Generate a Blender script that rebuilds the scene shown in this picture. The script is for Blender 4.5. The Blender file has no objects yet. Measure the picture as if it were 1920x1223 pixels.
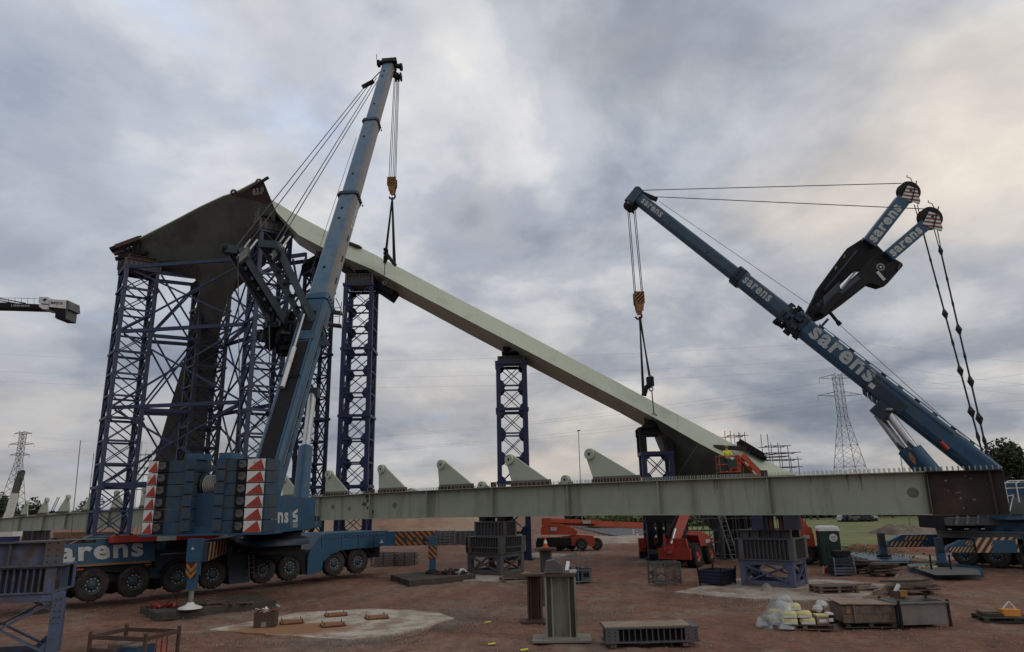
import bpy, math, random
from mathutils import Vector, Matrix, noise
random.seed(7)
R = math.radians
scene = bpy.context.scene
COL = scene.collection
V = Vector
Z = V((0, 0, 1))

# ------------------------------------------------------------------ camera
F = 1300.0; CX = 960.0; CY = 611.5; EYE = 4.1
TH = math.atan(333.5 / F); RO = R(1.2)
_r0 = V((1, 0, 0)); _f = V((0, math.cos(TH), math.sin(TH))); _u0 = V((0, -math.sin(TH), math.cos(TH)))
_r = _r0 * math.cos(RO) - _u0 * math.sin(RO)
_u = _u0 * math.cos(RO) + _r0 * math.sin(RO)
CAM = V((0, 0, EYE))

def ray(px, py):
    return _f + _r * ((px - CX) / F) + _u * ((CY - py) / F)
def W(px, py, Y):
    d = ray(px, py); return CAM + d * (Y / d.y)
def G(px, py, z=0.0):
    d = ray(px, py); return CAM + d * ((z - EYE) / d.z)
def PL(px, py, p0, n):
    d = ray(px, py); return CAM + d * ((p0 - CAM).dot(n) / d.dot(n))
def proj(p):
    v = p - CAM; k = v.dot(_f)
    return CX + F * v.dot(_r) / k, CY - F * v.dot(_u) / k

cd = bpy.data.cameras.new('camera'); cam = bpy.data.objects.new('camera', cd); COL.objects.link(cam)
cd.sensor_width = 36; cd.lens = F / 1920 * 36; cd.clip_end = 6000; cd.clip_start = .1
M = Matrix((( _r.x, _u.x, -_f.x, 0), (_r.y, _u.y, -_f.y, 0), (_r.z, _u.z, -_f.z, EYE), (0, 0, 0, 1)))
cam.matrix_world = M
scene.camera = cam

# ------------------------------------------------------------------ materials
def mat(name, col, rough=.6, metal=0.0, var=.25, vs=1.2, dirt=None, damt=0.0, ds=.8, bump=.0, bs=12, streak=False, spec=.4):
    m = bpy.data.materials.new(name); m.use_nodes = True
    nt = m.node_tree; N = nt.nodes; L = nt.links
    b = N['Principled BSDF']; b.inputs['Roughness'].default_value = rough; b.inputs['Metallic'].default_value = metal
    b.inputs['Specular IOR Level'].default_value = spec
    tc = N.new('ShaderNodeTexCoord')
    n1 = N.new('ShaderNodeTexNoise'); n1.inputs['Scale'].default_value = vs; n1.inputs['Detail'].default_value = 7; n1.inputs['Roughness'].default_value = .62
    L.new(tc.outputs['Object'], n1.inputs['Vector'])
    mp = N.new('ShaderNodeMapRange'); mp.inputs[1].default_value = .3; mp.inputs[2].default_value = .7
    mp.inputs[3].default_value = 1 - var; mp.inputs[4].default_value = 1 + var
    L.new(n1.outputs['Fac'], mp.inputs[0])
    vm = N.new('ShaderNodeVectorMath'); vm.operation = 'SCALE'; vm.inputs[0].default_value = col
    L.new(mp.outputs[0], vm.inputs['Scale'])
    out = vm.outputs[0]
    if dirt:
        n2 = N.new('ShaderNodeTexNoise'); n2.inputs['Scale'].default_value = ds; n2.inputs['Detail'].default_value = 9; n2.inputs['Roughness'].default_value = .7
        if streak:
            mm = N.new('ShaderNodeMapping'); mm.inputs['Scale'].default_value = (2.2, 2.2, .22)
            L.new(tc.outputs['Object'], mm.inputs['Vector']); L.new(mm.outputs[0], n2.inputs['Vector'])
        else: L.new(tc.outputs['Object'], n2.inputs['Vector'])
        m2 = N.new('ShaderNodeMapRange'); m2.inputs[1].default_value = .62 - damt * .35; m2.inputs[2].default_value = .72 - damt * .2
        L.new(n2.outputs['Fac'], m2.inputs[0])
        mx = N.new('ShaderNodeMixRGB'); L.new(m2.outputs[0], mx.inputs[0]); L.new(out, mx.inputs[1]); mx.inputs[2].default_value = (*dirt, 1)
        out = mx.outputs[0]
    L.new(out, b.inputs['Base Color'])
    if bump:
        n3 = N.new('ShaderNodeTexNoise'); n3.inputs['Scale'].default_value = bs; n3.inputs['Detail'].default_value = 5
        L.new(tc.outputs['Object'], n3.inputs['Vector'])
        bp = N.new('ShaderNodeBump'); bp.inputs['Strength'].default_value = bump; bp.inputs['Distance'].default_value = .05
        L.new(n3.outputs['Fac'], bp.inputs['Height']); L.new(bp.outputs[0], b.inputs['Normal'])
    return m

RUST = (.062, .034, .025)
blue = mat('crane_blue', (.014, .060, .118), .42, dirt=(.035, .06, .08), damt=.35, ds=.9, streak=True)
blue2 = mat('boom_blue', (.058, .118, .19), .38, dirt=(.11, .14, .165), damt=.38, ds=.7)
boomdk = mat('boom_slate', (.026, .058, .098), .42, dirt=(.036, .055, .078), damt=.35, ds=.9)
worn = mat('worn_boom_grease', (.10, .11, .12), .4, dirt=(.15, .115, .09), damt=.55, ds=1.1)
dark = mat('black_steel', (.0065, .007, .0095), .75, dirt=(.018, .016, .014), damt=.2, spec=.25)
dkblue = mat('dark_blue_steel', (.011, .024, .045), .55, dirt=(.022, .022, .022), damt=.3)
teal = mat('guy_frame_teal', (.018, .036, .048), .5, dirt=(.01, .015, .018), damt=.4)
white = mat('white_paint', (.50, .51, .50), .5, var=.06, dirt=(.28, .26, .23), damt=.2, ds=3)
letter = mat('letter_white', (.36, .38, .38), .5, var=.05, dirt=(.2, .21, .21), damt=.1, ds=4)
red = mat('red_paint', (.28, .028, .018), .45, dirt=(.18, .04, .03), damt=.3)
orange = mat('orange_red_machine', (.34, .048, .020), .42, dirt=(.2, .06, .03), damt=.3)
yellow = mat('yellow_paint', (.27, .125, .03), .5, dirt=(.11, .06, .03), damt=.35, ds=3)
ochre = mat('ochre_trim', (.17, .09, .035), .5)
maroon = mat('stripe_maroon', (.05, .014, .012), .5)
chrome = mat('chrome_rod', (.42, .43, .44), .3, .7, var=.05)
rope = mat('wire_rope', (.05, .05, .052), .6, .3)
slabm = mat('counterweight_blue', (.013, .042, .08), .6, var=.35, vs=1.5, dirt=(.04, .045, .042), damt=.5, ds=2.2)
ropel = mat('drum_rope', (.30, .30, .27), .5)
colm = mat('column_paint', (.20, .205, .165), .6, var=.2, dirt=(.12, .10, .075), damt=.45, ds=1.6, streak=True)
whiteb = mat('white_roof', (.72, .73, .72), .5, var=.05)
slingm = mat('black_sling', (.012, .012, .014), .8)
tyre = mat('tyre_rubber', (.010, .010, .011), .85, dirt=(.045, .033, .026), damt=.6, ds=2.5, bump=.2)
rimm = mat('rim_grey', (.02, .033, .042), .5, dirt=(.04, .035, .03), damt=.3, ds=4)
pale = mat('pale_green_paint', (.37, .41, .325), .5, var=.06, vs=.5, dirt=(.30, .335, .27), damt=.3, ds=.5)
paleg = mat('girder_green_paint', (.265, .292, .23), .5, var=.10, vs=.6, dirt=(.17, .175, .125), damt=.32, ds=.5, streak=True)
olive = mat('olive_primer_and_foot_shade', (.083, .094, .080), .6, var=.25, vs=.35, dirt=(.052, .053, .048), damt=.45, ds=.25)
brownp = mat('brown_primer', (.042, .027, .023), .6, var=.2, dirt=(.028, .022, .02), damt=.3)
rust = mat('rusty_steel', RUST, .8, var=.35, dirt=(.06, .035, .025), damt=.45, ds=1.5, bump=.15)
rusto = mat('orange_rust', (.19, .075, .028), .8, var=.3, dirt=(.13, .055, .03), damt=.4, ds=2)
rustend = mat('rust_brown_plate', (.026, .017, .015), .7, var=.3, vs=.9, dirt=(.058, .032, .022), damt=.35, ds=.6)
scuff = mat('scuffed_paint', (.17, .165, .16), .6, var=.2)
soot = mat('soot_mark', (.06, .06, .055), .8, var=.4, vs=4)
lil = mat('lilac_steel', (.015, .027, .082), .5, dirt=(.018, .024, .042), damt=.35, ds=1.2, var=.3)
lild = mat('dull_violet_steel', (.012, .020, .050), .55, dirt=(.02, .021, .03), damt=.4, ds=1.2, var=.3)
navy = mat('navy_tower_paint', (.0055, .012, .058), .5, dirt=(.013, .015, .03), damt=.3, var=.2)
tbl = mat('trestle_blue', (.068, .084, .142), .55, dirt=(.06, .045, .04), damt=.35, ds=1.4, var=.25)
tbd = mat('trestle_grey', (.072, .073, .080), .65, dirt=(.07, .052, .042), damt=.4, ds=1.2, var=.25)
grey = mat('grey_steel', (.08, .085, .09), .55, dirt=(.08, .06, .05), damt=.3, ds=2)
galv = mat('galvanised_tube', (.15, .155, .16), .5, .3)
wood = mat('weathered_wood', (.125, .092, .068), .85, var=.35, vs=3, dirt=(.055, .042, .034), damt=.4, ds=2, bump=.2, bs=8)
woodl = mat('pale_plywood', (.20, .155, .115), .85, var=.25, vs=2, dirt=(.12, .09, .066), damt=.35, ds=1.5)
woodd = mat('dark_timber', (.042, .037, .032), .9, var=.35, vs=2, dirt=(.065, .048, .038), damt=.3, ds=1.5, bump=.3, bs=8)
sack = mat('yellow_sack', (.46, .42, .20), .7, var=.15, vs=6)
tarp = mat('plastic_sheet', (.4, .45, .46), .25, var=.15, vs=4)
green = mat('toilet_green', (.006, .028, .022), .5, dirt=(.014, .034, .027), damt=.3)
hivis = mat('hi_vis', (.55, .6, .04), .7, var=.05)
skin = mat('skin', (.42, .24, .17), .6, var=.05)
cone_m = mat('cone_orange', (.35, .055, .025), .6)
glass = mat('cab_glass', (.03, .05, .055), .08, spec=.9)
pyl = mat('pylon_steel', (.17, .18, .19), .6)
wire = mat('power_line', (.42, .43, .45), .6)
leafm = mat('leaf_green', (.03, .044, .02), .8, var=.6, vs=.5)
bark = mat('bark', (.06, .05, .04), .9)
stone = mat('pale_stone', (.19, .165, .14), .9, var=.5, vs=.6)
asphalt = mat('asphalt', (.075, .08, .088), .85, var=.15, vs=.3)
concb = mat('concrete_block', (.17, .165, .15), .9, var=.2, dirt=(.18, .15, .12), damt=.4, ds=1.2)
blueb = mat('bin_blue', (.011, .018, .05), .5, dirt=(.026, .021, .021), damt=.35)

# ------------------------------------------------------------------ mesh builder
_tc = {}
def text_mesh(s, off=.022, sx=1.25):
    k = (s, off, sx)
    if k not in _tc:
        c = bpy.data.curves.new('t', 'FONT'); c.body = s; c.size = 1; c.offset = off; c.resolution_u = 3; c.space_character = 1.13
        o = bpy.data.objects.new('t', c); COL.objects.link(o)
        me = bpy.data.meshes.new_from_object(o)
        vs = [(v.co.x * sx, v.co.y) for v in me.vertices]; fs = [tuple(p.vertices) for p in me.polygons]
        x0 = min(a[0] for a in vs); x1 = max(a[0] for a in vs)
        y1 = max(a[1] for a in vs); y0 = min(a[1] for a in vs)
        bpy.data.objects.remove(o); bpy.data.curves.remove(c); bpy.data.meshes.remove(me)
        _tc[k] = ([((a[0] - x0) / (x1 - x0), (a[1] - y0) / (y1 - y0)) for a in vs], fs)
    return _tc[k]

def clip(poly, n, d):      # keep n.p <= d
    out = []
    for i in range(len(poly)):
        a = poly[i]; b = poly[(i + 1) % len(poly)]
        da = n[0]*a[0] + n[1]*a[1] - d; db = n[0]*b[0] + n[1]*b[1] - d
        if da <= 0: out.append(a)
        if da * db < 0:
            t = da / (da - db); out.append((a[0] + (b[0]-a[0])*t, a[1] + (b[1]-a[1])*t))
    return out

class MB:
    def __init__(s): s.v = []; s.f = []; s.m = []; s.sm = []; s.mats = []
    def mi(s, m):
        if m not in s.mats: s.mats.append(m)
        return s.mats.index(m)
    def poly(s, pts, m, smooth=False):
        b = len(s.v); s.v += [V(p) for p in pts]; s.f.append(tuple(range(b, b + len(pts)))); s.m.append(s.mi(m)); s.sm.append(smooth)
    def raw(s, vs, fs, m, smooth=False):
        b = len(s.v); s.v += [V(p) for p in vs]; k = s.mi(m)
        for f in fs: s.f.append(tuple(b + i for i in f)); s.m.append(k); s.sm.append(smooth)
    def par(s, p, a, b, c, m):       # parallelepiped from corner p with edges a b c
        p = V(p); a = V(a); b = V(b); c = V(c)
        vs = [p, p+a, p+a+b, p+b, p+c, p+a+c, p+a+b+c, p+b+c]
        s.raw(vs, [(0,3,2,1),(4,5,6,7),(0,1,5,4),(1,2,6,5),(2,3,7,6),(3,0,4,7)], m)
    def box(s, c, sz, m, ax=V((1,0,0)), ay=None, az=Z):
        ax = V(ax); az = V(az)
        if ay is None: ay = az.cross(ax)
        a = ax*sz[0]; b = V(ay)*sz[1]; d = az*sz[2]
        s.par(V(c) - a/2 - b/2 - d/2, a, b, d, m)
    def bar(s, p, q, w, h, m, up=Z):
        p = V(p); q = V(q); d = q - p
        if d.length < 1e-6: return
        e = d.normalized(); up = V(up)
        if abs(e.dot(up)) > .97: up = V((0, 1, 0)) if abs(e.y) < .9 else V((1,0,0))
        x = e.cross(up).normalized(); y = x.cross(e)
        s.par(p - x*w/2 - y*h/2, d, x*w, y*h, m)
    def tube(s, p, q, r, m, n=8, r2=None, smooth=True):
        p = V(p); q = V(q); e = (q - p)
        if e.length < 1e-6: return
        e.normalize(); r2 = r if r2 is None else r2
        u = e.cross(Z if abs(e.z) < .9 else V((1,0,0))).normalized(); w = e.cross(u)
        vs = []
        for i in range(n):
            a = 2*math.pi*i/n; d = u*math.cos(a) + w*math.sin(a); vs += [p + d*r, q + d*r2]
        s.raw(vs, [(2*i, 2*((i+1)%n), 2*((i+1)%n)+1, 2*i+1) for i in range(n)], m, smooth)
        s.raw([vs[2*i] for i in range(n)], [tuple(range(n))], m); s.raw([vs[2*i+1] for i in range(n)], [tuple(range(n))], m)
    def path(s, pts, r, m, n=6):
        for a, b in zip(pts, pts[1:]): s.tube(a, b, r, m, n)
    def prism(s, pts, vec, m, ms=None):
        ms = ms or m; pts = [V(p) for p in pts]; vec = V(vec); n = len(pts)
        s.raw(pts, [tuple(range(n))], m); s.raw([p+vec for p in pts], [tuple(range(n))[::-1]], m)
        for i in range(n):
            j = (i+1) % n; s.raw([pts[i], pts[j], pts[j]+vec, pts[i]+vec], [(0,1,2,3)], ms)
    def ring(s, c, ax, prof, m, n=24, smooth=True):   # lathe: prof list of (offset along ax, radius)
        c = V(c); ax = V(ax).normalized(); u = ax.cross(Z if abs(ax.z) < .9 else V((1,0,0))).normalized(); w = ax.cross(u)
        vs = []
        for i in range(n):
            a = 2*math.pi*i/n; d = u*math.cos(a)+w*math.sin(a)
            for (o, r) in prof: vs.append(c + ax*o + d*r)
        k = len(prof); fs = []
        for i in range(n):
            j = (i+1) % n
            for t in range(k-1): fs.append((i*k+t, j*k+t, j*k+t+1, i*k+t+1))
        s.raw(vs, fs, m, smooth)
    def disc(s, c, ax, r, m, n=20):
        c = V(c); ax = V(ax).normalized(); u = ax.cross(Z if abs(ax.z) < .9 else V((1,0,0))).normalized(); w = ax.cross(u)
        s.poly([c + (u*math.cos(2*math.pi*i/n) + w*math.sin(2*math.pi*i/n))*r for i in range(n)], m)
    def text(s, t, o, xd, yd, m, off=.03, sx=1.25):   # o corner, xd full width vec, yd full height vec
        vs, fs = text_mesh(t, off, sx); o = V(o); xd = V(xd); yd = V(yd)
        s.raw([o + xd*a + yd*b for a, b in vs], fs, m)
    def stripes(s, o, xd, yd, nrm, n, m1, m2, sl=1.0, frac=.5):   # striped panel, base m1, stripes m2 proud of it
        o = V(o); xd = V(xd); yd = V(yd); w = xd.length; h = yd.length; nrm = V(nrm).normalized()
        s.poly([o, o+xd, o+xd+yd, o+yd], m1)
        ex = xd/w; ey = yd/h; nn = (1, -sl); step = (w + abs(sl)*h)/n; base = min(0, -sl*h)
        for i in range(n+1):
            d0 = base + i*step
            q = clip(clip([(0,0),(w,0),(w,h),(0,h)], nn, d0 + step*frac), (-1, sl), -d0)
            if len(q) > 2: s.poly([o + nrm*.006 + ex*a + ey*b for a, b in q], m2)
    def build(s, name, parent=None, label=None, cat=None, group=None, kind=None):
        me = bpy.data.meshes.new(name); o = bpy.data.objects.new(name, me)
        if parent is not None:
            q = parent; off = V((0,0,0))
            while q is not None: off += q.location; q = q.parent
            o.parent = parent
        else:
            xs = [v.x for v in s.v]; ys = [v.y for v in s.v]; zs = [v.z for v in s.v]
            off = V(((min(xs)+max(xs))/2, (min(ys)+max(ys))/2, min(zs))); o.location = off
        me.from_pydata([v - off for v in s.v], [], s.f)
        for m in s.mats: me.materials.append(m)
        me.polygons.foreach_set('material_index', s.m); me.polygons.foreach_set('use_smooth', s.sm)
        me.update(); COL.objects.link(o); tag(o, label, cat, group, kind)
        return o

def tag(o, label=None, cat=None, group=None, kind=None):
    for k, v in (('label', label), ('category', cat), ('group', group), ('kind', kind)):
        if v: o[k] = v
def thing(name, label, cat, loc, group=None):
    o = bpy.data.objects.new(name, None); o.empty_display_size = .3; COL.objects.link(o); o.location = V(loc); tag(o, label, cat, group); return o
def copy_tree(o, parent=None):
    c = o.copy(); COL.objects.link(c); c.parent = parent
    for ch in [x for x in COL.objects if x.parent == o]: copy_tree(ch, c)
    return c

def ribbox(mb, p, u, v, h, m, nu=8, nv=8, mp=None, inset=.16, solid=True):
    """steel grillage: two plates, recessed web and vertical ribs"""
    p = V(p); u = V(u); v = V(v); mp = mp or m; ue = u.normalized(); ve = v.normalized(); t = .05
    mb.par(p, u, v, Z*t, mp); mb.par(p + Z*(h-t), u, v, Z*t, mp)
    q = p + ue*inset + ve*inset + Z*t
    if solid: mb.par(q, ue*(u.length-2*inset), ve*(v.length-2*inset), Z*(h-2*t), m)
    for i in range(nu+1):
        o = p + u*(i/nu)*(1-.03/u.length) + Z*t
        wd = .03 if 0 < i < nu else .03
        mb.par(o + ve*.01, ue*wd, ve*(inset-.01), Z*(h-2*t), mp)
        mb.par(o + v - ve*inset, ue*wd, ve*(inset-.01), Z*(h-2*t), mp)
    for i in range(nv+1):
        o = p + v*(i/nv)*(1-.03/v.length) + Z*t
        mb.par(o + ue*.012, ve*.03, ue*(inset-.012), Z*(h-2*t), mp)
        mb.par(o + u - ue*inset, ve*.03, ue*(inset-.012), Z*(h-2*t), mp)
# ================================================================== ground, sky, light
world = bpy.data.worlds.new('World'); scene.world = world; world.use_nodes = True
nt = world.node_tree; N = nt.nodes; L = nt.links
bg = N['Background']
SUN_AZ = R(118); SUN_EL = R(24)      # azimuth clockwise from +Y
sky = N.new('ShaderNodeTexSky'); sky.sky_type = 'NISHITA'; sky.sun_disc = False; sky.sun_elevation = SUN_EL; sky.sun_rotation = SUN_AZ
tc = N.new('ShaderNodeTexCoord')
sep = N.new('ShaderNodeSeparateXYZ'); L.new(tc.outputs['Generated'], sep.inputs[0])
def math_(op, a, b=None, clampv=False):
    n = N.new('ShaderNodeMath'); n.operation = op; n.use_clamp = clampv
    for i, x in enumerate((a, b)):
        if x is None: continue
        if isinstance(x, (int, float)): n.inputs[i].default_value = x
        else: L.new(x, n.inputs[i])
    return n.outputs[0]
zc = math_('MAXIMUM', sep.outputs[2], 0.0)
den = math_('ADD', zc, .30)
comb = N.new('ShaderNodeCombineXYZ')
L.new(math_('DIVIDE', sep.outputs[0], den), comb.inputs[0]); L.new(math_('DIVIDE', sep.outputs[1], den), comb.inputs[1])
def nz(scale, detail, rough, dist, off=0.0):
    mp = N.new('ShaderNodeMapping'); mp.inputs['Location'].default_value = (off, off*.7, off*.3); L.new(comb.outputs[0], mp.inputs['Vector'])
    n = N.new('ShaderNodeTexNoise'); n.inputs['Scale'].default_value = scale; n.inputs['Detail'].default_value = detail
    n.inputs['Roughness'].default_value = rough; n.inputs['Distortion'].default_value = dist; L.new(mp.outputs[0], n.inputs['Vector']); return n.outputs['Fac']
def ramp(fac, stops):
    r = N.new('ShaderNodeValToRGB'); L.new(fac, r.inputs[0]); r.color_ramp.interpolation = 'EASE'
    e = r.color_ramp.elements
    e[0].position = stops[0][0]; e[0].color = (*stops[0][1], 1); e[1].position = stops[-1][0]; e[1].color = (*stops[-1][1], 1)
    for p, c in stops[1:-1]: k = e.new(p); k.color = (*c, 1)
    return r.outputs[0]
def mix(f, a, b, bt='MIX'):
    n = N.new('ShaderNodeMixRGB'); n.blend_type = bt
    for i, x in enumerate((f, a, b)):
        if isinstance(x, (int, float)): n.inputs[i].default_value = x
        elif isinstance(x, tuple): n.inputs[i].default_value = (*x, 1)
        else: L.new(x, n.inputs[i])
    return n.outputs[0]
base = ramp(nz(1.7, 7, .55, .25, 3.1), [(.33, (.195, .22, .265)), (.45, (.295, .315, .355)), (.55, (.41, .415, .432)), (.69, (.56, .54, .51))])
warm = ramp(nz(1.0, 5, .5, .3, 11.7), [(.42, (0, 0, 0)), (.66, (1, 1, 1))])
c1 = mix(math_('MULTIPLY', warm, .72), base, (.57, .505, .43))
blu = ramp(nz(1.6, 6, .58, .5, 23.3), [(.57, (0, 0, 0)), (.76, (1, 1, 1))])
skys = mix(1.0, sky.outputs[0], (.05, .05, .055), 'MULTIPLY')
gap = mix(.75, skys, (.42, .53, .72))
lf = N.new('ShaderNodeMapRange'); L.new(sep.outputs[0], lf.inputs[0]); lf.inputs[1].default_value = .05; lf.inputs[2].default_value = -.6; lf.inputs[3].default_value = 0; lf.inputs[4].default_value = .38
c1 = mix(lf.outputs[0], c1, (.27, .31, .385))
c2 = mix(math_('MULTIPLY', blu, .65), c1, gap)
fine = ramp(nz(3.6, 6, .52, .2, 5.0), [(.32, (.84, .855, .88)), (.68, (1.14, 1.13, 1.10))])
c3 = mix(1.0, c2, fine, 'MULTIPLY')
# darker slate clouds low on the horizon
lowf = N.new('ShaderNodeMapRange'); L.new(zc, lowf.inputs[0]); lowf.inputs[1].default_value = .0; lowf.inputs[2].default_value = .42
lowf.inputs[3].default_value = .62; lowf.inputs[4].default_value = 1.03
vs_ = N.new('ShaderNodeVectorMath'); vs_.operation = 'SCALE'; L.new(c3, vs_.inputs[0]); L.new(lowf.outputs[0], vs_.inputs['Scale'])
L.new(vs_.outputs[0], bg.inputs['Color']); bg.inputs['Strength'].default_value = 1.6

sd = bpy.data.lights.new('sun', 'SUN'); sd.energy = .6; sd.angle = R(20); sd.color = (1, .93, .84)
so = bpy.data.objects.new('sun', sd); COL.objects.link(so)
sdir = V((math.sin(SUN_AZ)*math.cos(SUN_EL), math.cos(SUN_AZ)*math.cos(SUN_EL), math.sin(SUN_EL)))
so.rotation_euler = (-sdir).to_track_quat('-Z', 'Y').to_euler(); so.location = (30, -30, 40)
scene.view_settings.view_transform = 'Standard'; scene.view_settings.look = 'None'; scene.view_settings.exposure = 0

# ---- ground material
gm = bpy.data.materials.new('dirt_ground'); gm.use_nodes = True
nt = gm.node_tree; N = nt.nodes; L = nt.links; b = N['Principled BSDF']; b.inputs['Roughness'].default_value = .95; b.inputs['Specular IOR Level'].default_value = .2
tc = N.new('ShaderNodeTexCoord')
def gn(scale, detail=8, rough=.65, sc=(1, 1, 1), rot=0):
    mp = N.new('ShaderNodeMapping'); mp.inputs['Scale'].default_value = sc; mp.inputs['Rotation'].default_value = (0, 0, rot); L.new(tc.outputs['Object'], mp.inputs['Vector'])
    n = N.new('ShaderNodeTexNoise'); n.inputs['Scale'].default_value = scale; n.inputs['Detail'].default_value = detail; n.inputs['Roughness'].default_value = rough
    L.new(mp.outputs[0], n.inputs['Vector']); return n.outputs['Fac']
c = ramp(gn(.12), [(.35, (.150, .070, .046)), (.5, (.205, .102, .070)), (.65, (.25, .152, .110))])
c = mix(ramp(gn(.45, 8, .7, (1, .35, 1), .5), [(.45, (0,0,0)), (.68, (.75,.75,.75))]), c, (.11, .073, .056))
c = mix(ramp(gn(.22, 9, .75), [(.50, (0,0,0)), (.60, (.85,.85,.85))]), c, (.215, .165, .13))      # gravelly patches
c = mix(ramp(gn(2.2, 9, .8), [(.35, (.6,.6,.6)), (.58, (0,0,0))]), c, (.06, .036, .029))
c = mix(ramp(gn(9, 6, .8), [(.55, (0,0,0)), (.66, (.6,.6,.6))]), c, (.30, .245, .20))   # grit
vor = N.new('ShaderNodeTexVoronoi'); vor.inputs['Scale'].default_value = 7; L.new(tc.outputs['Object'], vor.inputs['Vector'])
peb = ramp(vor.outputs['Distance'], [(.06, (1,1,1)), (.13, (0,0,0))])
pebm = mix(1.0, peb, ramp(gn(.35, 6, .7), [(.5, (0,0,0)), (.62, (1,1,1))]), 'MULTIPLY')
c = mix(pebm, c, (.36, .33, .29))
# wheel tracks: long soft bands
wv = N.new('ShaderNodeTexWave'); mp = N.new('ShaderNodeMapping'); mp.inputs['Rotation'].default_value = (0, 0, .85); mp.inputs['Scale'].default_value = (.13, .02, 1)
L.new(tc.outputs['Object'], mp.inputs['Vector']); L.new(mp.outputs[0], wv.inputs['Vector']); wv.inputs['Scale'].default_value = 1.6; wv.inputs['Distortion'].default_value = 5; wv.inputs['Detail'].default_value = 4
c = mix(ramp(wv.outputs['Fac'], [(.7, (0,0,0)), (.98, (.22,.22,.22))]), c, (.085, .056, .045))
L.new(c, b.inputs['Base Color'])
bp = N.new('ShaderNodeBump'); bp.inputs['Strength'].default_value = 1.0; bp.inputs['Distance'].default_value = .09
hh = math_('ADD', gn(6, 8, .7), gn(1.1, 6, .7, (1, .4, 1), .85)); L.new(hh, bp.inputs['Height']); L.new(bp.outputs[0], b.inputs['Normal'])

xs = sorted(set([-1800, -900, -450, -250, -150, -100] + [(-80 + i*1.0) for i in range(161)] + [(-26 + i*.2) for i in range(260)] + [100, 150, 250, 450, 900, 1800]))
ys = sorted(set([-200, -80, -30, -10] + [i*.8 for i in range(125)] + [16 + i*.2 for i in range(160)] + [110, 130, 160, 200, 300, 500, 900, 1600, 3000]))
vs = []; RUTS = [(-24,24,14,19,.8,.05), (-20,28.5,16,23,1.0,.05), (-6,17,4,60,1.2,.04), (2,36,26,22,.9,.05), (-2,60,8,24,1.1,.04), (-14,50,20,33,1.5,.04)]
def gz(x, y):
    if abs(x) > 79 or y > 98 or y < 0: return 0.0
    rt = 0
    for (ax_, ay_, bx_, by_, wob, dep) in RUTS:
        dxr, dyr = bx_-ax_, by_-ay_; l = math.hypot(dxr, dyr); s = ((x-ax_)*dxr + (y-ay_)*dyr)/l
        if s < 0 or s > l: continue
        dd = ((x-ax_)*dyr - (y-ay_)*dxr)/l + wob*math.sin(s*.13)
        fade = min(1, s/4, (l-s)/4)
        for o_ in (-1.15, 1.15):
            q = abs(dd-o_)
            if q < .75: rt += fade*dep*((-1 if q < .3 else (q-.3)/.45*1.6-1 if q < .5 else (.75-q)/.25*.35) + .5*math.sin(s*9)*(q < .3)*.4)
    return rt*(.6+.5*noise.noise(V((x*.5, y*.5, 9)))) + .045*noise.noise(V((x*2.3, y*2.3, 5))) + .05*(noise.noise(V((x*.35, y*.35, 0)))) + .03*noise.noise(V((x*1.1, y*1.1, 3))) - .035
for y in ys:
    for x in xs: vs.append((x, y, gz(x, y)))
nx = len(xs); fs = [(j*nx+i, j*nx+i+1, (j+1)*nx+i+1, (j+1)*nx+i) for j in range(len(ys)-1) for i in range(nx-1)]
m = MB(); m.raw(vs, fs, gm, True); g = m.build('ground', kind='structure')

def sheet(name, pts, m_, h=.05, z0=-.15, kind='structure', **k):
    rnd = random.Random(len(name)*7 + int(abs(pts[0][0])*10)); q = []
    for i in range(len(pts)):
        a = V((pts[i][0], pts[i][1], z0)); b_ = V((pts[(i+1)%len(pts)][0], pts[(i+1)%len(pts)][1], z0)); kk = max(1, min(60, int((b_-a).length/.35)))
        jt = .07 if 'slab' in name else .4
        for j in range(kk): q.append(a.lerp(b_, j/kk) + (V((rnd.uniform(-jt,jt), rnd.uniform(-jt,jt), 0)) if j else V((0,0,0))))
    m = MB(); m.prism(q, Z*(h - z0), m_); return m.build(name, kind=kind, **k)

# concrete slab material with rust stain
conc = mat('concrete_slab_pale', (.33, .30, .25), .9, var=.2, vs=1.5, dirt=(.17, .11, .08), damt=.55, ds=.8, bump=.1)
stain = bpy.data.materials.new('rust_stained_concrete'); stain.use_nodes = True
nt = stain.node_tree; N = nt.nodes; L = nt.links; b = N['Principled BSDF']; b.inputs['Roughness'].default_value = .9
tc = N.new('ShaderNodeTexCoord')
c = ramp(gn(1.2, 9, .7), [(.35, (.20, .165, .13)), (.6, (.38, .345, .285))])
sx_ = N.new('ShaderNodeSeparateXYZ'); L.new(tc.outputs['Object'], sx_.inputs[0])
dx = math_('ADD', math_('MULTIPLY', sx_.outputs[0], .42), .50); dy = math_('ADD', math_('MULTIPLY', sx_.outputs[1], .80), .95)
rr = math_('ADD', math_('MULTIPLY', dx, dx), math_('MULTIPLY', dy, dy))
rr = math_('MULTIPLY', math_('ADD', rr, math_('MULTIPLY', gn(1.1, 7, .7), 1.6)), .35)
c = mix(ramp(rr, [(.38, (1,1,1)), (.80, (0,0,0))]), c, (.20, .095, .04))
c = mix(ramp(gn(.7, 10, .78), [(.50, (0,0,0)), (.60, (.8,.8,.8))]), c, (.17, .10, .072))
L.new(c, b.inputs['Base Color'])

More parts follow.
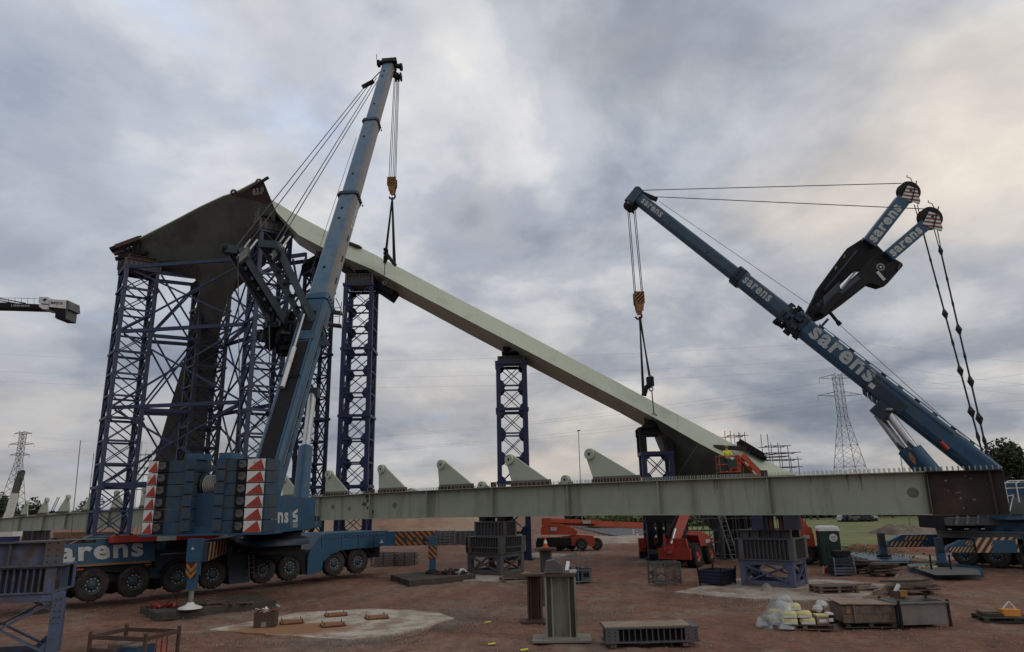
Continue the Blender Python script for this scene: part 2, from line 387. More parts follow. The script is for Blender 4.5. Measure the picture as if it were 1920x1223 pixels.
def gpts(l, z=0): return [G(x, y, z) for x, y in l]
sheet('rust_stained_slab', gpts([(390,1182),(520,1193),(650,1201),(700,1196),(760,1186),(815,1174),(852,1160),(822,1150),(760,1145),(690,1143),(560,1150)]), stain, .03)
sheet('concrete_slab', gpts([(1264,1112),(1400,1124),(1600,1130),(1668,1098),(1560,1088),(1380,1086)]), conc, .04)
sheet('concrete_slab', gpts([(868,1090),(985,1091),(1010,1076),(960,1070),(880,1074)]), conc, .035)
sheet('concrete_slab', gpts([(985,1046),(1040,1048),(1075,1040),(1010,1037),(975,1040)]), conc, .035)
sheet('concrete_slab', gpts([(1525,1052),(1620,1054),(1625,1044),(1590,1040),(1528,1041)]), conc, .035)
sheet('concrete_slab', gpts([(60,1185),(350,1140),(430,1100),(330,1090),(120,1120)]), mat('muddy_apron', (.135, .10, .08), .9, var=.3, vs=.6, dirt=(.08,.055,.04), damt=.5, ds=.5), -.012) if False else None
sheet('road', [G(1075,988.5), G(1110,984.5), G(1255,1001), G(1262,1016), G(1180,1013)], asphalt, .12)
lime = mat('tan_embankment', (.27, .205, .145), .95, var=.25, vs=.12, dirt=(.17, .095, .065), damt=.4, ds=.06, bump=.3, bs=1)
# embankment
def mound(name, x0, x1, Y, wid, h, m_, seed, nxn=46, label=None, cat=None, kind='structure', flat=.3):
    mb = MB(); vs = []; ny = 14
    for j in range(ny+1):
        for i in range(nxn+1):
            u = i/nxn; v = j/ny
            e = min(1, u/.08, (1-u)/.08); s = min(1, v/flat, (1-v)/flat)
            z = h*max(0, e)*max(0, s)*(.8 + .35*noise.noise(V((u*6+seed, v*2, seed)))) + .12*noise.noise(V((u*30, v*9, seed)))
            vs.append((x0 + (x1-x0)*u, Y + wid*v, max(z, -.1) if (i and j and i < nxn and j < ny) else -.1))
    mb.raw(vs, [(j*(nxn+1)+i, j*(nxn+1)+i+1, (j+1)*(nxn+1)+i+1, (j+1)*(nxn+1)+i) for j in range(ny) for i in range(nxn)], m_, True)
    return mb.build(name, label=label, cat=cat, kind=kind)
mound('embankment', W(440,980,112).x, W(915,980,112).x, 106, 26, 3.7, lime, 2.0)
mound('gravel_verge', W(1075,990,75).x, W(1250,990,75).x, 74, 9, .55, mat('verge_gravel', (.26,.22,.18), .95, var=.3, vs=.5), 5.0)
grassm = mat('grass_field', (.105, .125, .038), .95, var=.35, vs=.4, dirt=(.15, .145, .06), damt=.45, ds=.12, bump=.5, bs=3)
sheet('field', [G(1130,972), G(1130,979), G(1330,1010), G(1540,1024), G(1700,1032), G(2150,1032), G(2150,958), G(1300,966)], grassm, .06)
mound('dirt_bank', G(1575,1030).x, G(1790,1036).x, G(1690,1034).y - 1, 4.5, .55, mat('red_dirt', (.16,.07,.045), .95, var=.3, vs=1, bump=.4), 8.0)
sheet('track', [G(1525,1042), G(1540,1032.5), G(1620,1035.5), G(1800,1047), G(1760,1054), G(1600,1050)], mat('sandy_track', (.20,.155,.12), .95, var=.2, vs=.6), .02)
mound('soil_heap', W(1690,970,75).x, W(1790,970,75).x, 75, 9, 1.25, mat('soil', (.13,.10,.08), .95, var=.4, vs=1, bump=.5), 3.3, flat=.5,
      label='brown soil heap in the field below the rusty girder end', cat='soil heap', kind='thing')

# loose stones
def stones(n, area, smin, smax, m_, name, seed):
    rnd = random.Random(seed); mb = MB()
    for i in range(n):
        x, y = area(rnd)
        p = G(x, y); s = rnd.uniform(smin, smax); a = rnd.uniform(0, 6.3)
        vs = []
        for k in range(5):
            t = a + k*1.257; vs.append(p + V((math.cos(t)*s*rnd.uniform(.6, 1.1), math.sin(t)*s*rnd.uniform(.6, 1.1), -.03)))
        top = [v*.5 + p*.5 + Z*(s*rnd.uniform(.45, .9)+.015) for v in vs]
        mb.raw(vs + top, [(0,1,6,5),(1,2,7,6),(2,3,8,7),(3,4,9,8),(4,0,5,9),(5,6,7,8,9)], m_)
    return mb.build(name, kind='stuff', label='loose pale stones scattered over the brown dirt')
def bnd(r):
    q = r.random()
    if q < .14: return r.gauss(830, 28), r.gauss(1166, 10)
    if q < .20: return r.gauss(700, 70), r.gauss(1196, 5)
    if q < .38: return r.gauss(900, 90), r.gauss(1150, 14)
    if q < .5: return r.gauss(620, 120), r.gauss(1202, 7)
    if q < .6: return r.gauss(1100, 40), r.gauss(1152, 9)
    if q < .7: return r.gauss(1420, 100), r.gauss(1130, 8)
    return r.uniform(0, 1920), 1075 + 150*r.random()**.8
stones(6500, bnd, .011, .030, stone, 'gravel', 5)
stones(90, lambda r: (r.uniform(100, 1920), 1100 + 120*r.random()), .03, .055, stone, 'rubble', 9)
# ================================================================== support towers
def lattice(root, cs, z0, z1, ph, m, lw=.34, heavy=3, bw=.165, double=False, gus=False, legm=None):
    """cs: four ground corners in order; parts: four legs, bracing, ring_frame"""
    cc = sum((V(c) for c in cs), V((0,0,0)))/4
    for c in cs:
        mb = MB(); e = (V(cs[1]) - V(cs[0])).normalized()
        mb.box(V((c[0], c[1], (z0+z1)/2)), (lw, lw, z1-z0), legm or m, ax=e); mb.box(V((c[0], c[1], z0+.03)), (lw*2, lw*2, .06), m, ax=e)
        mb.build('leg', root)
    br = MB(); rings = {}; n = max(1, round((z1-z0)/ph)); ph = (z1-z0)/n
    for i in range(4):
        a = V(cs[i]); b = V(cs[(i+1) % 4]); e = (b-a).normalized(); out = V((e.y, -e.x, 0))
        if out.dot((a+b)/2 - cc) < 0: out = -out
        a2 = a + e*lw*.5; b2 = b - e*lw*.5
        for k in range(n):
            za = z0 + k*ph; zb = za + ph
            ins = lw*.1 + .07*(k % 2)
            pa = V((a2.x, a2.y, za)); pb = V((b2.x, b2.y, za)); qa = V((a2.x, a2.y, zb)); qb = V((b2.x, b2.y, zb))
            o1 = out*(lw*.22); o2 = out*(lw*.05)
            br.bar(pa + Z*.12 + o1, qb - Z*.12 + o1, bw*.5, bw, m, up=out); 
            br.bar(pb + Z*.12 + o2, qa - Z*.12 + o2, bw*.5, bw, m, up=out)
            br.bar(pa + o1*1.5, pb + o1*1.5, bw, bw*1.1, m)
            if double: br.bar(pa + Z*.30 + o1*1.5, pb + Z*.30 + o1*1.5, bw, bw*.7, m)
            if gus:
                g = .42
                for (p, s1, s2) in ((pa, 1, 1), (pb, -1, 1), (qa, 1, -1), (qb, -1, -1)):
                    q = p + o1*.6
                    br.prism([q, q + e*g*s1, q + e*g*.35*s1 + Z*g*s2, q + Z*g*1.15*s2], out*.04, m)
            else:
                g = .2
                for (p, s1, s2) in ((pa, 1, 1), (pb, -1, 1), (qa, 1, -1), (qb, -1, -1)):
                    q = p + o1*.6
                    br.prism([q, q + e*g*s1, q + Z*g*1.3*s2], out*.03, m)
            if k % heavy == 0: rings.setdefault(k, MB()).bar(V((a.x, a.y, za)) - e*.25 + out*lw*.56, V((b.x, b.y, za)) + e*.25 + out*lw*.56, .09, .24, m)
        rings.setdefault(n, MB()).bar(V((a.x, a.y, z1)) - e*.25 + out*lw*.56, V((b.x, b.y, z1)) + e*.25 + out*lw*.56, .09, .26, m)
    br.build('bracing', root)
    for k in sorted(rings): rings[k].build('ring_beam', root)

def square(pf, side, rot):          # front corner point, square rotated; returns front, right, back, left
    u = V((math.cos(rot), math.sin(rot), 0))*side; v = V((-math.sin(rot), math.cos(rot), 0))*side
    p = V((pf.x, pf.y, 0)); return [p, p+u, p+u+v, p+v]

def corner_at(px, Y, z=0):
    lo = W(px, 945 - (px-960)*.021, Y); return V((lo.x, Y, 0))

def tower(label, cs, z1, m, ph, head=None, **k):
    c = sum(cs, V((0,0,0)))/4
    t = thing('support_tower', label, 'support tower', V((c.x, c.y, 0)), 'lattice towers holding up the arch')
    lattice(t, cs, 0, z1, ph, m, **k)
    if head:
        mb = MB(); u = cs[1]-cs[0]; v = cs[3]-cs[0]; o = V((cs[0].x, cs[0].y, z1)) - u*.08 - v*.08
        ribbox(mb, o, u*1.16, v*1.16, head, tbd, 9, 9); mb.build('head_grillage', t)
    return t, c

# tower A (far left), C (in front of it to the right), B behind, D behind the boom
A0 = corner_at(181, 64); Ac = square(A0, 2.75, R(40))
tA, cA = tower('violet lattice tower under the low end of the dark arch piece', Ac, W(252, 500, 64).z, lil, 2.05)
C0 = corner_at(452, 60.5); Cc = square(C0, 2.7, R(36))
tC, cC = tower('violet lattice tower directly under the dark peak of the arch', Cc, W(487, 432, 60.5).z, lil, 2.05)
B0 = corner_at(341, 68); Bc = square(B0, 2.75, R(42))
tB, cB = tower('dark violet lattice tower between the end tower and the peak tower', Bc, W(392, 540, 68).z, lild, 2.05)
D0 = corner_at(566, 60.2); Dc = square(D0, 1.9, R(42))
tD, cD = tower('slim violet lattice tower half hidden behind the raised crane boom', Dc, W(590, 505, 60.2).z, lild, 2.0, bw=.12, lw=.28)
E0 = corner_at(632, 58); Ec = square(E0, 2.25, R(1))
tE, cE = tower('tall navy tower with ribbed cap right of the left boom', Ec, W(672, 534, 58).z, navy, 1.93, gus=True, bw=.115, lw=.36)
F0 = corner_at(938, 55.5); Fc = square(F0, 2.15, R(1))
tF, cF = tower('shorter navy tower under the middle of the sloping arch', Fc, W(958, 680, 55.5).z, navy, 1.93, gus=True, bw=.115, lw=.36)
G0 = corner_at(1213, 53); Gc = square(G0, 2.0, R(-4))
tG, cG = tower('lowest navy tower with open portal head near the arch foot', Gc, W(1232, 850, 53).z, navy, 1.75, gus=True, bw=.13, lw=.36)

# heads
def head_stack(t, cs, z, layers, m1=tbd):
    u = cs[1]-cs[0]; v = cs[3]-cs[0]
    for i, (sc, ex, h, mm) in enumerate(layers):
        mb = MB(); o = V((cs[0].x, cs[0].y, z)) + u*(.5-sc/2) + v*(.5-sc/2)
        ribbox(mb, o, u*sc, v*sc, h, mm, 8, 8); mb.build('head_grillage', t); z += h
    return z
zA = W(252, 500, 64).z
head_stack(tA, Ac, zA+.13, [(1.2, 0, .75, tbd), (1.0, 0, .5, rust)])
# long skid beams and timber on tower A's head
mb = MB()
p = W(208, 470, 65.5); q = W(268, 447, 66.2)
mb.bar(p, q, .9, .35, dark); mb.bar(W(216, 463, 64.2), W(262, 446, 64.6), .25, .4, rust); mb.bar(W(214, 477, 65), W(250, 466, 65.4), .5, .2, wood)
for k in range(5): mb.bar(W(222+9*k, 488-3*k, 64.8), W(226+9*k, 462-3*k, 65), .16, .16, dark)
mb.bar(W(216, 486, 64.5), W(300, 470, 66), .5, .25, dark)
mb.build('skid_beam', tA)
zC = W(487, 432, 60.5).z
head_stack(tC, Cc, zC+.13, [(1.25, 0, .95, tbd), (1.0, 0, .5, dark), (.75, 0, .5, dark)])
mb = MB()
for k in range(7):
    a = Cc[0].lerp(Cc[3], k/6); mb.tube(V((a.x, a.y, zC+1.05)) - (Cc[1]-Cc[0]).normalized()*.4, V((a.x, a.y, zC+2.1)) - (Cc[1]-Cc[0]).normalized()*.4, .03, galv, 5)
mb.build('guard_rail', tC)
zB = W(392, 540, 68).z
head_stack(tB, Bc, zB+.13, [(1.25, 0, 1.0, tbd), (1.0, 0, .6, dark), (.6, 0, .8, dark)])
zD = W(590, 505, 60.2).z
head_stack(tD, Dc, zD+.13, [(1.3, 0, .8, dark), (.9, 0, .55, dark)])
zE = W(672, 534, 58).z
head_stack(tE, Ec, zE+.13, [(1.1, 0, .85, tbd), (.5, 0, .6, dark)])
zF = W(958, 680, 55.5).z
head_stack(tF, Fc, zF+.13, [(1.04, 0, .42, tbd)])
mb = MB(); c = cF
for dx, dy in ((-.5, -.4), (.45, -.4), (-.5, .5), (.45, .5)): mb.tube(c + V((dx, dy, zF+.55)), c + V((dx*.8, dy, zF+1.35)), .16, dark, 8)
mb.box(c + V((0, 0, zF+.95)), (1.5, 1.5, .12), dark); mb.box(c + V((.1, 0, zF+1.35)), (1.5, 1.4, .15), dark); mb.build('jack_set', tF)
zG = W(1232, 850, 53).z
# portal head on G
mb = MB(); u = Gc[1]-Gc[0]; v = Gc[3]-Gc[0]
for cpt in Gc: mb.box(V((cpt.x, cpt.y, zG+.75)), (.5, .5, 1.3), dark, ax=u.normalized())
o = V((Gc[0].x, Gc[0].y, zG+1.4)) - u*.15 - v*.15; ribbox(mb, o, u*1.3, v*1.3, .55, dark, 8, 8)
mb.box(cG + Z*(zG+2.25), (1.5, 1.2, .7), rust, ax=(.85, -.2, -.45))
mb.build('portal_head', tG)

# ties between A, B, C
lev = [W(252, 500, 64).z, W(238, 621, 64).z, W(219, 764, 64).z, W(199, 909, 64).z]
t = thing('tie_frame', 'long violet horizontal and diagonal braces joining the three left lattice towers', 'bracing', (cA+cB+cC)/3)
hz = MB(); dg = MB()
def tie(p, q, zs):
    for i, z in enumerate(zs):
        for off in (0,):
            hz = MB(); hz.bar(V((p.x, p.y, z)), V((q.x, q.y, z)), .22, .34, lil); hz.build('tie_beam', t)
        if i:
            zz = zs[i-1]
            dg = MB(); dg.bar(V((p.x, p.y, z+.2)), V((q.x, q.y, zz-.2)), .12, .17, lil); dg.bar(V((q.x, q.y, z+.2)) + V((.1,.2,0)), V((p.x, p.y, zz-.2)) + V((.1,.2,0)), .12, .17, lil); dg.build('diagonal_brace', t)
tie(Ac[0]+V((.25,.1,0)), Cc[3]+V((-.1,-.3,0)), lev); tie(Ac[1]+V((.25,.1,0)), Cc[3]+V((-.1,.3,0)), lev[:0])
tie(Ac[1]+V((.1,.2,0)), Bc[0], lev); tie(Ac[2]+V((0,.3,0)), Bc[3], lev)
tie(Bc[1]+V((.1,.1,0)), Cc[3]+V((0,.3,0)), lev); tie(Bc[2], Cc[2]+V((0,.3,0)), lev)
tie(Cc[1]+V((.2,0,0)), Dc[3], lev[0:]); tie(Cc[2]+V((.2,0,0)), Dc[2], lev[0:])

# ================================================================== arch
an = V((.2425, .970, 0)).normalized(); ap = V((0, 56.5, 0))
def PA(px, py, near=0.0): return PL(px, py, ap - an*near, an)
st = [((505,372),(519,398),(519,414)), ((560,405),(560,441),(560,459)), ((620,437),(620,472),(620,497)), ((700,476),(700,506),(700,531)),
      ((780,518),(780,550),(780,573)), ((880,571),(880,602),(880,627)), ((978,622),(978,653),(978,679)), ((1070,671),(1070,701),(1070,727)),
      ((1160,718),(1160,748),(1160,773)), ((1232,757),(1232,786),(1222,808)), ((1310,798),(1310,831),(1262,905)), ((1385,838),(1350,852),(1325,985)),
      ((1440,866),(1395,872),(1385,1040)), ((1492,890),(1440,892),(1420,1045))]
arch = thing('bridge_arch', 'huge angular steel arch with dark left knee and long pale sloping right leg', 'bridge arch', V((cE.x, 59.7, 0)))
TT = []; MM = []; DD = []; KK = []
for i, (a, b, c) in enumerate(st):
    T = PA(*a); Mp = PA(*b, 1.8); D = PA(*c, -1.4 if i < 9 else -2.4)
    K = (PA(*a)*.55 + PA(*c)*.45) + an*2.6
    TT.append(T); MM.append(Mp); DD.append(D); KK.append(K)
mb = MB()
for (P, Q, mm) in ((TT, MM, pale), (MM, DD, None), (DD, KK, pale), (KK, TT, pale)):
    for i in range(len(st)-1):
        mb.poly([P[i], P[i+1], Q[i+1], Q[i]], mm or (pale if i < 9 else olive))  # olive on the foot's lower face paints in shade under the overhang
mb.poly([TT[0], MM[0], DD[0], KK[0]], brownp); mb.poly([TT[-1], MM[-1], DD[-1], KK[-1]], pale)
for i in range(3, 13):
    for f_ in (.0, .5):
        if i == 12 and f_: continue
        T_ = TT[i].lerp(TT[i+1], f_); M_ = MM[i].lerp(MM[i+1], f_); D_ = DD[i].lerp(DD[i+1], f_)
        e1_ = (M_-T_); n1_ = e1_.cross(TT[i+1]-TT[i]).normalized(); n1_ = n1_ if n1_.y < 0 else -n1_
        mb.bar(T_ + n1_*.001, M_ + n1_*.001, .03, .01, pale, up=n1_)
        n2_ = (D_-M_).cross(TT[i+1]-TT[i]).normalized(); n2_ = n2_ if n2_.y < 0 else -n2_
        mb.bar(M_ + n2_*.001, D_ + n2_*.001, .03, .01, pale, up=n2_)
right = mb.build('sloping_leg', arch, label='long pale green sloping leg')
# weld seam bands as thin ribs between segments, walkway and splice plates
mb = MB()
for a, b in (((1316,835),(1347,852)), ((1338,838),(1400,842))):
    mb.bar(PA(*a, 1.25), PA(*b, 1.25), .35, .30, rustend)
mb.build('splice_plate', arch)
mb = MB(); a = PA(1385, 828, .2); b = PA(1432, 856, .2); mb.bar(a, b, 1.0, .38, dark)
for k in range(9):
    c = a.lerp(b, k/8); mb.bar(c + V((0,-.5,-.16)), c + V((0,.5,-.16)), .05, .35, rustend)
mb.build('walkway_grating', arch)
# left piece: plate prism leaning towards the viewer at the top
lt = .62
ln = V((an.x, an.y, lt)).normalized()
zref = 30; lp = V((ap.x, ap.y, zref)) + V((0, 5.2-5.2, 0))
def PLf(px, py, near=.6): return PL(px, py, lp - an*near, ln)
poly = [(262,452),(329,418),(380,391),(423,371),(444,365),(494,340),(518,399),(506,470),(446,520),(431,548),(415,600),(398,700),(381,862),
        (372,1010),(262,1010),(290,862),(318,765),(348,665),(372,560),(381,512),(375,500),(362,493),(345,489),(319,488),(291,491),(262,497),(235,492),(222,480)]
pts = [PLf(*q) for q in poly]
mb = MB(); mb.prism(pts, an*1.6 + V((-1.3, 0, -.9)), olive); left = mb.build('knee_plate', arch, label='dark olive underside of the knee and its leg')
# brown end piece on the front of the peak, with the painted mark
bp_ = [(443,366),(494,340),(518,400),(511,385),(475,375)]
mb = MB(); q = [PLf(x, y, .63) for x, y in [(440,367),(494,339.5),(518.5,400),(510,386),(480,376)]]
mb.prism(q, an*.02, brownp)
o = PLf(474, 365, .66); mb.text('B3.0', o, PLf(494, 361, .66) - o, PLf(474, 354.5, .66) - o, letter, .02, 1.1)
mb.bar(PLf(476, 366.5, .66), PLf(492, 363, .66), .05, .03, letter)
mb.build('peak_end_plate', arch, label='brown primed peak plate with white chalk mark')
# pale strip seen over the top edge
mb = MB(); top = [(262,452),(329,418),(380,391),(423,371),(444,365),(490,341)]
for (a, b) in zip(top, top[1:]):
    mb.bar(PLf(a[0]-1, a[1]-1.5, -.3), PLf(b[0]-1, b[1]-1.5, -.3), .5, .10, pale)
mb.bar(PLf(470, 353), PLf(503, 333), .25, .18, rustend)
mb.build('top_flange', arch)
def lug(px, py, ang, sz=.9):
    mb = MB(); c = PLf(px, py, .3); d = V((math.cos(ang), 0, math.sin(ang))); e = V((-math.sin(ang), 0, math.cos(ang)))
    pts = [c - e*sz*.45, c + e*sz*.45]; 
    for k in range(7):
        t = math.pi*(.5 - k/6); pts.insert(1, c + d*sz*.6 + (e*math.sin(-t) + d*math.cos(t))*sz*.45)
    mb.prism(pts, an*.16, brownp); mb.tube(c + d*sz*.6 - an*.03, c + d*sz*.6 + an*.19, sz*.2, letter, 12); mb.build('lifting_lug', arch)
lug(482, 349, R(75), .75); lug(441, 367, R(120), .7); lug(355, 488, R(-80), .6)
# dark cradle / brackets under the leg
for (x0, y0, x1, y1, w, h) in ((648,500,742,548,.9,.5), (706,528,742,556,.5,.9), (596,470,655,505,.8,.6), (1206,800,1238,780,.9,.6)):
    mb = MB(); mb.bar(PA(x0, y0+8, .5), PA(x1, y1+4, .5), w, h, dark); mb.build('bracket', arch)
mb = MB(); mb.bar(PA(655, 456, .3), PA(676, 464, .3), .6, .2, rust); mb.build('bracket', arch)

# ================================================================== long deck girder
L0 = W(1885, 965, 28.9); L1 = W(602, 975, 55.6)
gd = V((L1.x-L0.x, L1.y-L0.y, 0)).normalized(); gn_ = V((gd.y, -gd.x, 0))      # gn_ points to the camera side?
if gn_.dot(V((0,0,0)) - L0) < 0: gn_ = -gn_
gp = V((L0.x, L0.y, 0))
def GS(px, py=950, near=0): 
    q = PL(px, py, gp + gn_*near, gn_); return (q - gp).dot(gd), q
prof = [(1892,966.5),(1740,965.5),(1600,965.5),(1443,966),(1240,966),(1088,967),(930,969),(810,971),(700,973),(602,976),(500,979),(400,982),(260,988),(130,992.5),(0,998),(-120,1003)]
pr = []
for px, py in prof:
    s, q = GS(px, py); pr.append((s, q.z))
def zb(s):
    if s <= pr[0][0]: return pr[0][1]
    for (a, za), (b, zb_) in zip(pr, pr[1:]):
        if s <= b: return za + (zb_-za)*(s-a)/(b-a)
    return pr[-1][1]
def gpt(s, z, n=0.0): return gp + gd*s + gn_*n + Z*z
def sof(px):
    return GS(px)[0]
GH = 1.80; tone = mat('repair_primer', (.115, .125, .11), .7, var=.1)
def girder(shift, s0, s1, plates, label, right_rust=True, name='bridge_girder', group='steel girders of the bridge deck'):
    gr = thing(name, label, 'girder', gpt((s0+s1)/2, 0, shift), group)
    def strip(mb, sa, sb, n0, n1, za, zbb, m):
        k = max(1, int((sb-sa)/1.5)); 
        for i in range(k):
            a = sa + (sb-sa)*i/k; b = sa + (sb-sa)*(i+1)/k
            vs = [gpt(a, zb(a)+za, n0), gpt(b, zb(b)+za, n0), gpt(b, zb(b)+za, n1), gpt(a, zb(a)+za, n1), gpt(a, zb(a)+zbb, n0), gpt(b, zb(b)+zbb, n0), gpt(b, zb(b)+zbb, n1), gpt(a, zb(a)+zbb, n1)]
            fs = [(0,1,2,3),(4,5,6,7),(0,1,5,4),(3,2,6,7)]
            if i == 0: fs.append((0,3,7,4))
            if i == k-1: fs.append((1,2,6,5))
            mb.raw(vs, fs, m)
    sr = sof(1748)
    cut = [(s0, sr, rustend), (sr, s1, paleg)] if right_rust else [(s0, s1, paleg)]
    for a, b, m in cut:
        lab = 'rust brown unpainted end' if m is rustend else None
        mb = MB(); strip(mb, a, b, shift-.02, shift+.02, .04, GH-.04, m); mb.build('web', gr, label=lab)
        mb = MB(); strip(mb, a, b, shift-.38, shift+.38, GH-.04, GH, m); mb.build('top_flange', gr, label=lab)
        mb = MB(); strip(mb, a, b, shift-.34, shift+.34, 0, .045, m); mb.build('bottom_flange', gr, label=lab)
    mb = MB(); s = s0
    for row in (-.2, .0, .2):
        s = s0+.1
        while s < s1:
            if abs(s - s0) < 60 or True:
                z = zb(s)+GH; mb.box(gpt(s, z+.10, shift+row), (.020, .022, .17), paleg, ax=gd)
            s += .2 if s < sof(1100) else .33
    mb.build('shear_studs', gr, kind='stuff')
    for (bl, br_, bx, by, mir) in plates:
        sl = GS(bl, 950, shift)[0]; s2 = GS(br_, 950, shift)[0]; s3, q = GS(bx, by, shift); zc_ = q.z; r = .33
        lo = min(sl, s2); hi = max(sl, s2)
        tall = max(sl, s2) if not mir else min(sl, s2)     # vertical side
        slope = min(sl, s2) if not mir else max(sl, s2)
        z0 = zb(s3) + GH
        pts = []
        # base
        pts.append(gpt(tall, z0+.0, shift)); pts.append(gpt(slope, z0+.0, shift)); pts.append(gpt(slope, z0+.16, shift))
        c = V((s3, zc_)); p0 = V((slope, z0+.16)); d = (c-p0); dl = d.length; base_ang = math.atan2(d.y, d.x); off = math.acos(min(1, r/dl))
        a_back = math.atan2(p0.y-c.y, p0.x-c.x)
        sg = 1 if (slope < tall) else -1
        t1 = a_back - sg*off
        t2 = 0 if sg == 1 else math.pi
        # sweep from t1 over the top to t2 
        if sg == 1: t1 = t1 % (2*math.pi); steps = [t1 + (0 - t1)*k/10 for k in range(11)]
        else: steps = [t1 + (math.pi - t1)*k/10 for k in range(11)]
        for t in steps: pts.append(gpt(c.x + r*math.cos(t), c.y + r*math.sin(t), shift))
        pts.append(gpt(tall, z0+.3, shift))
        mb = MB(); mb.prism([q_ - gn_*.05 for q_ in pts], gn_*.10, pale); hp = mb.build('hanger_plate', gr)
        mb = MB(); cc = gpt(c.x, c.y, shift)
        mb.ring(cc, gn_, [(-.19, .09), (-.19, .31), (.19, .31), (.19, .09), (-.19, .09)], pale, 20, False); mb.disc(cc + gn_*.10, gn_, .091, dark, 16); mb.build('boss', hp)
        mb = MB(); a, b = sorted((tall, slope)); n = int((b-a)/.16)
        mb.par(gpt(a, z0+.01, shift+.055), gd*(b-a), gn_*.03, Z*.19, rust)
        mb.par(gpt(a, z0+.20, shift+.053), gd*(b-a), gn_*.012, Z*.13, tone)
        for k in range(n+1): mb.box(gpt(a + (b-a)*k/max(1, n), z0+.10, shift+.10), (.045, .03, .20), rusto if k % 3 == 0 else rust, ax=gd)
        mb.build('rusty_studs', hp)
    return gr
s_r = sof(1892)
g1 = girder(0, s_r, sof(-120), [(1115,1206,1107,852,0), (961,1036,956.5,862,0), (824,890,828.6,871.5,0), (710,764,716.5,880,0), (609,655,617.5,890,0), (530,563,534,899,0),
     (40,54,51,943,1) , (72,92,88,938,1), (108,132,128,933,1), (155,182,172,930,1), (208,236,219,925,1), (262,290,272,920,1)],
     'long pale green deck girder with hanger plates and a rusty right end')
for px in (602, 698, 805, 927, 1070, 1240, 1447, 1745, 1868, 130, 88, 44, 4, 210, 500, 400, 300):
    s = sof(px); mb = MB(); z = zb(s); m_ = rustend if px > 1740 else paleg
    mb.box(gpt(s, z+GH/2, .15), (.06, .33, GH-.1), m_, ax=gd, ay=gn_); mb.box(gpt(s, z+GH/2, -.15), (.03, .27, GH-.1), m_, ax=gd, ay=gn_); mb.build('stiffener', g1)
for px in (698, 927, 1440):
    mb = MB(); s = sof(px); mb.box(gpt(s, zb(s)+GH+.16, .05), (.28, .25, .30), rust, ax=gd, ay=gn_); mb.build('clamp', g1)
# marks on the web
mb = MB()
def patch(px, py, w, h, m, seed=0, n=9, k=.3):
    rnd = random.Random(seed); c = PL(px, py, gp + gn_*.023, gn_)
    mb.poly([c + gd*math.cos(i*6.283/n)*w*(1-k*rnd.random()) + Z*math.sin(i*6.283/n)*h*(1-k*rnd.random()) for i in range(n)], m)
patch(624, 951, .28, .24, tone, 1, 4, 0); patch(655, 954, .24, .2, tone, 2, 4, 0); patch(740, 948, .3, .26, tone, 3, 4, 0); patch(1712, 924, .26, .24, tone, 4, 8, .1)
for i in range(10):
    r_ = random.Random(i); patch(1785 + r_.gauss(14, 22), 917 + r_.gauss(0, 14), r_.uniform(.03, .11), r_.uniform(.02, .07), scuff, i, 7, .7)
for i in range(7):
    r_ = random.Random(i+50); patch(r_.gauss(690, 4), 925 + i*7, .45 - abs(i-2)*.05, .2, soot, i, 10, .5)
streakm = mat('rust_run', (.13, .09, .055), .8, var=.4, vs=3)
for i in range(34):
    r_ = random.Random(i+200); px = r_.choice([698, 805, 927, 1070, 1240, 1447, 1600, 1150, 1350, 1530, 860]) + r_.gauss(0, 9); s = sof(px); z = zb(s) + GH - .06; h = r_.uniform(.15, .8); w = r_.uniform(.008, .03)
    mb.poly([gpt(s-w, z, .0235), gpt(s+w, z, .0235), gpt(s+w*.3, z-h, .0235), gpt(s-w*.3, z-h, .0235)], streakm)
for i in range(22):
    r_ = random.Random(i+300); s = sof(r_.uniform(720, 1720)); z = zb(s) + r_.uniform(.3, 1.4); a = r_.uniform(-.6, .6); l = r_.uniform(.06, .22)
    d_ = (gd*math.cos(a) + Z*math.sin(a)); q = Z*.008
    mb.poly([gpt(s, z, .024), gpt(s, z, .024)+d_*l, gpt(s, z, .024)+d_*l+q, gpt(s, z, .024)+q], letter)
mb.build('web_marks', g1)
# stack of wood on bottom of far girder
g2 = girder(-6.5, sof(1500), sof(800), [(765,785,771,923,0), (895,920,904,911,0), (1050,1078,1061,900,0)], 'second pale girder hidden behind the near one, hanger tips showing', False)

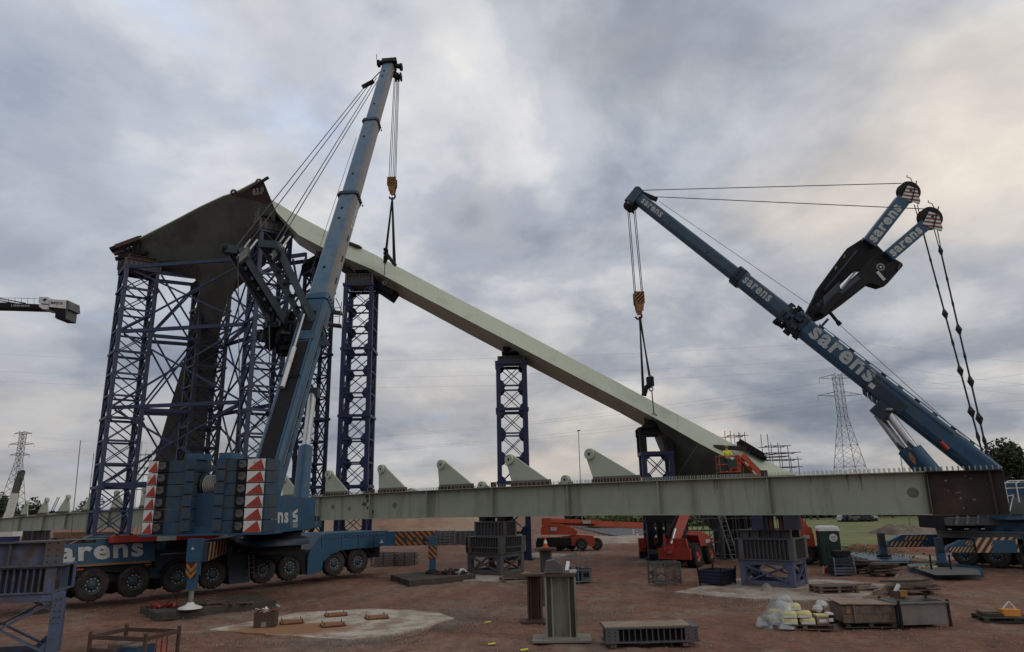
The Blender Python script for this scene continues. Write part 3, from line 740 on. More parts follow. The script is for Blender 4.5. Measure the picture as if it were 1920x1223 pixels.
# ================================================================== trestle stacks under the girder
def trestle(mb_root, o, u, v, h, m, lw=.28):
    """X-braced frame on four posts, parts: four legs, top_frame, cross_brace"""
    ue = u.normalized(); ve = v.normalized()
    for a in (0, 1):
        for b in (0, 1):
            mb = MB(); p = o + u*a + v*b
            mb.par(p - ue*lw*a - ve*lw*b, ue*lw, ve*lw, Z*h, m); mb.par(p - ue*(lw+.1)*a - ve*(lw+.1)*b, ue*(lw+.1), ve*(lw+.1), Z*.05, m)
            rr_ = 5
            for k in range(rr_): # bolt holes
                for q in (.3, .7):
                    if b == 0: mb.box(p - ue*lw*a + ue*lw*q + Z*(h*(.55+.09*k)) - ve*.004, (.03, .01, .03), dark, ax=ue, ay=ve)
            mb.build('leg', mb_root)
    mb = MB(); bh = .22
    for z in (.05, h-bh):
        mb = MB()
        mb.par(o + ue*lw + Z*z + ve*.03, u - ue*2*lw, ve*.16, Z*bh, m); mb.par(o + v - ve*.19 + ue*lw + Z*z, u - ue*2*lw, ve*.16, Z*bh, m)
        mb.par(o + ve*lw + Z*z + ue*.03, v - ve*2*lw, ue*.16, Z*bh, m); mb.par(o + u - ue*.19 + ve*lw + Z*z, v - ve*2*lw, ue*.16, Z*bh, m)
        mb.build('rail_ring', mb_root)
    mb = MB()
    for (p, w, nrm) in ((o, u, ve), (o+v-ve*.2, u, ve), (o, v, ue), (o+u-ue*.2, v, ue)):
        we = w.normalized(); a = p + we*lw + nrm*.06; b = p + w - we*lw + nrm*.06
        mb.bar(a + Z*.25, b + Z*(h-.25), .05, .22, m, up=nrm); mb.bar(b + Z*.25 + nrm*.07, a + Z*(h-.25) + nrm*.07, .05, .22, m, up=nrm)
        for (q, s_, zz, dz) in ((a, 1, bh+.03, 1), (b, -1, bh+.03, 1), (a, 1, h-bh, -1), (b, -1, h-bh, -1)):
            mb.prism([q + Z*zz, q + Z*zz + we*.3*s_, q + Z*(zz+.3*dz)], nrm*.02, m)
    mb.build('cross_brace', mb_root)

def frame_ring(root, o, u, v, h, m, lw=.45, n=9, nm='ribbed_frame'):
    """open square of ribbed beams"""
    ue = u.normalized(); ve = v.normalized(); mb = MB()
    for (p, a, b) in ((o, u, ve*lw), (o+v-ve*lw, u, ve*lw), (o+ve*lw, v-ve*2*lw, ue*lw), (o+u-ue*lw+ve*lw, v-ve*2*lw, ue*lw)):
        t = .04; mb.par(p, a, b, Z*t, m); mb.par(p+Z*(h-t), a, b, Z*t, m); mb.par(p+b*.47+Z*t, a, b*.06, Z*(h-2*t), m)
        ae = a.normalized(); k = max(2, int(a.length/.2))
        for i in range(k+1):
            mb.par(p + a*(i/k)*(1-.03/a.length) + Z*t + b*.02, ae*.03, b*.44, Z*(h-2*t), m)
            mb.par(p + a*(i/k)*(1-.03/a.length) + Z*t + b*.54, ae*.03, b*.44, Z*(h-2*t), m)
    for (i, j) in ((0,0),(1,0),(0,1),(1,1)):
        q = o + u*i + v*j - ue*(lw*i) - ve*(lw*j); q = q - ue*.01*(1-2*i) - ve*.01*(1-2*j)
        mb.par(q + Z*.002, ue*lw*.5 if i == 0 else ue*lw*.5 + ue*0, ve*.02, Z*(h-.004), m)
    return mb.build(nm, root)

def stack(px, py, u, v, spec, near_desc, base_label):
    o = G(px, py); o.z = .02
    z = .02
    for k, (kind_, sc, h, m, lab) in enumerate(spec):
        oo = V((o.x, o.y, z)) + u*(.5-sc[0]/2) + v*(.5-sc[1]/2); uu = u*sc[0]; vv = v*sc[1]
        if kind_ == 'trestle':
            t = thing('steel_trestle', lab, 'trestle', oo, 'steel trestles under the girder'); trestle(t, oo, uu, vv, h, m)
        elif kind_ == 'ring':
            t = thing('steel_grillage', lab, 'support frame', oo, 'ribbed frames stacked on the trestles'); frame_ring(t, oo, uu, vv, h, m, nm='frame_beams')
        elif kind_ == 'box':
            mb = MB(); ribbox(mb, oo, uu, vv, h, m, 9, 9); mb.build('ribbed_block', label=lab, cat='support block')
        elif kind_ == 'ibeam':
            mb = MB(); ue = uu.normalized(); ve = vv.normalized()
            for a in (0, 1):
                p = oo + (vv - ve*.45)*a
                mb.par(p, uu, ve*.45, Z*.05, m); mb.par(p+Z*(h-.05), uu, ve*.45, Z*.05, m); mb.par(p+ve*.2+Z*.05, uu, ve*.05, Z*(h-.1), m)
                for i in range(6): mb.par(p + uu*(i/5)*.985 + Z*.05 + ve*.005, ue*.03, ve*.19, Z*(h-.1), m)
            mb.build('beam_pair', label=lab, cat='beams')
        z += h + .003
    return o, z
ug = gd.copy(); vg = -gn_            # along girder (leftwards, away), away from camera
# right stack: near corner at (1492,1105)
stack(1492, 1105, ug*2.55, vg*2.1, [('trestle', (1,1), 1.22, tbl, 'blue cross-braced trestle at the base of the right girder stack'),
      ('ring', (1.1,1.1), .98, tbd, 'grey ribbed open frame on the right blue trestle'),
      ('ibeam', (1.0,.9), .42, tbd, 'pair of grey beams on top of the right ribbed frame')], '', '')
stack(939, 1081, ug*2.6, vg*2.3, [('trestle', (1,1), 1.22, tbd, 'grey cross-braced trestle at the base of the middle girder stack'),
      ('ring', (1.06,1.06), .34, tbd, 'thin ribbed frame directly on the middle trestle'),
      ('ring', (1.08,1.08), .62, tbd, 'taller ribbed open frame on the middle girder stack'),
      ('box', (.95,.5), .86, tbd, 'upright ribbed block near the top of the middle stack')], '', '')
# jacks and packs under the girder
def jackpack(px, zlo, label, m):
    s = sof(px); ztop = zb(s); t = thing('jack_pack', label, 'jack', gpt(s, zlo))
    mb = MB()
    for ds in (-.75, .75): mb.box(gpt(s+ds, (zlo+ztop)/2), (.55, .9, ztop-zlo-.01), m, ax=gd, ay=gn_)
    mb.build('side_block', t); mb = MB()
    for ds in (-.25, .25): mb.tube(gpt(s+ds, zlo), gpt(s+ds, ztop-.06), .14, maroon, 14)
    mb.box(gpt(s, ztop-.035), (1.0, .8, .06), dark, ax=gd, ay=gn_); mb.build('cylinder', t)
jackpack(1452, 2.66, 'blue blocks and red jack squeezed under the girder on the right stack', blueb)
jackpack(930, 3.08, 'small dark blocks and red jack between the middle stack and girder', dark)
# beneath the navy tower at (960): shallow plate
# far left small stack under the girder
s = sof(85); mb = MB(); o = gpt(s, 0, 1.0); ribbox(mb, o, gd*3.2, -gn_*2, zb(s)-.02, tbd, 8, 6); mb.build('ribbed_block', label='dark ribbed block under the far left end of the girder', cat='support block')
# foreground left stand
o3 = G(122, 1215); hz_ = .0
uL = V((-.97, -.243, 0)); vL = V((-.243, .97, 0)); vL2 = V((-.53, .848, 0))
o3 = V((W(124, 1110, 21.5).x, 21.5, 0))
z1 = W(110, 1112, 21.5).z
t = thing('steel_trestle', 'nearest blue cross-braced trestle, cut off by the left picture edge', 'trestle', o3, 'steel trestles under the girder'); trestle(t, o3, uL*3.2, vL2*1.6, z1, tbl, .34)
z2 = W(120, 1062, 21.2).z
mb = MB(); ribbox(mb, V((o3.x, o3.y, z1+.003)) + V((-.36, -.12, 0)), uL*2.4, vL*1.9, z2-z1-.01, tbl, 14, 3, inset=.22)
mb.build('ribbed_block', label='blue grey ribbed block on the nearest left trestle', cat='support block')
z3 = W(120, 1013, 21.4).z
mb = MB(); p = V((W(117, 1040, 21.4).x, 21.3, z2+.0)); 
mb.par(p, uL*4.2, vL*.6, Z*.05, tbd); mb.par(p+Z*(z3-z2-.05), uL*4.2, vL*.6, Z*.05, tbd); mb.par(p+vL*.25+Z*.05, uL*4.2, vL*.05, Z*(z3-z2-.1), tbl)
mb.par(p+vL*.02+Z*.05+uL*.0, uL*.42, vL*.22, Z*(z3-z2-.1), tbd)
for i in range(2):
    for j in range(4): mb.box(p + uL*(.1+.22*i) + vL*.012 + Z*(.13+.17*j), (.035, .01, .035), dark, ax=uL)
for i in range(1, 6): mb.par(p + uL*(.62*i+.7) + vL*.03 + Z*.05, uL*.03, vL*.2, Z*(z3-z2-.1), tbd)
mb.par(p + uL*1.3 + vL*.1 + Z*(z3-z2), uL*3, vL*.4, Z*.14, navy)
mb.build('heavy_beam', label='violet steel I-beam with bolted end on the nearest left stand', cat='beam')
# ================================================================== shared crane bits
def make_wheel(Rr, wd):
    """returns (tyre mesh object data, rim data) wheel axis along local -Y facing out"""
    mb = MB(); ax = V((0,-1,0)); c = V((0,0,0))
    mb.ring(c, ax, [(-wd*.5, Rr*.55), (-wd*.5, Rr*.86), (-wd*.42, Rr*.965), (-wd*.2, Rr), (wd*.2, Rr), (wd*.42, Rr*.965), (wd*.5, Rr*.86), (wd*.47, Rr*.55)], tyre, 32)
    for i in range(32):
        a = i*math.pi/16; d = V((math.cos(a), 0, math.sin(a))); e = V((-math.sin(a), 0, math.cos(a)))
        mb.box(d*Rr*1.0 + ax*(wd*.25*(1 if i % 2 else -1)), (.05, wd*.42, .03), tyre, ax=e, ay=V((0,1,0)), az=d)
    me1 = mb
    mb2 = MB(); mb2.ring(c, ax, [(wd*.46, Rr*.57), (wd*.46, Rr*.52), (wd*.22, Rr*.49), (wd*.18, Rr*.30), (wd*.40, Rr*.27), (wd*.44, Rr*.2), (wd*.44, 0.0)], rimm, 24)
    for i in range(10):
        a = i*math.pi/5; d = V((math.cos(a), 0, math.sin(a)))
        mb2.tube(d*Rr*.385 + ax*wd*.2, d*Rr*.385 + ax*wd*.29, .028, letter, 6)
    return me1, mb2
def place_wheel(proto, root, pos, rz):
    o = proto.copy(); COL.objects.link(o); o.parent = root; o.location = pos - root.location; o.rotation_euler = (0, 0, rz)
    for ch in [x for x in COL.objects if x.parent == proto]:
        c = ch.copy(); COL.objects.link(c); c.parent = o
    return o
def wheel_set(root, Rr, wd, items):
    """items: (pos, rz)"""
    a, b = make_wheel(Rr, wd)
    me = None; proto = None
    for i, (pos, rz) in enumerate(items):
        if proto is None:
            off = root.location.copy(); root.location = (0, 0, 0)
            w = a.build('wheel', root); r_ = b.build('rim', w); root.location = off
            w.location = pos - off; w.rotation_euler = (0, 0, rz); proto = w
        else: place_wheel(proto, root, pos, rz)

def boom_sec(root, p, q, w, h, side, back, m, mb_back=None, name='boom_section', label=None, extra=None):
    """oval box section: flat back, rounded belly"""
    d = q - p; prof = [(-.36,.5),(.36,.5),(.47,.42),(.5,.28),(.5,-.15),(.42,-.36),(.24,-.48),(0,-.52),(-.24,-.48),(-.42,-.36),(-.5,-.15),(-.5,.28),(-.47,.42)]
    mb = MB(); P = [p + side*(x*w) + back*(y*h) for x, y in prof]; n = len(P)
    for i in range(n):
        j = (i+1) % n; mm = mb_back if (mb_back and i in (1, 2, 3)) else m
        mb.raw([P[i], P[j], P[j]+d, P[i]+d], [(0,1,2,3)], mm, False)
    mb.poly(P, m); mb.poly([x + d for x in P], m)
    if extra: extra(mb)
    return mb.build(name, root, label=label)
def collar(root, c, e, w, h, side, back, m, th=.35, sc=1.14):
    prof = [(-.40,.5),(.40,.5),(.5,.40),(.5,-.2),(.3,-.47),(0,-.52),(-.3,-.47),(-.5,-.2),(-.5,.40)]
    mb = MB(); mb.prism([c - e*th/2 + side*(x*w*sc) + back*(y*h*sc) for x, y in prof], e*th, m)
    for s_ in (-1, 1):
        for k in range(5): mb.box(c + side*(s_*w*sc*.5) + back*(h*(.4-.2*k)), (.08, .1, .1), dark, ax=side, ay=back, az=e)
    mb.build('collar', root)

def hook_block(name, label, px, y0, y1, yh, Yd, tilt=0, stripe=True):
    c0 = W(px, y0, Yd); c1 = W(px, y1, Yd); ch = W(px, yh, Yd)
    t = thing(name, label, 'hook block', ch, 'crane hook blocks'); h = c0.z - c1.z
    w = .8
    for dy in (.32, -.32):
        mb = MB(); mb.box(V((c0.x, Yd+dy, c0.z-h*.3)), (w, .06, h*.62), yellow); mb.prism([V((c0.x-w*.42, Yd+dy, c0.z-h*.6)), V((c0.x+w*.42, Yd+dy, c0.z-h*.6)), V((c0.x+w*.3, Yd+dy, c1.z)), V((c0.x-w*.3, Yd+dy, c1.z))], V((0, .06, 0)), yellow)
        if dy < 0 and stripe: mb.stripes(V((c0.x-w*.46, Yd-.358, c0.z-h*.55)), V((w*.92,0,0)), Z*h*.5, V((0,-1,0)), 5, yellow, dark, 1.0)
        mb.build('cheek_plate', t)
    mb = MB()
    for dx in (-.28, -.1, .1, .28): mb.ring(V((c0.x, Yd + dx*.7, c0.z-h*.32)), V((0,1,0)), [(-.04, .1), (-.04, .42), (0, .38), (.04, .42), (.04, .1)], dark, 16)
    mb.build('sheave', t)
    mb = MB(); mb.tube(c1 + Z*.15, c1 - Z*.25, .13, yellow, 10)
    cc = (c1 + ch)/2 - Z*.1; rr = .26
    pts = [cc + V((math.cos(a)*rr, 0, math.sin(a)*rr)) for a in [math.pi*.5 - i*math.pi/7 for i in range(11)]]
    mb.path([c1 - Z*.2] + pts, .085, rust, 8); mb.build('hook', t)
    return t, c0, c1, ch

# ================================================================== crane 1 (left)
P1 = G(174.6, 1098, .95); P8 = G(673, 1053, .95)
ca = V((P8.x-P1.x, P8.y-P1.y, 0)).normalized(); cn = V((ca.y, -ca.x, 0)); P1.z = 0
def C(s, n, z): return P1 + ca*s + cn*n + Z*z
def CPn(px, py, n=0.0): return PL(px, py, P1 + cn*n, cn)
def s_at(px, py=1070, n=0.0): return (CPn(px, py, n) - P1).dot(ca)
crane1 = thing('mobile_crane', 'dark blue multi-axle mobile crane on the left with raised boom and stacked counterweights', 'mobile crane', C(7, -1.5, 0), 'telescopic mobile cranes')
rz = math.atan2(ca.y, ca.x)
items = []
for px, py in ((174.6,1098),(252.6,1091),(335,1084),(401,1078),(495,1071),(545,1066),(628.6,1058),(673,1053)):
    s = s_at(px, py); items.append((C(s, -.25, .97), rz)); items.append((C(s, -2.75, .97), rz + math.pi))
s = s_at(95, 1106); items.append((C(s, -.25, .97), rz))
wheel_set(crane1, .71, .46, items)
sE = s_at(725, 1050)
# chassis
mb = MB(); mb.par(C(s_at(-200), -.7, 1.05), ca*(sE - s_at(-200)), -cn*1.6, Z*.85, dark)
for px, py in ((174.6,1098),(252.6,1091),(335,1084),(401,1078),(495,1071),(545,1066),(628.6,1058),(673,1053)):
    mb.tube(C(s_at(px, py), -.3, .97), C(s_at(px, py), -2.7, .97), .16, dark, 8)
    mb.box(C(s_at(px, py)+.0, -1.5, .9), (.6, 1.3, .5), dark, ax=ca)
for k in range(9): mb.box(C(s_at(150)+k*1.7, -.5, 1.25), (.9, .35, .5), dark if k % 2 else dkblue, ax=ca)
mb.build('chassis', crane1)
# side body with big lettering
def side_panel(mb, pxs, n, depth, m):   # pxs: polygon in px on the plane n
    mb.prism([CPn(x, y, n) for x, y in pxs], -cn*depth, m)
mb = MB(); side_panel(mb, [(-150,1034),(282,1013),(290,1020),(290,1052),(268,1054),(-150,1075)], .02, 3.0, blue)
o = CPn(78, 1058.5, .045)
mb.text('sarens', o, CPn(269, 1043, .045) - o, (CPn(78, 1030.5, .045) - o), letter, .03, 1.35)
mb.prism([CPn(x, y, .06) for x, y in [(-150,1076.5),(284,1051),(284,1055),(-150,1081)]], -cn*.1, ochre)
mb.build('body_panel', crane1)
mb = MB(); side_panel(mb, [(-150,1081),(286,1055),(280,1070),(262,1067),(240,1068),(228,1074),(190,1071),(160,1074),(150,1082),(-150,1100)], -.08, .4, dark)
for x, y in ((150,1068),(277,1059)):
    a = CPn(x, y, .0); mb.box(a, (.25, .02, .06), orange, ax=ca)
mb.build('side_skirt', crane1)
# lower front cab side with emblem (behind the near stand)
mb = MB(); side_panel(mb, [(-150,1082),(60,1074),(60,1090),(22,1118),(-150,1130)], .05, 2.8, blue)
def emblem(mb, o, xd, yd, nrm, m):
    """angular letter S over three small rings"""
    def q(a, b): return o + xd*a + yd*b
    mb.prism([q(a, b) for a, b in [(1,.98),(1,.80),(.36,.72),(.36,.67),(.9,.67),(1,.60),(1,.36),(.88,.27),(0,.27),(0,.41),(.64,.41),(.64,.51),(.12,.51),(0,.58),(0,.76),(.1,.80)]], nrm*.004, m)
    for k in range(3): mb.ring(q(.16+.34*k, .12), nrm, [(.0, xd.length*.08), (.0, xd.length*.15), (.004, xd.length*.15), (.004, xd.length*.08)], m, 12, False)
o = CPn(6, 1112, .06); emblem(mb, o, CPn(30, 1110, .06)-o, CPn(6, 1070, .06)-o, cn, letter)
mb.build('cab_side', crane1, label='blue lower cab side with white emblem')
# deck clutter
mb = MB(); rnd = random.Random(3)
for k in range(26):
    s = s_at(120) + rnd.random()*(s_at(300)-s_at(120)); h = rnd.uniform(.08, .28); L_ = rnd.uniform(.3, 1.1)
    mb.box(C(s, -rnd.uniform(.15, 1.2), CPn(200, 1017).z + h/2), (L_, rnd.uniform(.1, .5), h), rnd.choice([dkblue, dark, galv, rust, blue]), ax=ca)
for k in range(5): mb.tube(C(s_at(125)+k*1.1, -.1, CPn(200,1017).z), C(s_at(125)+k*1.1+.9, -.1, CPn(200,1017).z+.35), .03, galv, 6)
mb.bar(CPn(124, 1012), CPn(225, 1009), .04, .05, galv)
mb.build('deck_fittings', crane1)
# outrigger box and middle housing
mb = MB(); side_panel(mb, [(290,1015),(455,1012),(455,1030),(430,1040),(380,1048),(345,1062),(322,1058),(300,1068),(290,1060)], -.3, 2.4, dkblue)
side_panel(mb, [(425,1035),(468,1033),(468,1092),(430,1096)], -.12, 2.2, dkblue)
for k in range(6): 
    a = CPn(300 + 22*k, 1024, -.25); mb.box(a, (.5, .12, .3), dark if k % 2 else blue, ax=ca)
mb.bar(CPn(300,1040,-.2), CPn(430,1030,-.2), .06, .06, galv); mb.bar(CPn(315,1020,-.15), CPn(365,1018,-.15), .3, .5, dark)
mb.build('centre_housing', crane1)
# mudguards
def guard(cx, cy, rr, m=dark, a0=15, a1=165):
    mb = MB(); s = s_at(cx, cy); c = C(s, 0, .97); k = 12
    for i in range(k):
        t0 = R(a0 + (a1-a0)*i/k); t1 = R(a0 + (a1-a0)*(i+1)/k)
        a = c + ca*math.cos(t0)*rr + Z*math.sin(t0)*rr; b = c + ca*math.cos(t1)*rr + Z*math.sin(t1)*rr
        mb.prism([a, b, b - cn*.6, a - cn*.6], (c - (a+b)/2 + cn*0).normalized()*.03, m)
        mb.prism([a, b, b*1.0 + (c-b).normalized()*.1, a + (c-a).normalized()*.1], cn*.02, m)
    mb.build('mudguard', crane1)
guard(628.6, 1058, .86); guard(673, 1053, .86); guard(335, 1084, .84); guard(401, 1078, .82)
mb = MB(); side_panel(mb, [(468,1034),(572,1027.5),(573,1075),(566,1078),(562,1052),(550,1042),(528,1044),(519,1056),(513,1050),(500,1046),(480,1050),(474,1062),(466,1066)], .04, .5, dark)
mb.prism([CPn(x, y, .08) for x, y in [(472,1034.5),(517,1031.5),(517,1034),(472,1037.5)]], -cn*.25, ochre); mb.prism([CPn(x, y, .08) for x, y in [(531,1030.5),(576,1027),(576,1030),(531,1033.5)]], -cn*.25, ochre)
mb.build('fender_panel', crane1)
mb = MB()
for dx in (0, .28): mb.tube(CPn(466, 1030, .2) + ca*dx, CPn(467, 1084, .2) + ca*dx, .025, galv, 5)
for k in range(5): mb.tube(CPn(466.3, 1038+9*k, .2), CPn(466.3, 1038+9*k, .2) + ca*.28, .02, galv, 5)
mb.build('access_ladder', crane1)
# rear outrigger box
mb = MB(); side_panel(mb, [(576,1078),(577,1048),(582,1030),(598,1008),(612,1001),(640,999),(728,995),(729,1013),(722,1023),(700,1027),(665,1029),(640,1032),(620,1040),(606,1053),(603,1072),(590,1076)], .12, 3.2, blue)
for x in (649, 679): mb.box(CPn(x, 1006, .13), (.28, .02, .12), dkblue, ax=ca)
mb.poly([CPn(x, y, .135) for x, y in [(712,1019),(716,1012),(719,1018)]], letter)
for x in (603, 640, 672, 700): mb.bar(CPn(x, 1003, .125), CPn(x, 1028, .125), .02, .02, dark, up=cn)
for x in range(610, 720, 12): mb.box(CPn(x, 1004, .13), (.05,.02,.05), dkblue, ax=ca)
mb.bar(CPn(600, 1012, .125), CPn(722, 1003, .125), .02, .025, dkblue, up=cn)
mb.build('outrigger_box', crane1)
# right outrigger: beam, striped end, jack leg
Yo = 42.9
mb = MB(); a = W(690, 1010, 43.4); b = W(816, 1008, Yo); 
p0 = W(722, 1024, 43.2); p1 = W(741, 1024, 43.1); tp = W(722, 997, 43.2)
e = (W(812, 1020, Yo) - W(722, 1024, 43.2)); e.z = 0; L_ = e.length; e.normalize(); nn = V((e.y, -e.x, 0)); hB = tp.z - p0.z
mb.par(V((p0.x, p0.y, p0.z)), e*(L_+.1), -nn*.7, Z*hB, blue)
k0 = (W(741,1010,43.1)-p0).dot(e)
mb.stripes(V((p0.x, p0.y, p0.z)) + e*k0 + nn*.008, e*(L_-k0+.1), Z*hB, nn, 9, yellow, maroon, -1.0, .5)
for k in range(3): mb.disc(p0 + e*(k0+.55+.62*k) + nn*.02 + Z*hB*.42, nn, .14, dkblue, 12)
mb.build('outrigger_beam', crane1)
mb = MB(); fx = W(812, 1073, Yo); fb = V((fx.x, Yo-.35, 0)); zt = W(812, 1022, Yo).z; zc = W(812, 1046, Yo).z
mb.box(V((fb.x, fb.y+.1, (zt+zc)/2+.25)), (.48, .48, zt-zc+.5), blue)
mb.stripes(V((fb.x-.24, fb.y-.145, zc)), V((.48,0,0)), Z*(zt-zc), V((0,-1,0)), 4, yellow, maroon, -1, .5)
mb.box(V((fb.x, fb.y+.1, zc-.35)), (.36, .36, .7), blue); mb.tube(V((fb.x, fb.y+.1, zc-.7)), V((fb.x, fb.y+.1, .35)), .11, galv, 10)
mb.ring(V((fb.x, fb.y+.1, .30)), Z, [(0,.45),(.06,.42),(.22,.16),(.3,.12)], dark, 16); mb.build('outrigger_leg', crane1)
# left outrigger, reaching towards the viewer
Yl = 29.7; fl = V((W(357, 1134, Yl).x, Yl, 0)); zt = W(360, 1010, Yl).z; zc = W(360, 1053, Yl).z; zd = W(360, 1079, Yl).z; ze = W(360, 1106, Yl).z
inn = C(s_at(440), -1.0, 0); be = V((inn.x-fl.x, inn.y-fl.y, 0)); bl_ = be.length; be.normalize(); bn = V((be.y, -be.x, 0))
if bn.dot(V((.5,-1,0))) < 0: bn = -bn
zbm = W(390, 1050, 31).z; ztm = W(390, 1017, 31).z
mb = MB(); p0 = V((fl.x, fl.y+.1, zbm)) + bn*.42
mb.par(p0, be*bl_, -bn*.6, Z*(ztm-zbm), dkblue)
mb.stripes(p0 + be*.1 + bn*.006, be*5.2, Z*(ztm-zbm), bn, 6, mat('dull_ochre', (.24,.125,.05), .6), dark, .35, .5)
mb.build('outrigger_beam', crane1)
mb = MB(); c = V((fl.x, fl.y, 0)); w = .42
mb.box(c + Z*((zt+zc)/2), (w+.06, w+.06, zt-zc), blue)
mb.box(c + Z*((zc+zd)/2), (w, w, zc-zd-.01), blue)
# chevrons on the front of the leg
fy = -w/2-.006
mb.poly([c + V((-w/2, fy+.002, zd)), c + V((w/2, fy+.002, zd)), c + V((w/2, fy+.002, zc)), c + V((-w/2, fy+.002, zc))], maroon)
hh_ = (zc-zd)
for k in range(2):
    zz = zc - hh_*(.02+.45*k)
    for s_ in (-1, 1): mb.poly([c + V((s_*w/2, fy-.004, zz)), c + V((0, fy-.004, zz-.26)), c + V((0, fy-.004, zz-.42)), c + V((s_*w/2, fy-.004, zz-.16))], yellow)
mb.poly([c + V((-.07, -w/2-.04, zt-.42)), c + V((.07, -w/2-.04, zt-.42)), c + V((0, -w/2-.04, zt-.30))], letter)
mb.box(c + Z*((zd+ze)/2), (w-.1, w-.1, zd-ze-.01), blue); mb.tube(c + Z*ze, c + Z*.42, .10, galv, 12); mb.tube(c + Z*.42, c + Z*.36, .13, galv, 12)
mb.ring(c + Z*.30, Z, [(0,.46),(.05,.44),(.16,.16),(.24,.12)], white, 16); mb.build('outrigger_leg', crane1)

# superstructure frame
O = V((-12.75, 37.7, 0)); sf = V((.06, .998, 0)).normalized(); sr_ = V((sf.y, -sf.x, 0))
def S(x, y, z): return O + sr_*x + sf*y + Z*z
zs0 = W(400, 1000, 32).z; zs1 = W(400, 862, 32).z
mb = MB(); mb.ring(S(0, 0, 1.9), Z, [(0,1.5),(.5,1.5),(.5,1.75),(.75,1.75),(.75,1.45),(1.3,1.45)], dark, 28)
mb.ring(S(0, 0, 2.3), Z, [(0,1.9),(.3,1.9),(.3,.1)], dkblue, 28); mb.build('slewing_ring', crane1)
mb = MB(); mb.par(S(-1.7, -5.7, zs0-.06), sr_*3.2, sf*9.0, Z*.33, blue)      # slab base frame
mb.par(S(-3.6, -6.05, zs0-.08), sr_*5.9, sf*1.6, Z*.075, blue)
mb.par(S(-1.5, -4.2, zs0+.2), sr_*2.6, sf*7.2, Z*1.2, dkblue)
# right side cheek with lettering
xr = 1.72
cheek = [(-3.9, zs0-.1), (1.1, zs0-.08), (1.5, zs0+.25), (1.5, zs0+1.5), (-3.9, zs0+1.62)]
mb.prism([S(xr, y, z) for y, z in cheek], -sr_*.3, blue)
def SX(px, py, off=0.0): return PL(px, py, S(xr+off, 0, 0), sr_)
o = SX(497, 982, .012); mb.text('rens', o, SX(541, 981, .012)-o, SX(497, 960, .012)-o, letter, .035, 1.1)
o = SX(545, 990, .012); mb.par(o, sf*.03, sr_*.004, SX(545, 956, .012)-o, letter)
o = SX(548.5, 990, .012); emblem(mb, o, SX(558, 989.5, .012)-o, SX(548.5, 953, .012)-o, sr_, letter)
mb.build('superstructure', crane1)
mb = MB(); 
for dy in (1.6, 2.4): mb.tube(S(1.5, dy, zs0), S(1.5, dy, zs0+1.3), .03, galv, 5)
mb.tube(S(1.5,1.6,zs0+1.3), S(1.5,2.4,zs0+1.3), .03, galv, 5)
for k in range(6): mb.box(S(1.2, 1.2+.4*k, zs0+.1+.1*(k % 3)), (.5, .3, .5), dkblue if k % 2 else dark, ax=sf)
mb.build('hose_rack', crane1)
# winch tower between the counterweights
xm = -.78
mb = MB(); mb.par(S(xm-.95, -5.55, zs0), sr_*1.6, sf*1.3, Z*1.75, blue); 
for k in range(5): mb.bar(S(xm+.22, -5.6, zs0+.25+.32*k), S(xm+.6, -5.6, zs0+.25+.32*k), .03, .04, maroon)
mb.bar(S(xm-.75, -5.4, zs0+2.75), S(xm+.9, -5.4, zs0+2.85), .12, .12, blue)
for dx in (-.72, .62): mb.bar(S(xm+dx, -5.5, zs0+1.7), S(xm+dx, -5.5, zs0+2.8), .1, .14, dkblue)
for k in range(4): mb.bar(S(xm+.62, -5.55, zs0+1.75+.28*k), S(xm+.85, -5.55, zs0+1.75+.28*k), .03, .03, galv)
mb.build('winch_housing', crane1)
mb = MB(); mb.ring(S(xm-.42, -5.2, zs0+2.12), sr_, [(0,.2),(0,.52),(.05,.52),(.05,.2)], dkblue, 20)
for k in range(9): mb.ring(S(xm-.33+.085*k, -5.2, zs0+2.12), sr_, [(0,.3),(0,.42),(.03,.45),(.06,.42),(.06,.3)], ropel, 22)
mb.ring(S(xm+.45, -5.2, zs0+2.12), sr_, [(0,.2),(0,.52),(.05,.52),(.05,.2)], dkblue, 20); mb.build('rope_drum', crane1)
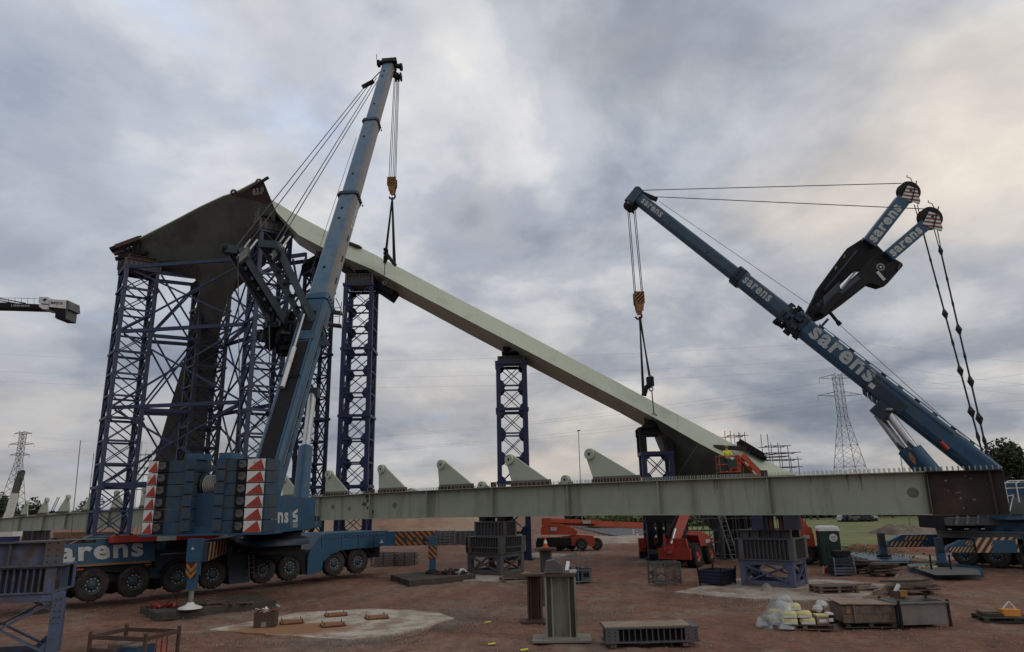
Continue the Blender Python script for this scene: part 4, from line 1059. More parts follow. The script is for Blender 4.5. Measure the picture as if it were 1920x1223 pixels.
# counterweight slabs
hs = (zs1-zs0)/6
for side_ in (0, 1):
    x0 = -3.47 if side_ == 0 else -.30; wdt = 2.15 if side_ == 0 else 2.3
    for k in range(6):
        z = zs0 + hs*k; mb = MB(); g_ = .015
        mb.par(S(x0, -5.95, z+g_), sr_*wdt, sf*1.45, Z*(hs-2*g_), slabm)
        # raised blocks and lug recess
        xb = x0 + (wdt-.42 if side_ == 0 else 0.0)
        mb.par(S(xb, -6.05, z+g_+.10), sr_*.42, sf*.12, Z*(hs-2*g_-.05), slabm)
        xl = x0 + (.36 if side_ == 0 else .92)
        mb.par(S(xl, -5.99, z+g_+.001), sr_*.55, sf*.05, Z*(hs-2*g_-.002), dark)
        c = S(xl+.28, -6.0, z+hs*.5)
        mb.ring(c, -sf, [(0,.17),(.05,.17),(.07,.14),(.07,.0)], tbd, 14, False); mb.box(c - sf*.02 + Z*.10, (.26, .1, .16), tbd, ax=sr_)
        # corner notches right side
        mb.par(S(x0+wdt-.12 if side_ else x0+.0, -5.985, z+hs*.45), sr_*.12, sf*.05, Z*hs*.35, dkblue)
        slab = mb.build('counterweight_slab', crane1)
        # warning marker
        mb = MB(); xs_ = x0 + (-.02 if side_ == 0 else 1.42); ws = .46 if side_ == 0 else .80
        yq = -5.99; a = S(xs_, yq-.012, z+.02); mb.par(a, sr_*ws, sf*.03, Z*(hs-.05), white)
        b0 = a - sf*.004
        mb.poly([b0 + Z*.01, b0 + sr_*ws + Z*.01, b0 + sr_*ws*.76 + Z*(hs-.055)], red)
        mb.build('warning_plate', slab)
    mb = MB(); xb = x0 + (wdt-.5 if side_ == 0 else 0); mb.par(S(xb, -5.9, zs1+.01), sr_*.6, sf*1.2, Z*.28, blue); mb.build('lifting_block', crane1)

# boom
tipP = W(729, 128, 56.0); footP = W(497, 925, 36.0); bd = (tipP - footP).normalized(); BL = (tipP-footP).length
bs = bd.cross(Z); bs = V((bd.y, -bd.x, 0)).normalized(); bb = bs.cross(bd).normalized()
if bb.z < 0: bb = -bb
if bs.x < 0: bs = -bs
def BT(py):   # parameter along boom for an image row
    lo, hi = 0.0, 1.0
    for _ in range(40):
        mid = (lo+hi)/2
        if proj(footP + (tipP-footP)*mid)[1] > py: lo = mid
        else: hi = mid
    return lo*BL
def BP(t, x=0, y=0): return footP + bd*t + bs*x + bb*y
t1, t2, t3 = BT(570), BT(376), BT(236)
def ex1(mb):
    a, b = BT(880), BT(655)
    mb.par(BP(a, -.50, .732), bd*(b-a), bs*.84, bb*.02, dark); mb.par(BP(b+.15, -.62, .735), bd*.35, bs*1.24, bb*.05, blue); mb.par(BP(b+.9, -.46, .732), bd*(t1-b-2.2), bs*.74, bb*.02, dark)
    mb.par(BP(a, -.64, .735), bd*(t1-a-.5), bs*.09, bb*.09, blue2); mb.par(BP(a, .40, .735), bd*(t1-a-.5), bs*.09, bb*.07, blue)
    for k in range(9): mb.box(BP(a+1.2+2.1*k, .70, .1), (.05, .5, .12), dkblue, ax=bs, ay=bd, az=bb)
    mb.tube(BP(a, .72, .25), BP(t1-1, .72, .25), .03, dark, 5); mb.tube(BP(a, .72, .33), BP(t1-1, .72, .33), .025, galv, 5)
boom_sec(crane1, BP(-.6), BP(t1), 1.42, 1.45, bs, bb, blue, blue, extra=ex1, label='dark blue base section')
def ex2(a, b, w, rows):
    def f(mb):
        for py in rows:
            mb.box(BP(BT(py), -.1, w*.5*1.03+.012), (.16, .2, .03), dark, ax=bs, ay=bd, az=bb)
    return f
boom_sec(crane1, BP(t1), BP(t2), 1.36, 1.38, bs, bb, blue2, worn, extra=ex2(t1, t2, 1.34, (515, 423, 404)), label='worn grey blue second section')
boom_sec(crane1, BP(t2), BP(t3), 1.20, 1.22, bs, bb, blue2, worn, extra=ex2(t2, t3, 1.18, (338, 268)))
boom_sec(crane1, BP(t3), BP(BL), 1.04, 1.06, bs, bb, blue2, worn, extra=ex2(t3, BL, 1.03, (205, 153, 143)))
collar(crane1, BP(t1), bd, 1.38, 1.45, bs, bb, blue, .45, 1.10); collar(crane1, BP(t2), bd, 1.36, 1.38, bs, bb, dkblue, .3, 1.14); collar(crane1, BP(t3), bd, 1.20, 1.22, bs, bb, dkblue, .3, 1.14)
mb = MB(); o = BP(BT(430), .690, -.30); mb.text('sarens', o, bd*3.0, bb*.55, letter, .03, 1.1); mb.build('lettering', crane1)
# head
mb = MB(); mb.box(BP(BL+.3, 0, .1), (1.15, 1.2, .6), dark, ax=bs, ay=bb, az=bd); mb.box(BP(BL+.1, 0, .5), (1.7, .35, .3), dark, ax=bs, ay=bb, az=bd)
for x in (-.85, -.75): mb.ring(BP(BL-.2, x, .6), bs, [(0,.06),(0,.34),(.08,.34),(.08,.06)], dark, 14)
a = W(752, 126, 56.2); mb.bar(BP(BL+.2, .4, .2), a, .3, .3, dark); mb.ring(a, bs, [(-.1,.06),(-.1,.35),(.1,.35),(.1,.06)], dark, 14)
a2 = W(746, 145, 56.6); mb.bar(BP(BL-.6, .5, -.3), a2, .35, .5, dark)
for x in (-.25, 0, .25): mb.ring(a2 + bs*x, bs, [(0,.06),(0,.42),(.08,.42),(.08,.06)], dark, 14)
mb.tube(W(722, 122, 56), W(707, 121, 56), .035, dark, 5); mb.tube(W(707, 123, 56), W(706, 102, 56), .03, dark, 5); mb.box(W(722, 117, 56), (.3, .3, .5), dark); mb.box(W(741, 113, 56), (.2, .2, .5), dark); mb.tube(W(742, 120, 56), W(725, 120, 56), .06, dark, 6)
mb.build('boom_head', crane1)
# luffing cylinder
mb = MB(); a = W(563, 945, 39.2); b = W(573, 842, 41.6); c = W(586, 737, 43.6); d_ = (c-a).normalized()
mb.tube(a, b, .42, blue, 18); mb.build('luffing_cylinder', crane1)
mb = MB(); mb.tube(b, c, .25, chrome, 16); mb.box(c, (.8, .6, .6), dkblue); mb.build('cylinder_rod', crane1, label='shiny chrome rod')
# guy gear cylinder on the boom back
mb = MB(); a = BP(BT(745), -.30, .95); b = BP(BT(672), -.28, 1.0); c = BP(BT(612), -.25, 1.1)
mb.tube(a, b, .13, white, 12); mb.tube(b, c, .07, chrome, 10); mb.bar(BP(BT(722), -.95, .9), BP(BT(722), .5, .9), .06, .1, dark); mb.build('guying_cylinder', crane1)
# Y guying arms
Ya = 44.2; 
def arm(pts_l, pts_r, w, m):
    mb = MB()
    for (a, b) in (pts_l, pts_r): mb.bar(a, b, w, w*1.35, m)
    for k in range(1, 8):
        t = k/8; mb.bar(pts_l[0].lerp(pts_l[1], t), pts_r[0].lerp(pts_r[1], t), .12, .16, dark)
    return mb.build('guying_arm', crane1)
rl = W(545, 642, 42.2); tl = W(440, 470, 40.4); 
mb = MB(); e = (tl-rl).normalized(); q = e.cross(Z).normalized(); q2 = q.cross(e)
mb.bar(rl, tl, .42, .55, dark); mb.bar(rl + V((.42, -.25, .12)), tl + V((.45, -.25, .05)), .16, .42, teal); mb.bar(rl + V((-.3, .1, -.2)), tl + V((-.28, .2, .0)), .16, .5, teal)
for k in range(9): mb.box(rl.lerp(tl, k/9) + V((0, -.35, 0)), (.5, .12, .2), teal if k % 3 else dkblue, ax=q)
mb.box(W(434, 470, 40.3), (1.0, .8, .5), teal, ax=(1,0,-.15)); mb.tube(tl + V((-.6,-.5,0)), tl + V((.7,.4,.1)), .22, dark, 10); mb.build('guying_arm', crane1)
r0 = W(610, 648, 40.9); r1 = W(520, 462, 39.8); r2 = W(587, 642, 41.8); r3 = W(497, 468, 41.2)
arm((r0, r1), (r2, r3), .30, teal)
mb = MB(); mb.box(W(509, 464, 40.3), (1.2, 1.2, .45), teal, ax=(1,0,-.1)); mb.ring(W(524, 470, 39.6), V((1,.3,0)), [(-.1,.08),(-.1,.35),(.1,.35),(.1,.08)], teal, 14); mb.build('arm_head', crane1)
# winches at the arm roots: dark bundles
mb = MB(); rnd = random.Random(4)
for (cx_, cy_, yy, ar, rr) in ((527, 612, 42.2, 1.05, .8), (520, 630, 42.4, .9, .9), (541, 634, 42.2, .9, .7), (576, 616, 41.0, .75, .5), (592, 634, 41.2, .7, .35), (583, 594, 41.6, .5, .35)):
    c = W(cx_, cy_, yy); mb.ring(c, V((1,.2,-.1)) if cx_ < 560 else V((.25,-1,.1)), [(-.5,.15),(-.5,ar),(-.38,ar),(-.36,ar*.75),(.36,ar*.75),(.38,ar),(.5,ar),(.5,.15)], dark, 22, False)
    for k in range(24):
        d = V((rnd.gauss(0,1), rnd.gauss(0,1), rnd.gauss(0,1))).normalized()
        mb.box(c + d*rr*1.2, (rnd.uniform(.2,.6), rnd.uniform(.1,.4), rnd.uniform(.15,.5)), rnd.choice([dark, dkblue, teal]), ax=V((rnd.gauss(0,1), rnd.gauss(0,1), .1)).normalized(), az=Z)
mb.bar(W(540, 610, 42), W(600, 636, 41.6), .45, .45, dark)
mb.bar(W(592, 596, 40.9), W(610, 650, 40.9), .2, .5, teal); mb.ring(W(598, 628, 40.7), V((.2,-1,0)), [(0,.18),(.08,.18),(.08,.4),(0,.4),(0,.18)], teal, 18)
for k in range(60):
    c = W(rnd.gauss(526, 13), rnd.gauss(628, 15), 42.2 + rnd.uniform(-.5, .5)); mb.box(c, (rnd.uniform(.3,.9), rnd.uniform(.3,.7), rnd.uniform(.25,.6)), rnd.choice([dark, dark, dkblue]), ax=V((rnd.gauss(0,1), rnd.gauss(0,.3), .4*rnd.gauss(0,1))).normalized())
mb.build('guying_winch', crane1)
mb = MB()   # platform at the right of the collar
c = W(628, 597, 45)
for dz in (0, .9): mb.box(c + Z*(dz-.5), (.9, 1.0, .05), galv, ax=(1,.2,-.1))
for dx in (-.4, .4):
    for dy in (-.45, .45): mb.tube(c + V((dx, dy, -.55)), c + V((dx+.12, dy, 1.0)), .03, galv, 5)
for dz in (.0, .3, .6): mb.tube(c + V((-.4, -.45, dz)), c + V((.45, -.45, dz)), .025, galv, 5)
mb.bar(c + V((.1,-.4,1.3)), c + V((.5,-.3,.5)), .05, .05, dark); mb.build('access_platform', crane1)
# ropes
mb = MB()
h1 = W(690, 158, 55.0); mb.tube(h1 + V((-.5,0,-.3)), h1 + V((.5,0,.3)), .2, dark, 8); mb.tube(h1, W(712, 135, 56), .05, rope, 5)
for (a, b) in ((W(442, 464, 40.3), W(686, 160, 55.0)), (W(462, 462, 40.3), W(693, 158, 55.0)), (W(510, 462, 40.4), W(706, 146, 56.0)), (W(519, 462, 39.9), W(709, 150, 56.0))):
    mb.tube(a, b, .034, rope, 5)
mb.tube(W(583, 512, 43.0), W(668, 258, 51), .02, rope, 4); mb.build('guy_rope', crane1)
mb = MB()
for k, dx in enumerate((-2.2, -1.0, .6, 1.6)):
    q = W(467+dx*.5, 850, 37.5)
mb.tube(W(446, 475, 40.0), W(452, 990, 36.5), .03, rope, 4); mb.tube(W(505, 610, 39), W(506, 862, 36.5), .03, rope, 4)
for (bx_, y1_) in ((438, 492), (500, 486)):
    for k in (-1, 1):
        mb.tube(W(bx_+12+6*k, y1_-8, 40), W(bx_+38+6*k, y1_-42, 41), .07, chrome, 6)
    mb.box(W(bx_+20, y1_-12, 40), (.7, .5, .6), galv, ax=(.7,0,.7)); mb.box(W(bx_+40, y1_-40, 41.2), (.5, .4, .5), dark, ax=(.7,0,.7))
mb.build('rope_tensioner', crane1)
hb, c0, c1, ch = hook_block('hook_block', 'orange yellow hook block hanging from the raised left boom', 735.5, 335, 361, 372, 57.0)
mb = MB()
for k, (xt, xb) in enumerate(((739,729),(741,732.5),(744,736.5),(746,739.5),(748,742))): mb.tube(W(xt, 150, 56.6), W(xb, 337, 57.0), .03, rope, 4)
mb.build('hoist_rope', crane1)
mb = MB(); hk = W(735.5, 370, 57.0)
for (x, y, r_) in ((723,470,.07),(725,470,.07),(741,497,.08),(738,496,.08)): mb.tube(hk, W(x, y, 57.2), r_, slingm, 6)
for k in range(8): mb.box(W(722.5+(k % 2)*2, 468+3*k, 57.2), (.3, .25, .22), dark, ax=(1,0,.3*k))
mb.path([W(726, 478, 57.2), W(732, 486, 57), W(738, 494, 57), W(742, 498, 57)], .16, slingm, 6)
mb.tube(W(722, 490, 57.2), W(720.5, 525, 57.6), .035, rope, 5); mb.ring(W(721, 531, 57.6), V((0,1,0)), [(-.04,.12),(-.04,.2),(.04,.2),(.04,.12),(-.04,.12)], galv, 12)
mb.build('lifting_sling', label='black lifting slings and chain hoist under the left hook block', cat='lifting sling', group='slings holding the arch')

# ================================================================== crane 2 (right)
tip2 = W(1196, 372, 53.5); foot2 = W(1862, 893, 42.5); bd2 = (tip2-foot2).normalized(); BL2 = (tip2-foot2).length
bs2 = V((bd2.y, -bd2.x, 0)).normalized()
if bs2.y > 0: bs2 = -bs2
bb2 = bs2.cross(bd2).normalized()
if bb2.z < 0: bb2 = -bb2
crane2 = thing('mobile_crane', 'dark blue mobile crane at the right edge with boom leaning left', 'mobile crane', V((30, 43, 0)), 'telescopic mobile cranes')
def B2(t, x=0, y=0): return foot2 + bd2*t + bs2*x + bb2*y
def T2(px):
    lo, hi = 0.0, 1.0
    for _ in range(40):
        mid = (lo+hi)/2
        if proj(foot2 + (tip2-foot2)*mid)[0] > px: lo = mid
        else: hi = mid
    return lo*BL2
u1, u2 = T2(1500), T2(1386)
def txt(t0, t1_, y0, h, x):
    def f(mb):
        o = B2(t1_, x, y0); mb.text('sarens', o, -bd2*(t1_-t0), bb2*h, letter, .032, 1.3)
    return f
def e1(mb):
    txt(T2(1636), T2(1522), -.26, .86, .682)(mb)
    mb.par(B2(1, .675, -.52), bd2*(u1-6), bs2*.05, bb2*.08, dkblue); mb.box(B2(T2(1668), .69, -.25), (2.6, .02, .8), dkblue, ax=bd2, ay=bs2, az=bb2)
    mb.par(B2(3, .675, .42), bd2*(u1-8), bs2*.04, bb2*.06, dkblue); mb.box(B2(T2(1642), .70, -.25), (.35, .02, .3), white, ax=bd2, ay=bs2, az=bb2)
    for k in range(12): mb.box(B2(2+1.25*k, .15, .78), (.3, .5, .14), dark if k % 2 else galv, ax=bd2, ay=bs2, az=bb2)
    mb.bar(B2(1.5, .45, .84), B2(u1-1, .45, .84), .06, .06, galv)
    mb.tube(B2(T2(1772), .72, -.35), B2(T2(1788), .72, -.42), .14, red, 8)
boom_sec(crane2, B2(0), B2(u1), 1.34, 1.44, bs2, bb2, blue, None, extra=e1, label='deep blue base section')
boom_sec(crane2, B2(u1), B2(u2), 1.18, 1.22, bs2, bb2, boomdk, None, extra=txt(T2(1446), T2(1397), -.15, .52, .602))
def e3(mb):
    txt(T2(1244), T2(1207), -.14, .44, .512)(mb)
    for px in (1330, 1260): mb.box(B2(T2(px), .51, 0), (.1, .02, .1), dark, ax=bd2, ay=bs2, az=bb2)
boom_sec(crane2, B2(u2), B2(BL2), 1.0, 1.04, bs2, bb2, boomdk, None, extra=e3)
collar(crane2, B2(u1), bd2, 1.34, 1.44, bs2, bb2, dkblue, .9, 1.14); collar(crane2, B2(u2), bd2, 1.18, 1.22, bs2, bb2, dkblue, .6, 1.18)
mb = MB(); mb.box(B2(BL2+.15, 0, -.1), (.8, 1.15, 1.5), boomdk, ax=bd2, ay=bs2, az=bb2)
a = W(1197, 360, 53.5); mb.ring(a, bs2, [(-.35,.08),(-.35,.36),(.35,.36),(.35,.08)], dark, 16); mb.bar(a, W(1232, 375, 53.3), .3, .3, dark)
a = W(1181, 388, 53.5); mb.box(a, (.7, 1.0, .8), dark, ax=bd2)
for x in (-.3, 0, .3): mb.ring(a + bs2*x, bs2, [(0,.06),(0,.42),(.1,.42),(.1,.06)], dark, 14)
mb.tube(W(1176, 380, 53.2), W(1182, 383, 53.2), .12, galv, 8); mb.build('boom_head', crane2)
# root clutter
mb = MB(); rnd = random.Random(8)
for k in range(46):
    t = u1 + rnd.uniform(-.5, 1.4); a = rnd.uniform(0, 6.28); rr = rnd.uniform(.62, .95)
    mb.box(B2(t, math.cos(a)*rr, math.sin(a)*rr*1.1), (rnd.uniform(.15,.5), rnd.uniform(.1,.4), rnd.uniform(.1,.4)), rnd.choice([dkblue, dark, dkblue, galv if k % 7 == 0 else dark]), ax=bd2, ay=bs2, az=bb2)
mb.build('hose_bundle', crane2)
# lower brackets
mb = MB(); 
for k in range(5): mb.box(B2(T2(1640+9*k), .3, -.85), (.3, .8, .5), dkblue, ax=(bd2+bb2*.3*(k % 2)).normalized(), ay=bs2)
cb = W(1655, 772, 45.0); mb.box(cb, (1.0, 1.6, 1.0), dkblue, ax=bd2, ay=bs2, az=bb2); mb.tube(cb - V((.3,1,0)), cb + V((.1,-1,.0)), .10, galv, 8); mb.build('cylinder_bracket', crane2)
for dy in (-.55, .65):
    mb = MB(); a = W(1746, 890, 43.6) + V((0, dy, 0)); b = W(1706, 843, 44.3) + V((0, dy, 0)); c = W(1655, 775, 45.1) + V((0, dy, 0))
    mb.tube(a - (b-a)*.9, b, .42, blue, 16); mb.box(b, (1.0, .9, .3), dkblue, ax=bd2); 
    if dy < 0: mb.box(W(1711, 860, 43.5), (.5, .05, .45), yellow, ax=(.6,0,-.8))
    mb.build('luffing_cylinder', crane2); mb = MB(); mb.tube(b, c, .26, chrome, 16); mb.build('cylinder_rod', crane2)
# guying body and arms
def PB(px, py, d): return W(px, py, 48.5 + d)
body = [(1508,596),(1530,552),(1536,540),(1592,462),(1618,448),(1640,452),(1660,478),(1680,493),(1694,498),(1688,508),(1664,532),(1650,536),(1640,533),(1622,530),(1584,566),(1548,592),(1520,602)]
bodyA = [(1508,594),(1530,550),(1534,540),(1588,466),(1618,447),(1642,457),(1661,476),(1640,498),(1605,505),(1573,536),(1540,572),(1516,598)]
bodyB = [(1512,600),(1545,578),(1577,541),(1609,511),(1636,482),(1660,474),(1692,494),(1693,499),(1665,531),(1650,536),(1630,530),(1584,566),(1548,592),(1522,603)]
for nm, pl_, d, rr in (('guying_frame', bodyA, 1.1, 0), ('guying_frame', bodyB, -1.0, 0)):
    mb = MB(); mb.prism([PB(x, y, d) for x, y in pl_], V((.15, .9, 0)), dark); 
    if d < 0:
        c = PB(1651, 501, d-.03); mb.ring(c, V((-.1,-1,0)), [(0,.17),(.02,.17),(.02,.30),(0,.30)], galv, 18, False); mb.disc(c + V((0,-.03,0)), V((0,-1,0)), .08, white, 10)
        mb.prism([PB(x, y, d-.02) for x, y in [(1642,511),(1647,508),(1661,524),(1656,527)]], V((0,-.02,0)), letter)
        mb.bar(PB(1610,520,d-.06), PB(1560,562,d-.06), .1, .3, dkblue); mb.box(PB(1560,552,d-.1), (1.6,.3,.7), dkblue, ax=(.75,0,.65))
        mb.box(PB(1686,500,d-.05), (.5,.1,.3), rust, ax=(.6,0,.8))
    else:
        mb.bar(PB(1545,545,d-.06), PB(1606,470,d-.06), .1, .14, dkblue)
        for x, y in ((1617,449),(1583,481),(1567,503)): mb.box(PB(x,y,d-.05), (.25,.1,.18), galv, ax=(.6,0,.8))
    mb.build(nm, crane2)
mb = MB(); mb.bar(PB(1577,543,-1.25), PB(1604,510,-1.25), .1, .12, galv); mb.tube(PB(1553, 598, -.5), PB(1535, 618, 0), .09, galv, 8); mb.bar(PB(1556,586,-1), PB(1573,607,-1), .22, .14, dark); mb.bar(PB(1570,609,-1), PB(1576,604,-1), .1, .3, dark)
for k in range(18):
    t = k/18; mb.box(W(1506+40*t, 606-34*t, 47.6+.5*(k % 3)), (.55, .4, .5), rnd.choice([dark, dkblue, dark]), ax=V((rnd.gauss(0,1), .3, rnd.gauss(0,1))).normalized())
mb.bar(PB(1540,590,-1.2), PB(1574,552,-1.2), .5, .4, dark); mb.build('guying_root', crane2)
def arm2(p0, p1, w, d, hd, lab):
    a = PB(*p0, d); b = PB(*p1, d-.4); e = (b-a).normalized(); q = V((0,1,0)); q = (q - e*q.dot(e)).normalized(); s_ = e.cross(q)
    if s_.x > 0: s_ = -s_           # s_ points to the upper-left side
    mb = MB(); mb.par(a - s_*w/2 - q*.35, e*(b-a).length, s_*w, q*.7, blue)
    L_ = (b-a).length; o = a - s_*w*.32 - q*.362 + e*L_*.04; mb.text('sarens', o, e*L_*.80, s_*w*.62, letter, .04, 1.3); mb.build('guying_arm', crane2)
    mb = MB(); c = PB(*hd, d-.4)
    mb.ring(c, V((0,1,0)), [(-.25,.1),(-.25,.82),(-.15,.74),(.15,.74),(.25,.82),(.25,.1)], dark, 28, False); mb.build('sheave', crane2)
    mb = MB(); fx = V((0,-.33,0))
    cc = c + fx; e2 = e; x0 = cc - e2*.95 - s_*.55
    # plate: pentagon with red-white bands
    ex_ = V((1,0,.06)).normalized(); ez_ = V((-.06,0,1)).normalized()
    pts2 = [(-.85,-.55),(-.15,.42),(.5,.1),(.52,-.98),(.38,-1.18)]
    mb.prism([cc + ex_*x + ez_*z for x, z in pts2], V((0,-.03,0)), white)
    for k in range(6):
        q_ = clip(clip(pts2, (0.22, 1), -1.15 + .30*k + .15), (-.22, -1), -(-1.15 + .30*k))
        if len(q_) > 2: mb.poly([cc + ex_*x + ez_*z + V((0,-.036,0)) for x, z in q_], mat_rw)
    mb.tube(cc + V((0,-.06,0)), cc + V((0,.6,0)), .1, dark, 10)
    mb.path([c + V((.2,-.4,.7)), c + V((.1,-.4,1.0)), c + V((-.15,-.4,1.1)), c + V((-.1,-.4,1.25))], .03, dark, 5); mb.bar(c + V((.55,-.4,.75)), c + V((-.1,-.4,-.9)), .06, .06, dark)
    mb.build('striped_cheek', crane2)
mat_rw = mat('band_maroon', (.12, .028, .025), .6)
arm2((1628,458), (1692,376), 1.0, 1.1, (1703,361), ''); arm2((1664,482), (1733,423), .85, -1.0, (1743,410), '')
mb = MB()
mb.tube(W(1206, 357, 53.5), PB(1690, 344, .7), .035, rope, 5); mb.tube(W(1225, 369, 53.3), PB(1733, 392, -1.4), .035, rope, 5)
for (xa, ya, xb, yb, da) in ((1717,384,1850,880,.7), (1753,424,1858,880,-1.4)):
    a = PB(xa, ya, da); b = W(xb, yb, 43); 
    mid = a.lerp(b, .12)
    for o_ in (-.12, .12): mb.tube(a + V((o_,0,0)), mid + V((o_*.4,0,0)), .035, rope, 5)
    mb.tube(mid, b, .055, slingm, 6)
    for t, r_ in ((.12, .16), (.47, .2), (.68, .2), (.82, .22), (.9, .12), (.25,.08), (.36,.08), (.58,.09), (.97, .25)):
        c = a.lerp(b, t); e = (b-a).normalized(); mb.tube(c - e*.45, c, .04, slingm, 6, r2=r_); mb.tube(c, c + e*.45, r_, slingm, 6, r2=.04)
mb.build('guy_rope', crane2)
mb = MB(); mb.tube(W(1236, 378, 53.2), W(1545, 590, 47.5), .018, rope, 4); mb.tube(W(1574, 609, 47.5), W(1842, 850, 42.5), .018, rope, 4)
for xt, xb in ((1177,1189.5),(1180,1192),(1188,1203),(1191,1205.5)): mb.tube(W(xt, 394, 53.5), W(xb, 552, 53.5), .032, rope, 4)
mb.build('hoist_rope', crane2)
hook_block('hook_block', 'striped orange yellow hook block hanging from the right boom tip', 1197, 549, 585, 596, 53.5)
mb = MB(); hk = W(1200, 594, 53.5)
for (x, y) in ((1205,742),(1208,742),(1217,706),(1219,706)): mb.tube(hk + V((random.uniform(-.08,.08),0,0)), W(x, y, 52.6), .06, slingm, 6)
mb.path([W(1207, 742, 52.6), W(1211, 728, 52.4), W(1219, 720, 52.2)], .2, slingm, 8); mb.box(W(1219, 716, 52.3), (.5, .5, .7), dark)
mb.ring(W(1220, 710, 52.3), V((0,1,0)), [(-.04,.14),(-.04,.24),(.04,.24),(.04,.14),(-.04,.14)], galv, 12); mb.ring(W(1221, 730, 52.3), V((0,1,0)), [(-.04,.1),(-.04,.18),(.04,.18),(.04,.1),(-.04,.1)], galv, 12)
mb.tube(W(1222, 732, 52.3), W(1226, 775, 52.3), .045, rope, 6); mb.ring(W(1226.5, 780, 52.3), V((0,1,0)), [(-.04,.14),(-.04,.22),(.04,.22),(.04,.14),(-.04,.14)], galv, 12)
mb.build('lifting_sling', label='black lifting slings and shackles under the right hook block', cat='lifting sling', group='slings holding the arch')

# carrier of crane 2
K0 = V((W(1838, 1060, 40.5).x, 40.5, 0)); kd = V((.94, .34, 0)).normalized(); kn = V((kd.y, -kd.x, 0))   # runs off to the right
def K(s, n, z): return K0 + kd*s + kn*n + Z*z
K0 = V((W(1796, 1060, 43.5).x, 43.2, 0)); kd = V((.62, -.785, 0)).normalized(); kn = V((-.785, -.62, 0)).normalized()
items = []
for k in range(7): items.append((K(.3+1.62*k, -.2, .72), math.atan2(kd.y, kd.x))); items.append((K(.3+1.62*k, -2.6, .72), math.atan2(kd.y, kd.x)+math.pi))
wheel_set(crane2, .71, .46, items)
mb = MB(); mb.par(K(-1.2, -.6, .8), kd*14, -kn*1.7, Z*.8, dark); mb.build('chassis', crane2)
mb = MB(); mb.par(K(-1.0, .1, 1.62), kd*14, -kn*3.0, Z*.38, grey); mb.par(K(1.6, .05, 2.0), kd*3.2, -kn*2.8, Z*.55, blue); mb.par(K(3.4, .14, .9), kd*9, -kn*.5, Z*1.15, blue)
for k in range(12):
    mb.box(K(-.8+.9*k, -.2, 2.08), (.5, .5, .22), dkblue if k % 2 else galv, ax=kd)
mb.bar(K(-1, .12, 1.98), K(4, .12, 1.98), .05, .06, galv)
mb.build('body_panel', crane2)
# superstructure mass behind the girder
mb = MB(); c = V((W(1860, 950, 44).x, 44, 0))
mb.par(V((W(1770,980,42.5).x, 42.5, W(1770,992,42.5).z)), V((9,-1.0,0)), V((.3,3.2,0)), Z*.75, dark)
mb.par(V((W(1786,980,41.6).x, 41.6, W(1786,986,41.6).z)), V((7,-.9,.0)), V((.1,1.4,0)), Z*.45, grey)
for k in range(7): mb.bar(V((W(1790,980,41.5).x+.6*k, 41.4, W(1786,984,41.6).z)), V((W(1790,980,41.5).x+.6*k+.2, 41.4, W(1786,968,41.6).z)), .06, .14, galv)
mb.par(V((W(1880,940,40).x, 40, W(1880,975,40).z)), V((6,-.5,0)), V((0,4,0)), Z*2.1, blue)
mb.par(V((W(1888,955,39.8).x, 39.9, W(1888,965,39.8).z)), V((1.0,-.1,0)), V((0,.05,0)), Z*.9, glass)
mb.build('superstructure', crane2)
mb = MB(); zr = W(1888, 930, 39.5)
for k in range(4):
    a = zr + V((.55*k, -.1*k, -.35)); mb.path([a, a + Z*1.0, a + V((.25,0,1.15)), a + V((1.6,0,1.15))], .035, white, 6)
mb.path([zr + V((0,0,.4)), zr + V((4,0,.45))], .03, white, 6); mb.path([zr + V((0,0,.7)), zr + V((4,0,.75))], .03, white, 6)
a = W(1884, 932, 39.8); mb.path([a, a + V((.5,0,.1)), W(1893, 960, 39.6), W(1886, 962, 39.6)], .03, white, 6); mb.build('guard_rail', crane2)
# outriggers of crane 2
def orig(xf, yf, xe, Yf, Ye, yt, yb_, lab, n):
    zt = W(xf, yt, Yf).z; zbm = W(xf, yb_, Yf).z; a = V((W(xf, yt, Yf).x, Yf, 0)); b = V((W(xe, yt, Ye).x, Ye, 0)); e = b-a; L_ = e.length; e.normalize(); nn = V((e.y, -e.x, 0))
    if nn.y > 0: nn = -nn
    mb = MB(); h = zt - zbm; o = a + Z*zbm + nn*.3
    pts = [o + e*.1, o + e*L_, o + e*L_ + Z*h, o + e*(h*.9+.35) + Z*h, o + e*.2 + Z*h*.5]
    mb.prism(pts, -nn*.6, blue)
    sw = L_*.55
    mb.stripes(o + e*.25 + nn*.008 + Z*.03, e*sw, Z*h*.42, nn, n, letter_y, maroon, .8, .5)
    mb.stripes(o + e*(h*.9+.5) + nn*.008 + Z*h*.56, e*(sw-.6), Z*h*.36, nn, max(3, n-2), letter_y, maroon, .8, .5)
    mb.build('outrigger_beam', crane2)
    mb = MB(); q = a - e*.15; mb.box(q + Z*(zt*.5+zbm*.5+.05), (.36, .4, h+.15), dkblue, ax=e)
    mb.box(q + Z*(zbm-.25), (.4, .4, .6), blue, ax=e); mb.tube(q + Z*(zbm-.5), q + Z*.5, .11, galv, 10); mb.ring(q + Z*.26, Z, [(0,.45),(.08,.45),(.2,.2),(.34,.16)], dark, 16); mb.build('outrigger_leg', crane2)
    return q
letter_y = mat('stripe_cream', (.36, .26, .15), .6)
qa = orig(1656, 1047, 1765, 47.5, 47.0, 1003, 1026, '', 8)
qb = orig(1765, 1072, 1900, 40.6, 39.6, 1013, 1036, '', 12)
mb = MB(); p = V((W(1822,1015,40.0).x, 39.7, W(1822,1037,39.7).z)); 
